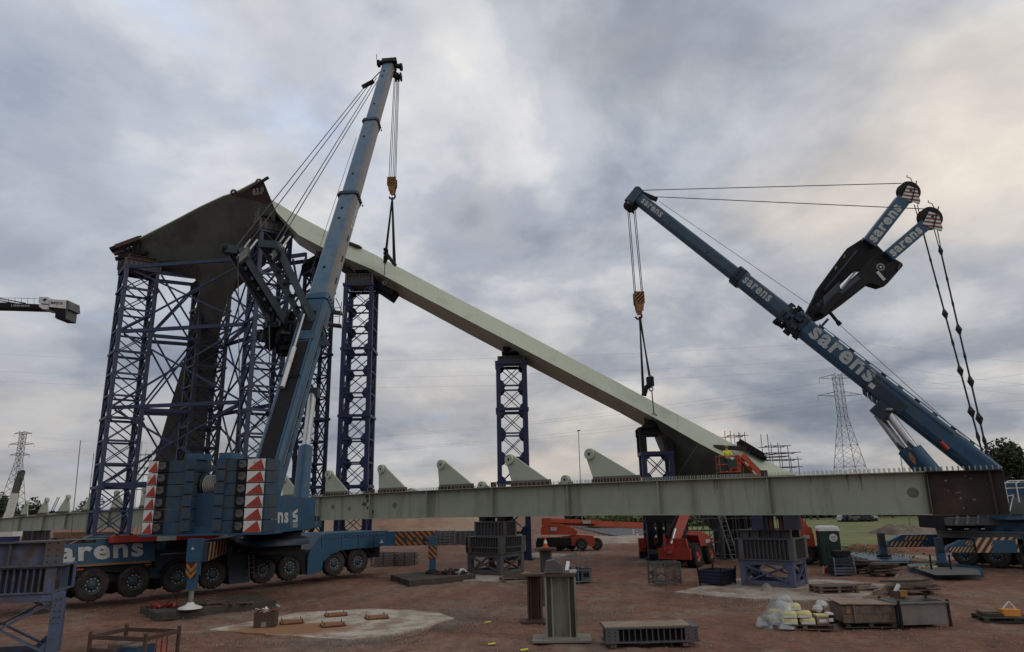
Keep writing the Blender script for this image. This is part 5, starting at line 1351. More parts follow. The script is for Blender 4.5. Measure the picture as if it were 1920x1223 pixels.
mb.stripes(p, V((2.2,-.15,0)), Z*.78, V((0,-1,0)), 7, letter_y, maroon, .8, .5); mb.par(p + V((0,.02,0)), V((2.2,-.15,0)), V((0,.5,0)), Z*.78, dkblue); mb.build('striped_plate', crane2)
# ================================================================== mats under the outriggers
def slab_poly(name, pts, h, m, label, cat, extra=None, z0=.0):
    mb = MB(); mb.prism([V((p.x, p.y, z0-.06)) for p in pts], Z*(h+.06), m)
    if extra: extra(mb)
    return mb.build(name, label=label, cat=cat)
def timbers(mb, pts, n, h, m):
    a, b, c, d = pts
    for i in range(n):
        t0 = (i+.03)/n; t1 = (i+.97)/n
        q = [a.lerp(d, t0), b.lerp(c, t0), b.lerp(c, t1), a.lerp(d, t1)]
        zz = h*(1 - .12*random.random()); mb.prism([V((p.x, p.y, -.05)) for p in q], Z*(zz+.05), m)
bm = G(252, 1151); mb = MB(); timbers(mb, [G(292,1163), G(517,1138), G(488,1127), G(262,1148)], 4, .27, woodd)
mb.build('timber_mat', label='dark timber mat under the near left crane foot', cat='timber mat', group='mats under crane feet')
mb = MB(); timbers(mb, [G(768,1099), G(892,1087), G(868,1075), G(732,1087)], 4, .27, woodd)
mb.build('timber_mat', label='dark timber mat under the striped far left crane foot', cat='timber mat', group='mats under crane feet')
slab_poly('steel_mat', [G(1640,1059), G(1708,1058), G(1705,1048), G(1650,1042), G(1590,1044)], .2, blue, 'blue steel mat under the far right crane foot', 'steel mat')
m_top = mat('mat_top_grey', (.075,.082,.08), .8, var=.25, dirt=(.11,.09,.07), damt=.4)
mb = MB(); mb.prism([V((p.x,p.y,.145)) for p in [G(1640,1057,.14), G(1706,1056,.14), G(1704,1046,.14), G(1651,1041,.14), G(1594,1043,.14)]], Z*.012, m_top)
mb.build('mat_deck', label='grey tread plate on the far blue steel mat', cat='tread plate')
slab_poly('steel_mat', [G(1752,1082), G(1845,1081), G(1838,1070), G(1770,1063), G(1702,1066), G(1706,1072)], .24, blue, 'larger blue steel mat under the nearer right crane foot', 'steel mat')
mb = MB(); q = [G(1754,1079,.24), G(1840,1078,.24), G(1834,1068,.24), G(1770,1061,.24), G(1708,1064,.24)]
mb.prism([V((p.x,p.y,.243)) for p in q], Z*.015, m_top); rnd = random.Random(2)
for k in range(30): p = G(rnd.gauss(1732,10), rnd.gauss(1064.5,1.2), .25); mb.box(p + Z*.05, (rnd.uniform(.1,.4),.06,.08), rnd.choice([sack, green, stone, yellow]), ax=V((rnd.gauss(0,1),rnd.gauss(0,1),0)).normalized())
for xx in (1747, 1783): mb.bar(G(xx, 1068, .26), W(xx-4, 1040, G(xx,1068,.26).y), .06, .08, dark)
mb.build('mat_deck', label='grey deck with straps and bars on the nearer blue mat', cat='tread plate')

# crumpled heaps
def heap(px, py, rx, ry, h, n, mats_, name, label, cat, L_=(.2,.8), th=(.04,.1), seed=0, z=0.0):
    rnd = random.Random(seed); mb = MB(); c = G(px, py, z)
    for k in range(n):
        a = rnd.uniform(0, 6.28); r_ = rnd.random()**.6; p = c + V((math.cos(a)*rx*r_, math.sin(a)*ry*r_, h*(1-r_)*rnd.random() + .04))
        d = V((rnd.gauss(0,1), rnd.gauss(0,1), rnd.gauss(0,.35 if L_[1] < .5 else .04))).normalized(); l = rnd.uniform(*L_)
        w = rnd.uniform(*th); mb.bar(p - d*l/2 + Z*max(0, abs(d.z)*l/2 - p.z + z + .02), p + d*l/2 + Z*max(0, abs(d.z)*l/2 - p.z + z+.02), w, w*rnd.uniform(.5,1.3), rnd.choice(mats_))
    return mb.build(name, label=label, cat=cat)
heap(848, 1077, 1.0, .6, .35, 110, [rust, dark, brownp, rustend], 'chain_heap', 'tangled rusty chain heap on the far timber mat', 'chain heap', (.1,.35), (.03,.07), 1, .25)
heap(308, 1140, .75, .3, .10, 40, [red, red, maroon], 'sling_bundle', 'crumpled red lifting sling on the near timber mat', 'sling', (.1,.4), (.05,.09), 2, .25)
heap(410, 1134, 1.2, .15, .05, 26, [rust, wood], 'scrap_bars', 'rusty bars lying along the near timber mat', 'scrap bars', (.4,1.2), (.04,.08), 3, .25)
def cloth(px, py, rx, ry, h, m, name, label, cat, z=.0, seed=0, n=14, amp=.25):
    rnd = random.Random(seed); mb = MB(); c = G(px, py, z); vs = [c + Z*h]; fs = []
    for j in range(1, 6):
        t = j/5
        for i in range(n):
            a = i*2*math.pi/n; k = 1 + amp*noise.noise(V((math.cos(a)*2+seed, math.sin(a)*2, t*2)))
            zz = h*(1-t**1.8)*(1+amp*.8*noise.noise(V((math.cos(a)*3, math.sin(a)*3+seed, t*3))))
            vs.append(c + V((math.cos(a)*rx*t*k, math.sin(a)*ry*t*k, max(0, zz))))
    for i in range(n): fs.append((0, 1+i, 1+(i+1)%n))
    for j in range(4):
        for i in range(n): fs.append((1+j*n+i, 1+(j+1)*n+i, 1+(j+1)*n+(i+1)%n, 1+j*n+(i+1)%n))
    mb.raw(vs, fs, m, True); return mb.build(name, label=label, cat=cat)
cloth(866, 1076, .45, .3, .3, letter, 'cloth_bag', 'white cloth bag beside the rusty chain heap', 'bag', .25, 3)
cloth(1438, 1108, .32, .28, .34, stone, 'boulder', 'single pale boulder on the slab before the blue trestle', 'rock', .03, 5)
mb = MB(); 
for k in range(6): mb.bar(G(478+6*k, 1131), G(486+6*k, 1136), .06, .05, white if k % 2 else galv)
for k in range(3): mb.bar(G(476+2*k, 1131+2*k), G(520+2*k, 1134+1.5*k), .06, .05, white)
mb.build('metal_grid', label='white slatted grid lying at the end of the near timber mat', cat='grid')

# bundles of mesh behind, steel packs
def bundle(px, py, w, d, h, n, m, label, seed):
    rnd = random.Random(seed); c = G(px, py); mb = MB()
    for k in range(n):
        z = .06 + h*k/n
        for j in range(5):
            x = -w/2 + w*j/4 + rnd.uniform(-.08, .08)
            mb.bar(c + V((x, -d/2, z)), c + V((x, d/2, z)), .05, .045, m)
        for j in range(3): y = -d/2 + d*j/2; mb.bar(c + V((-w/2 + rnd.uniform(-.1,.1), y, z+.04)), c + V((w/2 + rnd.uniform(-.1,.1), y, z+.04)), .05, .045, m)
    for x in (-w/2, 0, w/2): mb.box(c + V((x, -d/2, h*.5)), (.05, .05, h), dark)
    mb.build('mesh_stack', label=label, cat='mesh stack', group='stacks of steel mesh')
bundle(722, 1060, 1.7, 1.6, .9, 5, tbd, 'left of two dark stacks of steel mesh behind the striped beam', 1)
bundle(761, 1059, 1.5, 1.6, .85, 5, tbd, 'right of two dark stacks of steel mesh behind the striped beam', 2)
def panels(px0, px1, py, h, label, lines):
    a = G(px0, py); b = G(px1, py); b.y = a.y; mb = MB(); L_ = (b-a).length; 
    for k in range(lines):
        mb.par(a + Z*(h*k/lines), V((L_,0,0)), V((0,2,0)), Z*(h/lines*.72), grey)
    for k in range(5): mb.par(a + V((L_*k/4-.04, -.05, 0)), V((.08,0,0)), V((0,.06,0)), Z*h, galv)
    mb.build('panel_stack', label=label, cat='panel stack', group='grey panel stacks by the embankment')
panels(816, 851, 1022, 1.5, 'left stack of grey panels at the foot of the embankment', 5)
panels(853, 890, 1021, 1.42, 'right stack of grey panels at the foot of the embankment', 8)
panels(0, 36, 1006, .9, 'low grey panel stack at the far left under the girder', 4)
# yellowish timber under left girder
mb = MB(); 
for k in range(7): mb.bar(W(100, 1000+k*1.3, 80), W(215, 998+k*1.4, 84), .3, .14, yellow if k % 3 == 0 else woodl)
for k in range(3): mb.par(V((W(100+45*k, 1005, 80.5).x, 80.2, 0)), V((.3,0,0)), V((0,3,0)), Z*W(100, 1009, 80).z, tbd)
mb.build('formwork_stack', label='yellowish formwork beams stacked under the far left girder', cat='formwork')

# ---- foreground pieces
def hsec(px, py, w, d, h, m, base, plate_m, top_m, label, rot=0, web_front=True, topsz=1.05):
    c = G(px, py); t = thing('steel_column_stub', label, 'column stub', c, 'short steel columns in the foreground'); ax = V((math.cos(rot), math.sin(rot), 0)); ay = V((-ax.y, ax.x, 0))
    mb = MB(); mb.box(c + Z*.03, (base[0], base[1], .06), plate_m, ax=ax); mb.build('base_plate', t)
    mb = MB(); mb.box(c + Z*.085, (w*1.12, d*1.15, .05), m, ax=ax)
    mb.box(c + Z*(.11+h/2), (.05, d, h), m, ax=ax) if not web_front else mb.box(c + Z*(.11+h/2) , (w-.1, .06, h), m, ax=ax)
    for s_ in (-1, 1):
        if web_front:
            mb.box(c + ax*(s_*(w/2-.03)) + Z*(.11+h/2), (.06, d, h), m, ax=ax)
            mb.box(c + ax*(s_*w*.27) - ay*d*.2 + Z*(.11+h/2), (.04, d*.42, h), m, ax=ax)
        else: mb.box(c + ay*(s_*(d/2-.03)) + Z*(.11+h/2), (w, .06, h), m, ax=ax)
    mb.build('column_shaft', t)
    mb = MB(); mb.box(c + Z*(.11+h+.04), (w*topsz, d*topsz, .08), top_m, ax=ax); mb.build('top_plate', t); return c
c_ = hsec(1054, 1199, .98, .72, 1.76, colm, (1.8, 1.2), concb, rust, 'pale green column stub on a wide base plate, nearest of the three', R(-4))
for s_ in (1,):
    pass
mb = MB(); a = c_ + V((-.22, -.1, 1.97)); mb.prism([a + V((-.28,-.2,0)), a + V((.3,-.2,0)), a + V((.3,-.2,.22)), a + V((.05,-.2,.40)), a + V((-.2,-.2,.36))], V((0,.45,0)), tbd)
mb.build('pump_case', label='small blue grey case on top of the pale column stub', cat='case')
mb = MB(); mb.bar(a + V((.42,-.2,.06)), a + V((.5,.1,.3)), .1, .08, white); mb.bar(a + V((.5,-.2,.05)), a + V((.72,-.15,.06)), .1, .08, letter); mb.build('glove', label='crumpled white gloves beside the case on the column stub', cat='gloves')
hsec(1004, 1166, .52, .5, 1.45, rust, (1.1, .8), rust, rust, 'rusty narrow column stub just left of the pale one', R(-4), topsz=1.35)
c3_ = hsec(1026, 1132, .5, .45, 2.05, tbd, (.9,.8), rust, rust, 'grey column stub behind with a traffic cone on top', R(-6), topsz=1.75)
def cone(c, label, h=.5):
    t = thing('traffic_cone', label, 'traffic cone', c); mb = MB(); mb.box(c + Z*.02, (.3,.3,.04), cone_m); mb.build('base', t)
    mb = MB(); mb.tube(c + Z*.04, c + Z*(h*.35), .11, cone_m, 14, r2=.08); mb.tube(c + Z*(h*.35), c + Z*(h*.6), .08, white, 14, r2=.052); mb.tube(c + Z*(h*.6), c + Z*h, .052, cone_m, 14, r2=.02); mb.build('cone_body', t)
cone(c3_ + Z*2.25, 'orange and white traffic cone standing on the grey column stub')
# railing cage and pumps
cg = G(1072, 1092); t = thing('railing_cage', 'grey tube railing cage around blue pumps behind the column stubs', 'railing', cg)
mb = MB(); w_, d_ = 1.15, 1.3
for x in (-w_, -.4, .4, w_):
    for y in (-d_/2, d_/2): mb.tube(cg + V((x*.8, y, 0)), cg + V((x*.8, y, 1.25)), .025, galv, 6)
for z in (.1, .65, 1.25):
    for y in (-d_/2, d_/2): mb.tube(cg + V((-w_*.8, y, z)), cg + V((w_*.8, y, z)), .025, galv, 6)
    for x in (-w_*.8, w_*.8): mb.tube(cg + V((x, -d_/2, z)), cg + V((x, d_/2, z)), .025, galv, 6)
for x in (.3, .55): mb.tube(cg + V((x, 0, 0)), cg + V((x-.05, 0, 1.7)), .015, galv, 4)
mb.build('tube_rails', t)
mb = MB(); rnd = random.Random(6)
for x in (-.6, -.1, .35): mb.tube(cg + V((x, 0, .1)), cg + V((x, 0, .62)), .17, blue, 12); mb.box(cg + V((x, 0, .7)), (.26,.26,.16), teal); mb.tube(cg + V((x,-.2,.45)), cg + V((x+.25,-.2,.3)), .04, dark, 6)
mb.box(cg + V((0,0,.09)), (1.6,.7,.10), dark); mb.build('pump_unit', label='blue hydraulic pump units inside the railing cage', cat='pump')
gc = G(1099, 1092); mb = MB(); mb.box(gc + Z*.36, (.52,.5,.62), grey); mb.box(gc + V((0,0,.70)), (.58,.56,.06), dkblue); mb.box(gc + V((0,-.26,.4)), (.3,.02,.2), dark)
for x in (-.2,.2): mb.box(gc + V((x,0,.03)), (.08,.5,.06), dark)
mb.build('tool_box', label='grey steel box right of the railing cage', cat='steel box')
# crate pallets behind column stubs
def pallet(c, rot, label, m=wood, name='pallet', cat='pallet', w=1.2, d=.9, z=0, group='wooden pallets', levels=1):
    c = V((c.x, c.y, z)); t = thing(name, label, cat, c, group); ax = V((math.cos(rot), math.sin(rot), 0)); ay = V((-ax.y, ax.x, 0))
    for l in range(levels):
        zz = c + Z*(.15*l)
        mb = MB()
        for k in range(6): mb.box(zz + ay*(-d/2 + d*(k+.5)/6) + Z*.135, (w, d/6*.72, .025), m, ax=ax)
        for k in (-1,0,1): mb.box(zz + ax*(k*(w/2-.06)) + Z*.112, (.1, d, .02), m, ax=ax)
        mb.build('deck_boards', t); mb = MB()
        for i in (-1,0,1):
            for j in (-1,0,1): mb.box(zz + ax*(i*(w/2-.08)) + ay*(j*(d/2-.06)) + Z*.062, (.14,.11,.078), m, ax=ax)
        for j in (-1,0,1): mb.box(zz + ay*(j*(d/2-.06)) + Z*.012, (w,.11,.022), m, ax=ax)
        mb.build('blocks', t)
    return c, ax, ay, .15*levels
pallet(G(965, 1088), R(10), 'low pallet with boards beside the middle girder stack', wood, w=1.6, d=1.1)
mb = MB(); c = G(965, 1088)
for k in range(6): mb.bar(c + V((-.9+.1*k, -.3+.12*k, .17+.02*k)), c + V((.8-.1*k, .1*k-.1, .18+.03*k)), .1, .04, [wood, rust][k % 2])
mb.build('loose_planks', label='loose planks on the pallet by the middle stack', cat='planks')
# ribbed beam in the front
c = G(1225, 1214); t = thing('ribbed_beam', 'long rusty ribbed steel block lying in the foreground right of the pale column stub', 'steel beam', c)
ax = V((.999, .03, 0)).normalized(); ay = V((-.03, .999, 0))
mb = MB(); wB = W(1313, 1200, c.y).x - W(1134, 1200, c.y).x; hB = .42; o = c - ax*wB/2 + Z*.12
mb.par(o, ax*wB, ay*1.05, Z*.04, tbd); mb.par(o + Z*(hB-.04), ax*wB, ay*1.05, Z*.04, tbd); mb.par(o + ay*.3 + Z*.04, ax*wB, ay*.05, Z*(hB-.08), rustend)
for k in range(13): mb.par(o + ax*(wB*(.13+.74*k/12)) + ay*.03 + Z*.04, ax*.025, ay*.27, Z*(hB-.08), tbd)
for x in (.03, wB-.42): mb.par(o + ax*x + ay*.015 + Z*.04, ax*.38, ay*.28, Z*(hB-.08), tbd)
for x in (.12, .3, wB-.33, wB-.12):
    for z in (.1, .2, .3): mb.box(o + ax*x + Z*z + ay*.012, (.03,.012,.03), dark, ax=ax)
mb.build('beam_body', t); mb = MB(); mb.par(o + Z*(hB+.003) + ay*.0 + ax*.02, ax*(wB-.25), ay*1.0, Z*.03, woodl); mb.build('plywood_cover', t)
mb = MB()
for x in (.15, wB-.5): mb.par(V((o.x, o.y, 0)) + ax*x + ay*.05, ax*.18, ay*.9, Z*.118, wood)
mb.build('timber_block', t)
# crate frame bottom left
c = V((W(222, 1200, 18.6).x, 19.4, 0)); t = thing('steel_stillage', 'rusty open steel stillage full of boxes at the bottom left corner', 'stillage', c)
zt = W(222, 1196, 18.6).z; rot = R(-16); ax = V((math.cos(rot), math.sin(rot), 0)); ay = V((-ax.y, ax.x, 0)); w_, d_ = 1.72, 1.15
mb = MB(); cs4 = [c + ax*(i*w_/2) + ay*(j*d_/2) for i, j in ((-1,-1),(1,-1),(1,1),(-1,1))]
for q in cs4: mb.box(q + Z*(zt/2+.04), (.07,.07,zt+.08), rust, ax=ax)
for i in range(4):
    a, b = cs4[i], cs4[(i+1)%4]; mb.bar(a + Z*(zt-.05), b + Z*(zt-.05), .05, .10, rust); mb.bar(a + Z*.12, b + Z*.12, .06, .10, rust)
for i in range(3): mb.bar(cs4[2].lerp(cs4[3], .2+.1*i) + Z*.1, cs4[2].lerp(cs4[3], .2+.1*i) + Z*(zt-.1), .03, .03, red)
mb.build('frame', t); mb = MB(); mb.par(cs4[0] + Z*.12, ax*w_, ay*d_, Z*.03, rust); mb.par(cs4[0] + Z*.14 + ay*.01, ax*.75, ay*.03, Z*(zt-.45), rust); mb.build('side_sheet', t)
for i, (x, y, z, m_, lb, nm) in enumerate(((-.5,-.1,.16,woodl,'plywood box in the left half of the stillage','box'),(.1,-.05,.16,tbd,'grey box in the middle of the stillage','box'),(.15,-.02,.47,blue,'small blue machine on top of the grey box in the stillage','motor'),(.55,.1,.16,dark,'dark box at the right of the stillage','box'),(-.45,.15,.48,wood,'brown wooden box on top of the plywood one','box'))):
    mb = MB(); p = c + ax*x + ay*y + Z*z; mb.box(p + Z*.15, (.5,.6,.3), m_, ax=ax); mb.box(p + Z*.305, (.44,.5,.02), wood, ax=ax); mb.box(p + Z*.15 - ay*.305, (.12,.02,.08), galv, ax=ax); mb.build('storage_box' if nm == 'box' else nm, label=lb, cat=nm)
# box with tape, hatches
c = G(498, 1176); t = thing('steel_box', 'rusty steel box holding red and white tape on the stained slab', 'steel box', c)
rot = R(8); ax = V((math.cos(rot), math.sin(rot), 0)); ay = V((-ax.y, ax.x, 0)); mb = MB(); w_, d_, h_ = .74, .62, .5; o = c - ax*w_/2 - ay*d_/2 + Z*.03
mb.par(o, ax*w_, ay*.03, Z*h_, rust); mb.par(o + ay*(d_-.03), ax*w_, ay*.03, Z*h_, rust); mb.par(o + ay*.03, ax*.03, ay*(d_-.06), Z*h_, rust); mb.par(o + ax*(w_-.03) + ay*.03, ax*.03, ay*(d_-.06), Z*h_, rust); mb.par(o, ax*w_, ay*d_, Z*.03, rust)
mb.poly([o + ax*.26 - ay*.004 + Z*.02, o + ax*.44 - ay*.004 + Z*.02, o + ax*.44 - ay*.004 + Z*.2, o + ax*.27 - ay*.004 + Z*.17], scuff); mb.build('box_walls', t)
rnd = random.Random(12); mb = MB()
for k in range(26):
    p = c + V((rnd.gauss(-.05,.12), rnd.gauss(0,.1), .48 + rnd.random()*.14)); d = V((rnd.gauss(0,1), rnd.gauss(0,1), rnd.gauss(0,.6))).normalized(); mb.bar(p, p + d*.16, .07, .01, [red, white][k % 2])
mb.build('barrier_tape', label='crumpled red and white barrier tape in the rusty box', cat='tape')
for i, (px, py, lb) in enumerate(((547,1170,'rust orange hatch plate nearest the rusty box'),(630,1156,'rust orange hatch plate at the back of the stained slab'),(624,1175,'rust orange hatch plate at the front in the stain'),(706,1161,'rust orange hatch plate farthest right on the slab'))):
    c = G(px, py); t = thing('hatch_plate', lb, 'hatch plate', c, 'four bolted plates on the stained slab'); rot = R(22); ax = V((math.cos(rot), math.sin(rot), 0)); ay = V((-ax.y, ax.x, 0))
    mb = MB(); mb.box(c + Z*.08, (.80,.74,.035), rusto, ax=ax); mb.box(c + Z*.05, (.86,.5,.03), rust, ax=ax); mb.build('plate', t); mb = MB()
    for sx in (-1,1):
        for sy in (-1,1): mb.tube(c + ax*(.34*sx) + ay*(.31*sy) + Z*.03, c + ax*(.34*sx) + ay*(.31*sy) + Z*.19, .018, rust, 6)
    mb.build('bolts', t)
# hoses
def hose(pts, r_, m, label):
    mb = MB(); P = [G(x, y) + Z*.03 for x, y in pts]; mb.path(P, r_, m, 6); mb.build('hose', label=label, cat='hose', group='orange hoses on the dirt')
orh = mat('hose_orange', (.20,.095,.045), .7)
hose([(818,1172),(800,1184),(780,1192),(755,1199),(735,1204)], .014, orh, 'upper thin orange hose ending at the slab edge')
hose([(820,1171),(806,1182),(790,1195),(765,1210),(748,1224)], .017, orh, 'lower orange hose running to the bottom edge')
for i, (px, py, lb) in enumerate(((914,1168,'small yellow green tag on dirt, farthest one'),(922,1209,'small yellow green tag on dirt left of the pale column'),(983,1220,'green yellow tag at the bottom edge'))):
    mb = MB(); c = G(px, py); mb.box(c + Z*.03, (.22,.1,.02), hivis, ax=(1,.1*i,.1)); mb.build('plastic_tag', label=lb, cat='tag')

# bins, crates
def open_bin(c, rot, w_, d_, h_, m, label, name='steel_bin', cat='steel bin', flare=1.0, legs=.1, ridges=2, hook=False, m2=None):
    t = thing(name, label, cat, c); ax = V((math.cos(rot), math.sin(rot), 0)); ay = V((-ax.y, ax.x, 0)); mb = MB(); m2 = m2 or m
    lo = [c + ax*(i*w_/2) + ay*(j*d_/2) + Z*legs for i, j in ((-1,-1),(1,-1),(1,1),(-1,1))]
    hi = [c + ax*(i*w_/2*flare) + ay*(j*d_/2*flare) + Z*(legs+h_) for i, j in ((-1,-1),(1,-1),(1,1),(-1,1))]
    ctr = c + Z*(legs+h_/2)
    for i in range(4):
        j = (i+1)%4; n_ = ((lo[i]+hi[j])/2 - ctr); n_.z = 0; n_.normalize(); mb.prism([lo[i], lo[j], hi[j], hi[i]], -n_*.04, m if i % 2 == 0 else m2)
        for k in range(1, ridges+1): tt = k/(ridges+1); mb.bar(lo[i].lerp(hi[i], tt) + n_*.03, lo[j].lerp(hi[j], tt) + n_*.03, .05, .06, m)
        mb.bar(hi[i] + n_*.02, hi[j] + n_*.02, .08, .05, m)
    mb.poly(lo, m); mb.build('shell', t); mb = MB()
    for q, p in zip(lo, hi): mb.bar(V((q.x, q.y, 0)), p + Z*.08, .07, .07, dark)
    mb.build('corner_post', t)
    if hook:
        mb = MB()
        for q in hi: mb.tube(q, c + Z*(legs+h_+.02), .012, dark, 4) if False else None
        for q in hi: mb.ring(q + Z*.12, ay, [(-.015,.03),(-.015,.06),(.015,.06),(.015,.03)], dark, 10)
        mb.build('lifting_eye', t)
    return t
open_bin(G(1346, 1097), R(45), 1.35, 1.15, .62, blueb, 'dark blue open steel bin with lifting eyes near the right trestle', flare=1.08, ridges=3, hook=True)
# mesh crate with planks at (1246,1075)
c = G(1247, 1095); t = thing('mesh_crate', 'grey steel mesh crate with wooden boards left of the blue bin', 'mesh crate', c)
rot = R(10); ax = V((math.cos(rot), math.sin(rot), 0)); ay = V((-ax.y, ax.x, 0)); w_, d_, h_ = 1.35, .95, 1.08; mb = MB()
cs4 = [c + ax*(i*w_/2) + ay*(j*d_/2) for i, j in ((-1,-1),(1,-1),(1,1),(-1,1))]
for q in cs4 + [c - ay*d_/2 - ax*.12]: mb.box(q + Z*(h_/2), (.07,.07,h_), grey, ax=ax)
for i in range(4):
    a, b = cs4[i], cs4[(i+1)%4]
    for z in (.1, h_-.03): mb.bar(a + Z*z, b + Z*z, .05, .07, grey)
mb.build('frame', t); mb = MB()
for k in range(7): mb.bar(cs4[0] + ax*(.08*k+.03) + Z*.1, cs4[0] + ax*(.08*k+.03) + Z*(h_-.05), .012, .012, galv)
for k in range(9): mb.bar(cs4[0] + Z*(.12+.1*k), cs4[0] + ax*.55 + Z*(.12+.1*k), .012, .012, galv)
mb.build('wire_mesh', t); mb = MB()
for k in range(5): mb.box(c + ax*.27 - ay*(d_/2-.05) + Z*(.22+.19*k), (.72,.03,.15), wood, ax=ax); mb.box(c + ax*(w_/2-.05) + Z*(.22+.19*k), (.03,.8,.15), wood, ax=ax)
mb.build('side_boards', t)
rnd = random.Random(21); mb = MB()
for k in range(26):
    p = c + ax*rnd.uniform(-.6,-.2) + ay*rnd.uniform(-.3,.3) + Z*rnd.uniform(.12,.7); d = V((rnd.gauss(0,1), rnd.gauss(0,.4), rnd.gauss(0,1))).normalized(); mb.bar(p, p + d*.32, .05, .05, rnd.choice([galv, tbd, wood]))
mb.build('fittings', label='loose grey pipe fittings inside the mesh crate', cat='fittings')

# pallet with yellow sacks
c, ax, ay, zt = pallet(G(1500, 1175), R(-6), 'wooden pallet carrying yellow sacks under plastic', w=2.0, d=1.3)
rnd = random.Random(31)
sacks = [(-.42,-.42,0),(.12,-.42,0),(-.42,.1,0),(.12,.1,0),(-.42,-.4,1),(.05,-.38,1),(-.2,-.1,2),(-.75,-.1,0),(-.7,.0,1)]
for i, (x, y, l) in enumerate(sacks):
    mb = MB(); p = c + ax*x + ay*y + Z*(zt+.01+.19*l); w_, d_, h_ = .50, .5, .185; r3 = R(rnd.uniform(-6,6)); aa = (ax*math.cos(r3)+ay*math.sin(r3)); bb_ = V((-aa.y, aa.x, 0)); vs = []
    for zz in (0, .35, .75, 1):
        k = 1 - .14*(abs(zz-.5)*2)**2
        for q in range(12):
            a = q*math.pi/6; sx = abs(math.cos(a))**.5*math.copysign(1, math.cos(a)); sy = abs(math.sin(a))**.5*math.copysign(1, math.sin(a)); vs.append(p + aa*(sx*w_/2*k) + bb_*(sy*d_/2*k) + Z*(h_*zz))
    fs = [(j*12+q, j*12+(q+1)%12, (j+1)*12+(q+1)%12, (j+1)*12+q) for j in range(3) for q in range(12)] + [tuple(range(12)), tuple(range(36,48))]
    mb.raw(vs, fs, sack, True); mb.box(p - bb_*(d_/2) + Z*.045, (.42,.03,.06), white, ax=aa)
    where = ['in the front row at the left','in the front row at the right','in the back row at the left','in the back row at the right','second layer at the left','second layer at the right','topmost sack','lowest one under the plastic','upper one under the plastic'][i]
    mb.build('cement_sack', label='yellow sack on the pallet, '+where, cat='sack', group='yellow sacks on the pallet')
for i, (x, y, m_, lb, sz) in enumerate(((.58,-.4,sack,'yellow topped carton right of the sacks',(.36,.42,.30)),(.86,-.35,white,'white labelled dark carton at the right end of the pallet',(.2,.3,.34)),(.62,.02,maroon,'maroon crate behind the yellow topped carton',(.4,.35,.36)))):
    mb = MB(); p = c + ax*x + ay*y + Z*(zt+.01); mb.box(p + Z*(sz[2]*.4), (sz[0], sz[1], sz[2]*.8), woodl if i == 0 else (dark if i == 1 else maroon), ax=ax); mb.box(p + Z*(sz[2]*.85), (sz[0]*1.02, sz[1]*1.02, sz[2]*.15), m_, ax=ax); mb.box(p - ay*(sz[1]/2+.006) + Z*sz[2]*.35, (sz[0]*.7,.01,sz[2]*.3), white, ax=ax)
    mb.build('carton', label=lb, cat='carton')
for i, (x, y, z, rr, lb) in enumerate(((.6,-.1,.40,.13,'crumpled white bag on the cartons'),(.8,.1,.50,.15,'second crumpled white bag at the back right of the pallet'))):
    mb = MB(); p = c + ax*x + ay*y + Z*(zt+z); vs = []; 
    for j in range(5):
        for q in range(10):
            a = q*math.pi/5; el = -1.4 + 2.8*j/4; k = rr*(1+.45*noise.noise(V((j*1.3, q*1.1, i*5)))); vs.append(p + V((math.cos(a)*math.cos(el)*k*1.3, math.sin(a)*math.cos(el)*k, math.sin(el)*k)))
    mb.raw(vs, [(j*10+q, j*10+(q+1)%10, (j+1)*10+(q+1)%10, (j+1)*10+q) for j in range(4) for q in range(10)] + [tuple(range(10)), tuple(range(40,50))], letter); mb.build('paper_bag', label=lb, cat='bag')
# plastic sheet: draped dome over the left part
plm = bpy.data.materials.new('clear_plastic'); plm.use_nodes = True; pn = plm.node_tree.nodes; pk = pn['Principled BSDF']
pk.inputs['Base Color'].default_value = (.42, .47, .49, 1); pk.inputs['Roughness'].default_value = .28; pk.inputs['Alpha'].default_value = .55; pk.inputs['Specular IOR Level'].default_value = .8
tcn = pn.new('ShaderNodeTexCoord'); nn_ = pn.new('ShaderNodeTexNoise'); nn_.inputs['Scale'].default_value = 1.6; nn_.inputs['Detail'].default_value = 6; nn_.inputs['Distortion'].default_value = 1.2
plm.node_tree.links.new(tcn.outputs['Object'], nn_.inputs['Vector']); bpn = pn.new('ShaderNodeBump'); bpn.inputs['Strength'].default_value = .5; bpn.inputs['Distance'].default_value = .12
plm.node_tree.links.new(nn_.outputs['Fac'], bpn.inputs['Height']); plm.node_tree.links.new(bpn.outputs[0], pk.inputs['Normal'])
rm = pn.new('ShaderNodeMapRange'); rm.inputs[1].default_value = .35; rm.inputs[2].default_value = .65; rm.inputs[3].default_value = .12; rm.inputs[4].default_value = .75; plm.node_tree.links.new(nn_.outputs['Fac'], rm.inputs[0]); plm.node_tree.links.new(rm.outputs[0], pk.inputs['Alpha'])
mb = MB(); vs = []; nu, nv = 28, 10; cc = c + ax*(-.60) + Z*zt
for j in range(nv+1):
    t_ = j/nv
    for i in range(nu):
        a = i*2*math.pi/nu; rx = .54; ry = .68; k = t_**.7
        x = math.cos(a)*rx*k*(1 + (.5 if (math.cos(a) < -.3 and t_ > .85) else 0)); y = math.sin(a)*ry*k
        z = .80*(1-t_**2.6) - .14*(t_ > .8) ; wob = .10*noise.noise(V((x*3+3, y*3, t_*2)))
        x += .22*(1-t_) ; p = cc + ax*x + ay*y + Z*(max(-.13, z + wob*(1-t_*.3))); vs.append(p)
mb.raw(vs, [(j*nu+i, j*nu+(i+1)%nu, (j+1)*nu+(i+1)%nu, (j+1)*nu+i) for j in range(nv) for i in range(nu)], plm, True)
mb.build('plastic_sheet', label='translucent plastic sheet draped over the left sacks', cat='plastic sheet')
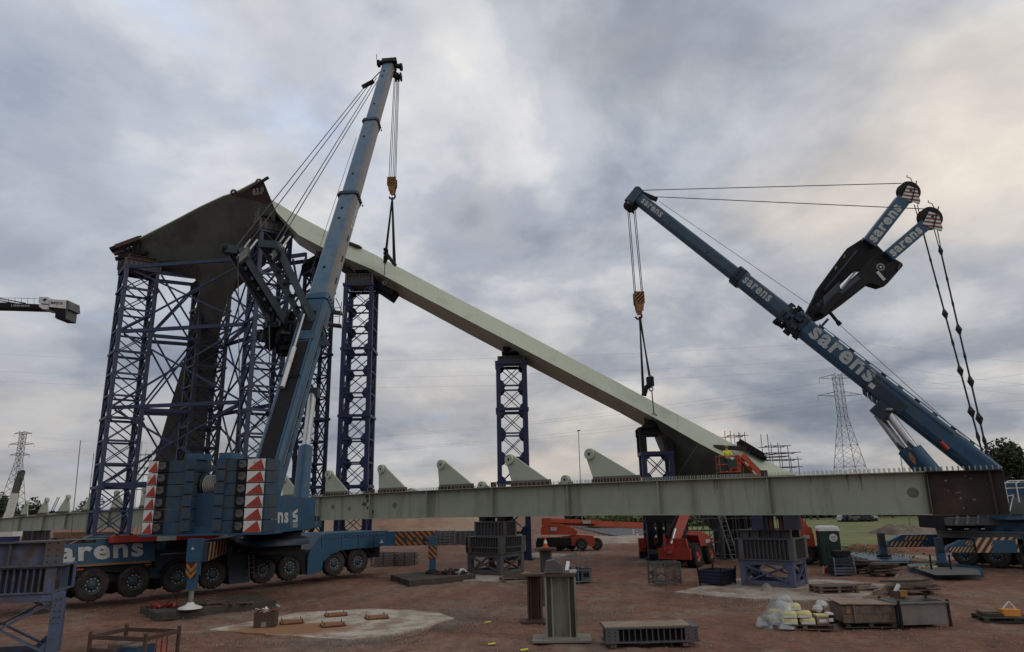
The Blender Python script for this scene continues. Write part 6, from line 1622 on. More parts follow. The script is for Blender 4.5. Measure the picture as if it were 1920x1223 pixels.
cloth(1450, 1171, .5, .3, .16, letter, 'plastic_scrap', 'white plastic scrap on the ground left of the pallet', 'plastic scrap', 0, 7, amp=.7)
# wooden crate on pallet
c, ax, ay, zt = pallet(G(1621, 1172), R(-3), 'dark pallet under the big plywood crate', woodd, w=1.6, d=1.1)
t = thing('wooden_crate', 'pale plywood crate with sloping lid on a dark pallet', 'crate', c + Z*zt)
mb = MB(); o = c - ax*.86 - ay*.56 + Z*(zt+.01); mb.par(o, ax*1.66, ay*1.12, Z*.52, wood); mb.bar(o + ax*.36 - ay*.02, o + ax*.36 - ay*.02 + Z*.54, .03, .06, galv)
for z in (.26,): mb.par(o - ay*.006 + Z*z, ax*1.66, ay*.006, Z*.012, woodd)
mb.poly([o + ax*.12 - ay*.012 + Z*.28, o + ax*.24 - ay*.012 + Z*.28, o + ax*.24 - ay*.012 + Z*.42, o + ax*.12 - ay*.012 + Z*.42], yellow); mb.build('crate_body', t)
mb = MB(); mb.prism([o + Z*.56 - ay*.05 - ax*.06, o + Z*.525 - ay*.05 + ax*1.72, o + Z*.53 + ay*1.16 + ax*1.5, o + Z*.58 + ay*1.16 - ax*.0], Z*.03, woodl); mb.build('lid', t)
open_bin(G(1718, 1171), R(3), 1.62, 1.1, .66, mat('scratched_grey_bin', (.12,.115,.115), .6, var=.35, vs=2, dirt=(.16,.12,.1), damt=.4, ds=3), 'scratched grey steel bin right of the plywood crate', flare=1.0, legs=.08, ridges=0)
mb = MB(); c = G(1690, 1165) + Z*.75; mb.box(c + V((0,0,.1)), (.35,.35,.24), rust); mb.box(c + V((.12,-.1,.14)), (.25,.2,.2), yellow); mb.tube(c + V((-.05,0,.2)), c + V((.1,0,.42)), .07, white, 8); mb.tube(c + V((0,0,-.55)), c + V((0,0,.0)), .1, dark, 8); mb.build('parts_bucket', label='rusty and yellow parts heaped in the grey bin', cat='parts')
c, ax, ay, zt = pallet(G(1893, 1163), R(-12), 'pallet at the right picture edge carrying an orange toolbox', woodd, w=1.9, d=1.1)
t = thing('toolbox', 'orange yellow toolbox on the rightmost pallet', 'toolbox', c + Z*zt)
mb = MB(); mb.box(c - ay*.1 + Z*(zt+.11), (.52,.36,.2), mat('tool_orange', (.5,.2,.03), .5), ax=ax); mb.build('box_body', t); mb = MB(); mb.path([c - ax*.15 + Z*(zt+.2), c + ax*.08 + Z*(zt+.44), c + ax*.24 + Z*(zt+.2)], .025, white, 6); mb.build('handle', t)
mb = MB(); mb.box(c - ax*.55 + Z*(zt+.05), (.6,.6,.07), woodd, ax=ax); mb.box(c - ax*.6 + ay*.1 + Z*(zt+.11), (.5,.5,.04), wood, ax=ax); mb.build('board_stack', label='dark boards left of the orange toolbox', cat='boards')
# pallets and timber piles mid right
pallet(G(1564, 1112), R(2), 'double stacked grey brown pallets on the right slab', w=1.75, d=1.1, levels=2, z=.045)
def plankpile(px, py, n, L_, label, seed, mats_, w=1.6, spread=.5, h=.4, rot=0):
    rnd = random.Random(seed); c = G(px, py); mb = MB(); 
    for k in (-1, 1): mb.box(c + V((k*w*.35, 0, .05)), (.14,.9,.1), woodd)
    for k in range(n):
        a = rot + rnd.gauss(0,.16); d = V((math.cos(a), math.sin(a), rnd.uniform(-.03,.03))); p = c + V((rnd.uniform(-.2,.2), rnd.uniform(-spread,spread), .13 + h*k/n)); l = L_*rnd.uniform(.6,1.0)
        mb.bar(p - d*l/2, p + d*l/2, rnd.uniform(.1,.2), rnd.uniform(.03,.07), rnd.choice(mats_))
    mb.build('timber_pile', label=label, cat='timber pile', group='piles of scrap timber')
plankpile(1712, 1112, 22, 2.2, 'pile of loose planks on dark blocks right of the slab', 3, [wood, woodd, wood, woodl])
mb = MB(); mb.bar(G(1661, 1115) + Z*.03, G(1689, 1096) + Z*.5, .14, .05, wood); mb.build('plank', label='single plank leaning on the right timber pile', cat='plank')
plankpile(1616, 1074, 26, 1.5, 'brown scrap timber heap right of the blue crates', 4, [rust, woodd, wood], h=.6, w=1.2)
plankpile(1655, 1080, 24, 1.5, 'lower scrap timber heap farther right of the blue crates', 5, [rust, woodd, wood], h=.5, w=1.2, rot=-.2)
plankpile(1612, 1107, 6, 1.6, 'few loose planks lying beside the stacked pallets', 6, [wood, woodl], h=.12, w=1.0)
for i, (z, lb) in enumerate(((0, 'lower blue slatted crate by the portable toilet'), (.48, 'upper grey blue slatted crate by the portable toilet'))):
    c = G(1579, 1078); mb = MB(); w_ = 1.15 - .05*i; 
    for k in range(3): mb.box(c + V((0, -.4, z+.10+.14*k)), (w_, .03, .10), tbl if i == 0 else dkblue); mb.box(c + V((0, .4, z+.10+.14*k)), (w_, .03, .10), dkblue); mb.box(c + V((w_/2,0,z+.10+.14*k)), (.03,.78,.1), dkblue); mb.box(c + V((-w_/2,0,z+.10+.14*k)), (.03,.78,.1), dkblue)
    mb.box(c + V((0,0,z+.06)), (w_,.8,.04), woodd)
    for x in (-1,1): mb.box(c + V((x*w_*.48,-.42,z+.23)), (.06,.05,.46), galv)
    if i: mb.box(c + V((.1,.05,z+.62)), (.8,.6,.3), dark)
    mb.build('slatted_crate', label=lb, cat='crate')
mb = MB(); c = G(1552, 1076); mb.prism([c + V((-.2,0,0)), c + V((.35,0,0)), c + V((.1,0,.4)), c + V((-.1,0,.3))], V((.1,.4,0)), orange); mb.bar(c + V((-.25,-.05,0)), c + V((-.2,-.05,.42)), .05, .08, white); mb.build('road_sign', label='fallen orange and white sign left of the blue crates', cat='sign')

# portable toilet
c = G(1559, 1061); t = thing('portable_toilet', 'dark green portable toilet with white roof and round white badge', 'portable toilet', c)
rot = R(-12); ax = V((math.cos(rot), math.sin(rot), 0)); ay = V((-ax.y, ax.x, 0)); w_ = 1.15
mb = MB(); mb.par(c - ax*w_/2 - ay*.55 + Z*.08, ax*w_, ay*1.1, Z*2.0, green)
for k in range(5): mb.bar(c - ax*(w_/2-.1-.24*k) - ay*.56 + Z*.2, c - ax*(w_/2-.1-.24*k) - ay*.56 + Z*1.3, .03, .03, green)
mb.par(c - ax*.6 - ay*.58, ax*1.2, ay*1.16, Z*.08, dark); q = c + ax*.2 - ay*.565 + Z*1.68
mb.disc(q, -ay, .24, white, 22); mb.path([q - ay*.008 + ax*x + Z*z for x, z in ((-.17,.02),(-.10,.09),(-.06,.02),(0,.07),(.04,.03),(.09,.08),(.13,.03),(.18,.06))], .010, dkblue, 5); mb.bar(q - ax*.12 - ay*.006 - Z*.09, q + ax*.12 - ay*.006 - Z*.09, .01, .03, grey); mb.build('cabin', t)
mb = MB(); pr_ = [(-.6,0),(.6,0),(.6,.16),(.52,.27),(-.48,.29),(-.6,.16)]
mb.prism([c + ax*x - ay*.58 + Z*(2.083+z) for x, z in pr_], ay*1.16, whiteb)
for k in range(8): mb.bar(c + ax*(-.5+.14*k) - ay*.585 + Z*2.12, c + ax*(-.5+.14*k) - ay*.585 + Z*2.32, .05, .05, whiteb)
mb.build('roof', t)

# ================================================================== red machines
def text_plate(mb, o, xd, yd, s_, m): mb.text(s_, o, xd, yd, m, .01, 1.1)
# boom lift 1
Yb = 65; bl = thing('boom_lift', 'orange red boom lift with long horizontal boom behind the middle girder stack', 'boom lift', G(1085, 1031))
gz0 = 0
def BW(px, py, dy=0): return W(px, py, Yb+dy)
def lowp(px, z=0, dy=0): p = BW(px, 1000, dy); return V((p.x, p.y, z))
items = [(lowp(1090, .55, -1.0), 0), (lowp(1118, .5, -.4), 0), (lowp(1048, .5, -.7), 0), (lowp(1070, .5, 1.2), math.pi)]
a_, b_ = make_wheel(.52, .4)
wheel_set(bl, .52, .4, items)
mb = MB(); mb.prism([BW(1050,1008,-1), BW(1085,1003,-1), BW(1112,1005,-1), BW(1117,1018,-1), BW(1112,1026,-1), BW(1098,1022,-1), BW(1060,1024,-1)], V((.2,2.0,0)), orange); mb.box(lowp(1038, .75, -.3), (3.0,1.8,.7), dark); mb.build('chassis', bl)
mb = MB(); mb.prism([BW(1014,1003,-1.2), BW(1014,989,-1.2), BW(1020,983,-1.2), BW(1048,983,-1.2), BW(1074,990,-1.2), BW(1084,998,-1.2), BW(1080,1003,-1.2)], V((.1,2.4,0)), orange)
mb.bar(BW(1032,992,-1.23), BW(1044,992,-1.23), .03, .3, letter, up=Z); mb.build('turret', bl)
mb = MB(); mb.bar(BW(1020, 979, 0), BW(1205, 985, 5), .55, .50, orange); mb.bar(BW(1026,976,0), BW(1120,979,2), .7, .34, orange)
mb.box(BW(1100,979,.9), (.75,.05,.28), letter); mb.box(BW(1024,982,0), (.8,.9,1.0), orange); mb.build('telescopic_boom', bl)
for i, (pts, lb) in enumerate((([(1010,1012),(1010,1024),(1055,1028),(1062,1018),(1050,1011)], 'dark rusty ribbed hose heap in front of the boom lift'),)):
    mb = MB(); c = G(1036, 1033)
    for k in range(22): mb.ring(c + V((-1.4+.13*k, 0, .5)), V((1,0,0)), [(-.05,.3),(0,.47),(.05,.3)], rust if k % 3 else dark, 12)
    mb.build('corrugated_pipe', label='dark rusty corrugated pipe under the boom lift', cat='pipe')

# telehandler
Yt = 46.5
th = thing('telehandler', 'red telehandler with raised boom and big red rimmed wheels beneath the girder', 'telehandler', G(1300, 1060))
def TW(px, py, dy=0): return W(px, py, Yt+dy)
redrim_off = th.location.copy()
fwd_ = V((.55, .835, 0)).normalized(); rt_ = V((fwd_.y, -fwd_.x, 0))
c0_ = V((TW(1303, 1040).x, Yt, 0)); 
rz_ = math.atan2(fwd_.y, fwd_.x)
mbt, mbr = make_wheel(.68, .5)
mbr.mats = [red if m is rimm else m for m in mbr.mats]
pos = [c0_ + Z*.68, c0_ + fwd_*2.6 + Z*.68, c0_ - rt_*1.9 + Z*.68, c0_ - rt_*1.9 + fwd_*2.6 + Z*.68]
th.location = (0,0,0); w_ = mbt.build('wheel', th, label='big black lugged wheel with red rim'); r_ = mbr.build('rim', w_); th.location = redrim_off
w_.location = pos[0] - redrim_off; w_.rotation_euler = (0,0,rz_)
for i, p in enumerate(pos[1:]): place_wheel(w_, th, p, rz_ + (math.pi if i > 0 else 0))
def TP(f_, r_, z): return c0_ + fwd_*f_ + rt_*r_ + Z*z
mb = MB(); mb.par(TP(-.9, -1.6, .55), fwd_*4.2, rt_*1.3, Z*.55, dark)
mb.prism([TP(-.9,.1,.5), TP(-.9,-2.0,.5), TP(-.9,-2.0,1.15), TP(-.9,.1,1.15)], -fwd_*.25, red); mb.prism([TP(-.9,-.1,1.15), TP(-.9,-1.8,1.15), TP(-.9,-1.7,1.75), TP(-.9,-.2,1.75)], fwd_*.2, red)
mb.par(TP(-.8,-1.3,1.1), fwd_*1.2, rt_*.9, Z*.5, dark); mb.build('chassis', th)
mb = MB(); mb.prism([TP(.8,.15,1.2), TP(3.0,.15,1.15), TP(3.2,.15,1.5), TP(2.4,.15,1.85), TP(.7,.15,2.15), TP(.4,.15,1.9)], -rt_*.8, red); mb.box(TP(2.2,.17,1.45), (.9,.02,.22), letter, ax=fwd_); mb.build('engine_cover', th)
mb = MB(); mb.ring(TP(0,0,.68) - rt_*.35, rt_, [(0,.78),(.6,.78),(.6,.72),(0,.72)], dark, 20); mb.build('mudguard', th)
mb = MB(); mb.par(TP(.6,-2.1,1.1), fwd_*1.5, rt_*.95, Z*1.6, glass)
for a, b in ((0,0),(1,0),(0,1),(1,1)): mb.bar(TP(.6+1.5*a,-2.1+.95*b,1.1), TP(.6+1.5*a,-2.1+.95*b,2.72), .09, .09, dark)
mb.par(TP(.55,-2.15,2.7), fwd_*1.6, rt_*1.05, Z*.08, dark); mb.build('cab', th)
mb = MB(); a = TW(1262, 1016, .2); b = TW(1281, 966, 1.8); mb.bar(a, b, .62, .66, red, up=V((0,-1,0))); mb.bar(TW(1252,1010,0), TW(1274,967,1.6), .14, .5, dark); mb.tube(TW(1258,1020,-.2), TW(1266,992,.3), .09, chrome, 8)
mb.bar(TW(1256,1042,-.2), a, .5, .5, red); mb.box(TW(1246,1018,-.2), (.12,.12,1.1), red); mb.build('lift_boom', th)
# red container-like counterweight and dark posts left of it
c = G(1219, 1046); mb = MB(); mb.par(c + V((-.75,0,0)), V((1.5,0,0)), V((.2,1.6,0)), Z*.45, dark); mb.par(c + V((-.77,-.01,.455)), V((1.5,0,0)), V((.2,1.6,0)), Z*.95, red)
mb.par(c + V((-.6,-.05,.6)), V((1.1,0,0)), V((0,.04,0)), Z*.06, dark); mb.build('red_skip', label='red box with black lower half between the two red machines', cat='skip')
# dark jib frame left of the telehandler
t = thing('steel_portal', 'dark steel portal frame beneath the girder left of the telehandler', 'portal frame', G(1240, 1050))
mb = MB(); Yp = 50
for px in (1219, 1237): mb.box(V((W(px,1000,Yp).x, Yp, 1.62)), (.38,.4,3.2), dark)
mb.build('posts', t); mb = MB(); mb.bar(W(1210,974,Yp), W(1265,972,Yp), .5, .55, dark); mb.bar(W(1225,1030,Yp), W(1262,985,Yp), .1, .16, dark); mb.bar(W(1236,985,Yp), W(1262,1030,Yp), .1, .16, dark); mb.bar(W(1215,1035,Yp-.2), W(1262,1035,Yp-.2), .12, .3, grey); mb.build('cross_beams', t)

# boom lift 2 with the worker
Y2 = 47.5
b2 = thing('boom_lift', 'orange red boom lift raising a worker to the arch foot', 'boom lift', V((W(1512,1020,Y2).x, Y2, 0)))
def B2W(px, py, dy=0): return W(px, py, Y2+dy)
mb = MB(); mb.bar(B2W(1388, 855), B2W(1424, 892), .42, .55, orange); mb.bar(B2W(1386, 856, .1), B2W(1378, 884, .1), .4, .5, orange); mb.bar(B2W(1424,892), B2W(1506,992,.5), .45, .6, orange)
for k in range(5): mb.box(B2W(1393+7*k, 862+8*k, -.3), (.3,.06,.1), white if k % 2 else dark, ax=(.7,0,-.7))
mb.build('boom', b2)
mb = MB(); p = B2W(1515, 1003); mb.prism([B2W(1500,1028,-.8), B2W(1500,990,-.8), B2W(1508,986,-.8), B2W(1521,989,-.8), B2W(1526,1005,-.8), B2W(1530,1028,-.8)], V((.1,1.9,0)), orange); mb.box(B2W(1512,1007,-.83), (.42,.03,.22), letter); mb.build('turret', b2)
items = [(V((W(px,1000,Y2).x, Y2+dy, .5)), r_) for px, dy, r_ in ((1497,-.9,0),(1532,-.9,0),(1497,1.0,math.pi),(1532,1.0,math.pi))]
wheel_set(b2, .5, .36, items); mb = MB(); mb.box(V((W(1514,1000,Y2).x, Y2, .8)), (2.2,1.7,.5), dark); mb.build('chassis', b2)
mb = MB(); bc = B2W(1366, 880, -.3); w_, d_ = 1.35, .8
for x in (-1,0,1):
    for y in (-1,1): mb.tube(bc + V((x*w_/2, y*d_/2, -.25)), bc + V((x*w_/2, y*d_/2, .85)), .03, orange, 6)
for z in (-.2,.3,.85):
    for y in (-1,1): mb.tube(bc + V((-w_/2,y*d_/2,z)), bc + V((w_/2,y*d_/2,z)), .03, orange, 6)
    for x in (-1,1): mb.tube(bc + V((x*w_/2,-d_/2,z)), bc + V((x*w_/2,d_/2,z)), .03, orange, 6)
mb.box(bc + V((0,0,-.25)), (w_,d_,.06), dark); mb.box(bc + V((.15,-.38,.35)), (.6,.1,.5), green); mb.bar(bc + V((.5,0,-.1)), B2W(1382,882), .2, .3, orange); mb.build('basket', b2)
# worker
def skinmesh(name, verts, edges, radii, m, parent, sub=1, root=0):
    me = bpy.data.meshes.new(name); me.from_pydata(verts, edges, []); o = bpy.data.objects.new(name, me); COL.objects.link(o)
    sk = o.modifiers.new('s', 'SKIN'); 
    for i, r_ in enumerate(radii): me.skin_vertices[0].data[i].radius = (r_, r_*.85) if isinstance(r_, float) else r_
    for i in range(len(verts)): me.skin_vertices[0].data[i].use_root = (i == root)
    if sub: sb = o.modifiers.new('u', 'SUBSURF'); sb.levels = sub; sb.render_levels = sub
    dg_ = bpy.context.evaluated_depsgraph_get(); m2 = bpy.data.meshes.new_from_object(o.evaluated_get(dg_)); bpy.data.objects.remove(o)
    m2.materials.clear(); m2.materials.append(m); m2.polygons.foreach_set('use_smooth', [True]*len(m2.polygons))
    o = bpy.data.objects.new(name, m2); COL.objects.link(o); o.parent = parent; return o
pw = bc + V((.0, .05, -.22))
pr_ = skinmesh('person', [(0,0,.95),(0,0,1.15),(0,.02,1.38),(0,0,1.50),(0,-.01,1.60),(0,-.03,1.70),(.1,0,.88),(.12,-.03,.48),(.12,0,.06),(.12,-.14,.03),(-.1,0,.88),(-.12,-.03,.48),(-.12,0,.06),(-.12,-.14,.03),
      (.20,0,1.40),(.30,-.08,1.15),(.28,-.32,1.12),(.27,-.42,1.11),(-.20,0,1.40),(-.30,-.08,1.15),(-.28,-.32,1.12),(-.27,-.42,1.11)],
      [(0,1),(1,2),(2,3),(3,4),(4,5),(0,6),(6,7),(7,8),(8,9),(0,10),(10,11),(11,12),(12,13),(2,14),(14,15),(15,16),(16,17),(2,18),(18,19),(19,20),(20,21)],
      [.14,.14,.16,.06,.09,.085,.09,.065,.05,.045,.09,.065,.05,.045,.06,.05,.038,.03,.06,.05,.038,.03], skin, None)
pr_.location = pw; tag(pr_, 'worker in yellow hi-vis jacket and helmet standing in the lift basket by the arch foot', 'person')
j = skinmesh('jacket', [(0,0,.88),(0,0,1.15),(0,.02,1.38),(.20,0,1.40),(.30,-.08,1.15),(.28,-.30,1.12),(-.20,0,1.40),(-.30,-.08,1.15),(-.28,-.30,1.12)], [(0,1),(1,2),(2,3),(3,4),(4,5),(2,6),(6,7),(7,8)], [.17,.17,.19,.09,.07,.055,.09,.07,.055], hivis, pr_)
skinmesh('trousers', [(0,0,.93),(.1,0,.84),(.12,-.03,.48),(.12,0,.08),(-.1,0,.84),(-.12,-.03,.48),(-.12,0,.08)], [(0,1),(1,2),(2,3),(0,4),(4,5),(5,6)], [.15,.105,.08,.07,.105,.08,.07], dkblue, pr_)
mb = MB(); mb.ring(V((0,-.02,1.69)), Z, [(-.005,.155),(.0,.13),(.06,.125),(.11,.085),(.135,.0)], yellow, 16); mb.box(V((0,-.15,1.69)), (.16,.1,.015), yellow); h_ = mb.build('helmet', pr_); h_.data.transform(Matrix.Translation(pw))
mb = MB(); mb.box(V((.035,-.112,1.645)), (.02,.012,.012), dark); mb.box(V((-.035,-.112,1.645)), (.02,.012,.012), dark); mb.box(V((0,-.122,1.615)), (.02,.03,.035), skin); mb.box(V((0,-.110,1.575)), (.045,.01,.01), maroon); f_ = mb.build('face', pr_); f_.data.transform(Matrix.Translation(pw))

# ================================================================== scaffolds
def scaffold(px_list, Y, ytops, zbot, label, levels, depth=1.5):
    c = V((W(px_list[0], 900, Y).x, Y, zbot)); t = thing('scaffold', label, 'scaffold', c); mb = MB(); hz_ = MB()
    P = []
    for px, yt in zip(px_list, ytops):
        for dy in (0, depth):
            p = W(px, yt, Y+dy); x = W(px, 900, Y).x; mb.tube(V((x, Y+dy, zbot)), V((x, Y+dy, p.z)), .03, tbd, 5)
        P.append((x, p.z))
    for z in levels:
        q = [x for x, zt in P if zt >= z-.3]
        if len(q) > 1:
            for dy in (0, depth): hz_.tube(V((min(q)-.3, Y+dy, z)), V((max(q)+.3, Y+dy, z)), .028, tbd, 5)
            for x in q: hz_.tube(V((x, Y, z)), V((x, Y+depth, z)), .028, tbd, 5)
    mb.build('standards', t); hz_.build('ledgers', t); return t
zz = lambda py, Y: W(1460, py, Y).z
sc1 = scaffold([1448,1466,1484,1501], 56, [814,830,835,856], 0, 'tube scaffold behind the right foot of the arch', [zz(836,56), zz(849,56), zz(862,56), zz(876,56), 3.2, 1.5])
mb = MB(); a = W(1432,858,56.5); b = W(1475,856,56.5); mb.bar(a, b, 1.2, .06, wood); mb.bar(W(1436,854,56.4), W(1468,850,56.4), .4, .05, wood); mb.build('planks', sc1)
sc2 = scaffold([1378,1396,1405], 57, [808,812,810], 0, 'small group of scaffold tubes rising above the arch foot walkway', [zz(815,57)])
sc3 = scaffold([1268,1283,1300,1322,1340,1372,1392], 50.5, [962]*7, 0, 'dark tube scaffold under the girder beside the telehandler', [.4, 1.2, 2.0, 2.8, 3.3])
mb = MB()
for k in range(6): mb.bar(V((W(1268+18*k,1000,50.4).x, 50.4, .4+.8*(k % 2))), V((W(1286+18*k,1000,50.4).x, 50.4, 2.8-.8*(k % 2))), .05, .05, tbd)
mb.build('diagonals', sc3)
sc4 = scaffold([246,268,288,318], 86, [828,845,838,846], 0, 'faint tube scaffold behind the far left lattice tower', [W(260,y,86).z for y in (852,864,877,890,905,918)])
for i, (px, Y, yt) in enumerate(((143, 66, 826), (168, 80, 850))):
    mb = MB(); x = W(px-8, 1000, Y).x; mb.tube(V((x, Y, 0)), W(px+8, yt, Y), .035, galv, 5); mb.build('tall_pole', label=['thin tall pole just left of the far left lattice tower', 'thin pole behind the far left lattice tower'][i], cat='pole')
# ladders leaning
t = thing('ladder', 'pale aluminium ladder leaning under the girder by the dark arch base', 'ladder', G(1360, 1048)); mb = MB()
a0 = V((W(1368,1000,49.5).x, 49.3, 0)); a1 = V((W(1350,975,49.5).x, 50.2, 3.4))
for dx in (0, .42): mb.bar(a0 + V((dx,0,0)), a1 + V((dx,0,0)), .05, .09, galv)
mb.build('rails', t); mb = MB()
for k in range(11): p = a0.lerp(a1, (k+.5)/11); mb.tube(p, p + V((.42,0,0)), .02, galv, 5)
mb.build('rungs', t)
# dark base block of the arch
t = thing('arch_bearing', 'dark steel bearing block under the arch foot behind the ladder', 'bearing block', V((W(1385,1000,52).x, 52, 0)))
mb = MB(); ribbox(mb, V((W(1350,1000,52).x, 51.6, 0)), V((2.6,0,0)), V((0,2.2,0)), 3.0, dark, 6, 5, mp=tbd); mb.build('ribbed_body', t)
# small site things beside slab
c = G(1222, 1046)
# ================================================================== far things: tower crane jib, mobile crane, pylons, lamps
Yj = 75
tc_ = thing('tower_crane', 'black and white counter jib with ballast reaching in from the left edge', 'tower crane', V((W(-190,900,Yj).x, Yj, 0)))
mb = MB(); xm_ = W(-190,600,Yj).x
for dx in (-1,1):
    for dy in (-1,1): mb.box(V((xm_+dx, Yj+dy, 15)), (.25,.25,30), dark)
for k in range(15): mb.bar(V((xm_-1, Yj-1, 2*k)), V((xm_+1, Yj-1, 2*k+2)), .12, .12, dark); mb.bar(V((xm_+1, Yj-1, 2*k)), V((xm_-1, Yj-1, 2*k+2)), .12, .12, dark); mb.bar(V((xm_+1, Yj-1, 2*k)), V((xm_+1, Yj+1, 2*k+2)), .12, .12, dark)
mb.build('mast', tc_)
def J(px, py, dy=0): return W(px, py, Yj+dy)
mb = MB(); mb.prism([J(-195,562,-.7), J(0,567,-.7), J(80,571,-.7), J(100,577,-.7), J(100,581,-.7), J(70,579,-.7), J(0,577,-.7), J(-195,574,-.7)], V((0,1.4,0)), dark)
o = J(21, 574.5, -.73); mb.text('LIEBHERR', o, J(56, 575.5, -.73)-o, J(21, 571, -.73)-o, letter, .02, 1.1)
for y in (560,564): mb.tube(J(-190, y-8), J(0, y, 0), .07, dark, 5); mb.tube(J(0, y), J(48, y+9), .07, dark, 5)
for k in range(5): mb.tube(J(16+12*k, 570), J(16+12*k, 559), .03, galv, 4)
mb.tube(J(0, 558.5), J(72, 560), .025, galv, 4); mb.build('counter_jib', tc_)
mb = MB(); mb.prism([J(72,568,-.9), J(73,556.5,-.9), J(91,557.5,-.9), J(93,563,-.9), J(92,570,-.9), J(78,569,-.9)], V((0,1.8,0)), white); mb.prism([J(73,571,-.85), J(92,572,-.85), J(91,580,-.85), J(80,580,-.85), J(73,575,-.85)], V((0,1.7,0)), white)
mb.prism([J(79,562,-.93), J(86,560,-.93), J(88,562,-.93), J(83,565,-.93)], V((0,-.02,0)), dark)
mb.prism([J(92.5,572.5,-1), J(94,561,-1), J(124,563,-1), J(123.5,579,-1), J(92.5,575.5,-1)], V((0,2,0)), white); mb.prism([J(125,562.5,-1), J(129,564,-1), J(130,580,-1), J(124.5,581,-1)], V((0,2,0)), grey)
o = J(95.5, 570, -1.03); mb.text('BESIX', o, J(118, 571.5, -1.03)-o, J(95.5, 565.2, -1.03)-o, dark, .02, 1.2); mb.build('machinery_house', tc_)
mb = MB(); mb.prism([J(99.5,579.5,-.95), J(122,581,-.95), J(122,599,-.95), J(107,598.5,-.95), J(103,596,-.95), J(103.5,587,-.95), J(100,583,-.95)], V((0,1.9,0)), dark); mb.prism([J(122.2,581,-.9), J(126,581,-.9), J(124,598,-.9), J(122.2,599,-.9)], V((0,1.8,0)), grey); mb.build('ballast_block', tc_)

# distant white mobile crane
t = thing('mobile_crane', 'small distant white and grey telescopic boom leaning at the far left', 'mobile crane', G(12, 1000)); mb = MB(); 
a = W(18, 962, 120); b = W(28, 925, 120); c = W(41, 884, 120); mb.bar(a, b, .9, .9, white); mb.bar(b, c, .8, .8, mat('dark_grey_boom', (.06,.07,.065), .5)); mb.bar(W(40,892,120), W(43,882,120), .5, .5, dark); mb.bar(V((a.x-1,120,0)), a, 1.0, 1.0, white); mb.build('boom', t); mb = MB(); mb.tube(W(42,884,120), W(30,962,119), .05, dark, 4); mb.build('hoist_rope', t)
mb = MB(); mb.box(V((a.x-1,120,1.2)), (6,2.5,1.4), white); mb.box(V((a.x-3,120,2.4)), (2,2.2,1.2), glass); mb.build('carrier', t)
t = thing('crawler_crane', 'tiny faint lattice jib beyond the left girder plates', 'lattice crane', G(97, 985)); mb = MB()
for o_ in (-.35, .35): mb.tube(W(98, 958, 220) + V((o_,0,0)), W(110, 932, 220) + V((o_,0,0)), .09, dark, 4)
for k in range(8): mb.tube(W(98+1.5*k, 958-3.2*k, 220) + V((-.35,0,0)), W(99.5+1.5*k, 955-3.2*k, 220) + V((.35,0,0)), .06, red if k % 2 else dark, 4)
mb.tube(V((W(98,958,220).x,220,0)), W(98,958,220), .3, dark, 5); mb.build('lattice_jib', t)

def pylon(px, Y, ytop, wb, wt, label, arms, seed=0):
    x = W(px, 940, Y).x; H = W(px, ytop, Y).z; t = thing('electricity_pylon', label, 'electricity pylon', V((x, Y, 0)), 'lattice electricity pylons'); body = MB(); th_ = .062*Y/180
    def hw(z):
        k = z/H; return wb*(1-k/.68) + wt*(k/.68) if k < .68 else wt
    n = 15; zs = [H*(1-(1-i/n)**1.25) for i in range(n+1)]
    for i in range(n):
        z0, z1 = zs[i], zs[i+1]; a, b = hw(z0), hw(z1)
        q0 = [V((x+sx*a, Y+sy*a, z0)) for sx, sy in ((-1,-1),(1,-1),(1,1),(-1,1))]; q1 = [V((x+sx*b, Y+sy*b, z1)) for sx, sy in ((-1,-1),(1,-1),(1,1),(-1,1))]
        for k in range(4):
            body.tube(q0[k], q1[k], th_*1.3, pyl, 4); j = (k+1)%4
            body.tube(q0[k], q1[j], th_*.7, pyl, 3); body.tube(q0[j], q1[k], th_*.7, pyl, 3)
            if i % 2 == 0 or i > 8: body.tube(q0[k], q0[j], th_*.7, pyl, 3)
    body.build('lattice_body', t); tips = []
    for (f, ln) in arms:
        z = H*f
        for s_ in (-1, 1):
            mb = MB()
            tip = V((x + s_*ln, Y, z)); tips.append(tip)
            for dy in (-1,1): mb.tube(V((x+s_*wt, Y+dy*wt, z+.9)), tip, th_*.8, pyl, 4); mb.tube(V((x+s_*wt, Y+dy*wt, z-.3)), tip, th_*.8, pyl, 4)
            mb.tube(V((x+s_*ln*.5, Y, z+.5)), V((x+s_*ln*.5, Y, z-.1)), th_*.6, pyl, 3); mb.tube(tip, tip - Z*1.5, th_*.6, dark, 4)
            mb.build('cross_arm', t)
    return tips
tipsR = pylon(1602, 190, 700, 4.6, .95, 'big lattice pylon behind the right crane boom', [(.97, 5.0), (.84, 6.0)])
tipsL = pylon(24, 360, 810, 5.0, 1.1, 'distant lattice pylon at the far left', [(.98, 4.5), (.86, 6.5), (.74, 5.0)])
def sag(a, b, s_, n=16): return [a.lerp(b, i/n) - Z*(s_*4*(i/n)*(1-i/n)) for i in range(n+1)]
pl = thing('power_line', 'faint overhead wires running between and beyond the pylons', 'power line', tipsR[0])
for i, tp in enumerate(tipsR[:4]):
    mb = MB(); tp = tp - Z*1.5; mb.path(sag(tp, tipsL[min(i, 3)] - Z*1.5, 9), .025, wire, 3); mb.path(sag(tp + V((0,0,0)), V((W(2200, 700+18*i, 160).x, 160, W(2200, 640+30*i, 160).z)), 4), .022, wire, 3); mb.build('wire', pl)
for (ya, yb_, Y) in ((640,664,200),(672,716,210),(690,735,200)):
    mb = MB(); mb.path(sag(W(1605,ya,Y), W(2150,yb_+20,Y-30), 2), .022, wire, 3); mb.path(sag(W(1605,ya,Y), W(-80,ya+20,Y+80), 5), .024, wire, 3); mb.build('wire', pl)
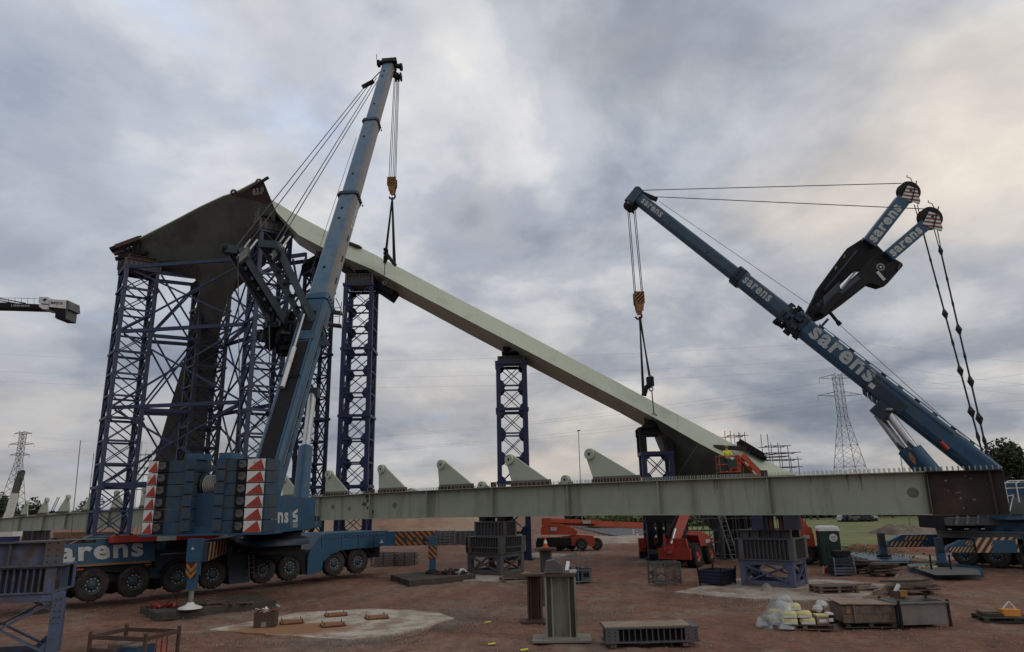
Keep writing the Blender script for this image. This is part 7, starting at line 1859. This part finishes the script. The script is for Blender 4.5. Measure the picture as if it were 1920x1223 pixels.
t = thing('street_lamp', 'slender street lamp rising behind the girder between two hanger plates', 'street lamp', G(1088, 990)); Yl_ = 110; mb = MB(); mb.tube(V((W(1088,900,Yl_).x, Yl_, 0)), W(1084.5, 808, Yl_), .09, galv, 6, r2=.05); mb.build('post', t); mb = MB(); mb.bar(W(1082,808,Yl_), W(1088,807,Yl_), .25, .15, grey); mb.build('lamp_head', t)
t.location = V((W(1088,900,Yl_).x, Yl_, 0))
for ch in [o for o in COL.objects if o.parent == t]: 
    for v in ch.data.vertices: v.co += (G(1088, 990) - t.location)
mb = MB(); mb.tube(V((W(1693,900,100).x,100,0)), W(1686,835,100), .06, galv, 5); mb.build('flag_pole', label='thin pole beside the right crane luffing cylinder', cat='pole')
# verge posts by the road
for i, (px, py) in enumerate(((1188,1004),(1196,1014))):
    c = G(px, py); mb = MB(); mb.box(c + Z*.5, (.16,.12,1.0), white); mb.box(c + Z*.85, (.17,.13,.12), red); mb.build('marker_post', label=['white marker post at the far side of the road', 'white marker post at the near side of the road'][i], cat='marker post')
# distant cars and debris in the field
rnd = random.Random(40)
for i in range(7):
    px = 1583+8*i; Y = 122 + rnd.uniform(-2,2); c = V((W(px,970,Y).x, Y, .0)); m_ = rnd.choice([letter, dkblue, grey, letter])
    mb = MB(); mb.prism([c + V((-1,-.8,.3)), c + V((1,-.8,.3)), c + V((1,-.8,.85)), c + V((.6,-.8,.95)), c + V((.3,-.8,1.4)), c + V((-.6,-.8,1.4)), c + V((-.9,-.8,.95))], V((0,1.6,0)), m_); mb.poly([c + V((-.5,-.81,1.3)), c + V((.25,-.81,1.3)), c + V((.45,-.81,.98)), c + V((-.7,-.81,.98))], dark)
    for dx in (-.6,.6): mb.tube(c + V((dx,-.85,.3)), c + V((dx,.85,.3)), .3, dark, 10)
    mb.build('parked_car', label='tiny parked car in the row beyond the field', cat='car', group='far cars parked in a row beyond the field')
# ================================================================== lifting beam on crane 1's deck
mb = MB(); za_ = CPn(200, 1014, -.4); a = CPn(205, 1011.5, .2); b = CPn(408, 1004, .2); L_ = (b-a).length; e = (b-a).normalized()
t = thing('lifting_beam', 'red beam with a white middle lying along the left crane deck', 'beam', a)
mb.bar(a, a + e*L_*.40, .35, .30, red); mb.bar(a + e*L_*.40, a + e*L_*.58, .34, .29, white); mb.bar(a + e*L_*.58, b, .35, .30, red)
for k in range(8): mb.box(a + e*L_*(.06+.12*k) + Z*.17, (.12,.1,.1), dark, ax=e)
mb.build('beam_body', t)

# ================================================================== trees
def leafy(px, Y, h, rw, label, seed, n=1500, name='broadleaf_tree', cat='tree', base=.22, ls=.28):
    rnd = random.Random(seed); c = V((W(px, 945, Y).x, Y, 0)); t = thing(name, label, cat, c, 'trees along the horizon')
    mb = MB(); mb.tube(c, c + Z*h*.45, h*.03, bark, 8, r2=h*.018); 
    lobes = []
    for k in range(9):
        a = rnd.uniform(0, 6.28); r_ = rw*rnd.uniform(.1,.75); z = h*rnd.uniform(base+.12, .86); p = c + V((math.cos(a)*r_, math.sin(a)*r_, z)); lobes.append((p, rw*rnd.uniform(.3,.55)*(1.15-.4*z/h)))
        mb.tube(c + Z*h*rnd.uniform(.15,.4), p, h*.012, bark, 5, r2=h*.004)
    mb.build('trunk', t); mb = MB(); vs = []; fs = []
    for k in range(n):
        p, r_ = rnd.choice(lobes); d = V((rnd.gauss(0,1), rnd.gauss(0,1), rnd.gauss(0,.8))).normalized(); q = p + d*r_*(rnd.random()**.35)*rnd.choice([1,1,1,1.15])
        if q.z < h*base*.5: q.z = h*base*.5 + rnd.random()*.5
        u_ = V((rnd.gauss(0,1), rnd.gauss(0,1), rnd.gauss(0,.6))).normalized(); w_ = u_.cross(V((rnd.gauss(0,1), rnd.gauss(0,1), rnd.gauss(0,1)))).normalized(); s_ = ls*rnd.uniform(.5,1.3); b_ = len(vs)
        vs += [q - u_*s_, q + w_*s_*.6, q + u_*s_, q - w_*s_*.6]; fs.append((b_, b_+1, b_+2, b_+3))
    mb.raw(vs, fs, leafm); mb.build('crown', t)
leafy(1888, 95, 11.2, 4.6, 'large dark tree at the right edge beside the guy cables', 1, 4200, ls=.3)
leafy(1925, 97, 9.5, 4.0, 'dark tree cut off by the right picture edge', 2, 2600, ls=.3)
leafy(1868, 120, 9.2, 3.8, 'lower tree just left of the large right tree', 3, 1500)
for i, (px, h, rw) in enumerate(((1530,8.6,1.2),(1517,7.6,2.2),(1560,7.2,2.0),(1640,9.0,3.0),(1670,8.2,2.6),(1725,8.9,3.5),(1770,8.2,3.2),(1590,7.4,2.4),(1610,7.6,2.2))):
    leafy(px, 135 + 3*(i % 3), h, rw, ['slim', 'small', 'low round', 'rounded', 'bushy', 'wide', 'lower wide', 'dull', 'little'][i] + ' treetop poking over the girder studs ' + ['above the scaffold end', 'just right of the scaffold', 'left of the pylon foot', 'right of the pylon foot', 'between pylon and boom', 'beneath the luffing cylinder', 'under the leaning boom', 'at the left pylon leg', 'between the pylon legs'][i], 10+i, 800, ls=.3)
leafy(14, 150, 8.0, 3.0, 'dark tree at the left edge behind the girder', 30, 900, ls=.35); leafy(-8, 130, 9.0, 3.5, 'tall dark tree cut off by the left picture edge', 31, 900, ls=.35)
leafy(60, 190, 9.5, 4.0, 'faint tree between the left hanger plates', 32, 700, ls=.4); leafy(180, 190, 8.5, 4.5, 'faint tree behind the base of the far left lattice tower', 33, 700, ls=.4)
# far hedge: one mass of foliage behind everything
def mass(x0, x1, Y, h, n, name, label, seed, ls=.5, m=leafm):
    rnd = random.Random(seed); mb = MB(); xa = W(x0, 945, Y).x; xb = W(x1, 945, Y).x; vs = []; fs = []
    for k in range(n):
        x = rnd.uniform(xa, xb); hh = h*(.62 + .5*noise.noise(V((x*.09, seed, 0))) + .25*noise.noise(V((x*.4, seed, 2)))); q = V((x, Y + rnd.uniform(-4,4), rnd.random()**.8*max(.5, hh)))
        u_ = V((rnd.gauss(0,1), rnd.gauss(0,.4), rnd.gauss(0,.8))).normalized(); w_ = u_.cross(V((rnd.gauss(0,1), rnd.gauss(0,1), rnd.gauss(0,1)))).normalized(); s_ = ls*rnd.uniform(.5,1.3); b_ = len(vs)
        vs += [q - u_*s_, q + w_*s_*.7, q + u_*s_, q - w_*s_*.7]; fs.append((b_, b_+1, b_+2, b_+3))
    mb.raw(vs, fs, m); mb.build(name, label=label, kind='stuff')
mass(1060, 2100, 150, 6.0, 9000, 'hedgerow', 'far dark hedge line beyond the green field', 5, .6)
mass(-150, 700, 260, 7.0, 6000, 'far_wood', 'low far wood on the left horizon', 6, .9)
mass(1100, 1400, 118, 3.2, 2600, 'scrub', 'green scrub between the road and the field', 7, .4, mat('scrub_green', (.075,.10,.035), .8, var=.4))
mass(1586, 1662, 52, .7, 700, 'weeds', 'yellowish weeds on the red dirt bank', 8, .07, mat('weed_green', (.11,.11,.045), .8, var=.4))
mass(-250, 480, 92, 1.4, 1500, 'tall_weeds', 'weeds along the ground under the far girder', 9, .25, mat('dry_weed', (.12,.11,.06), .8, var=.4))
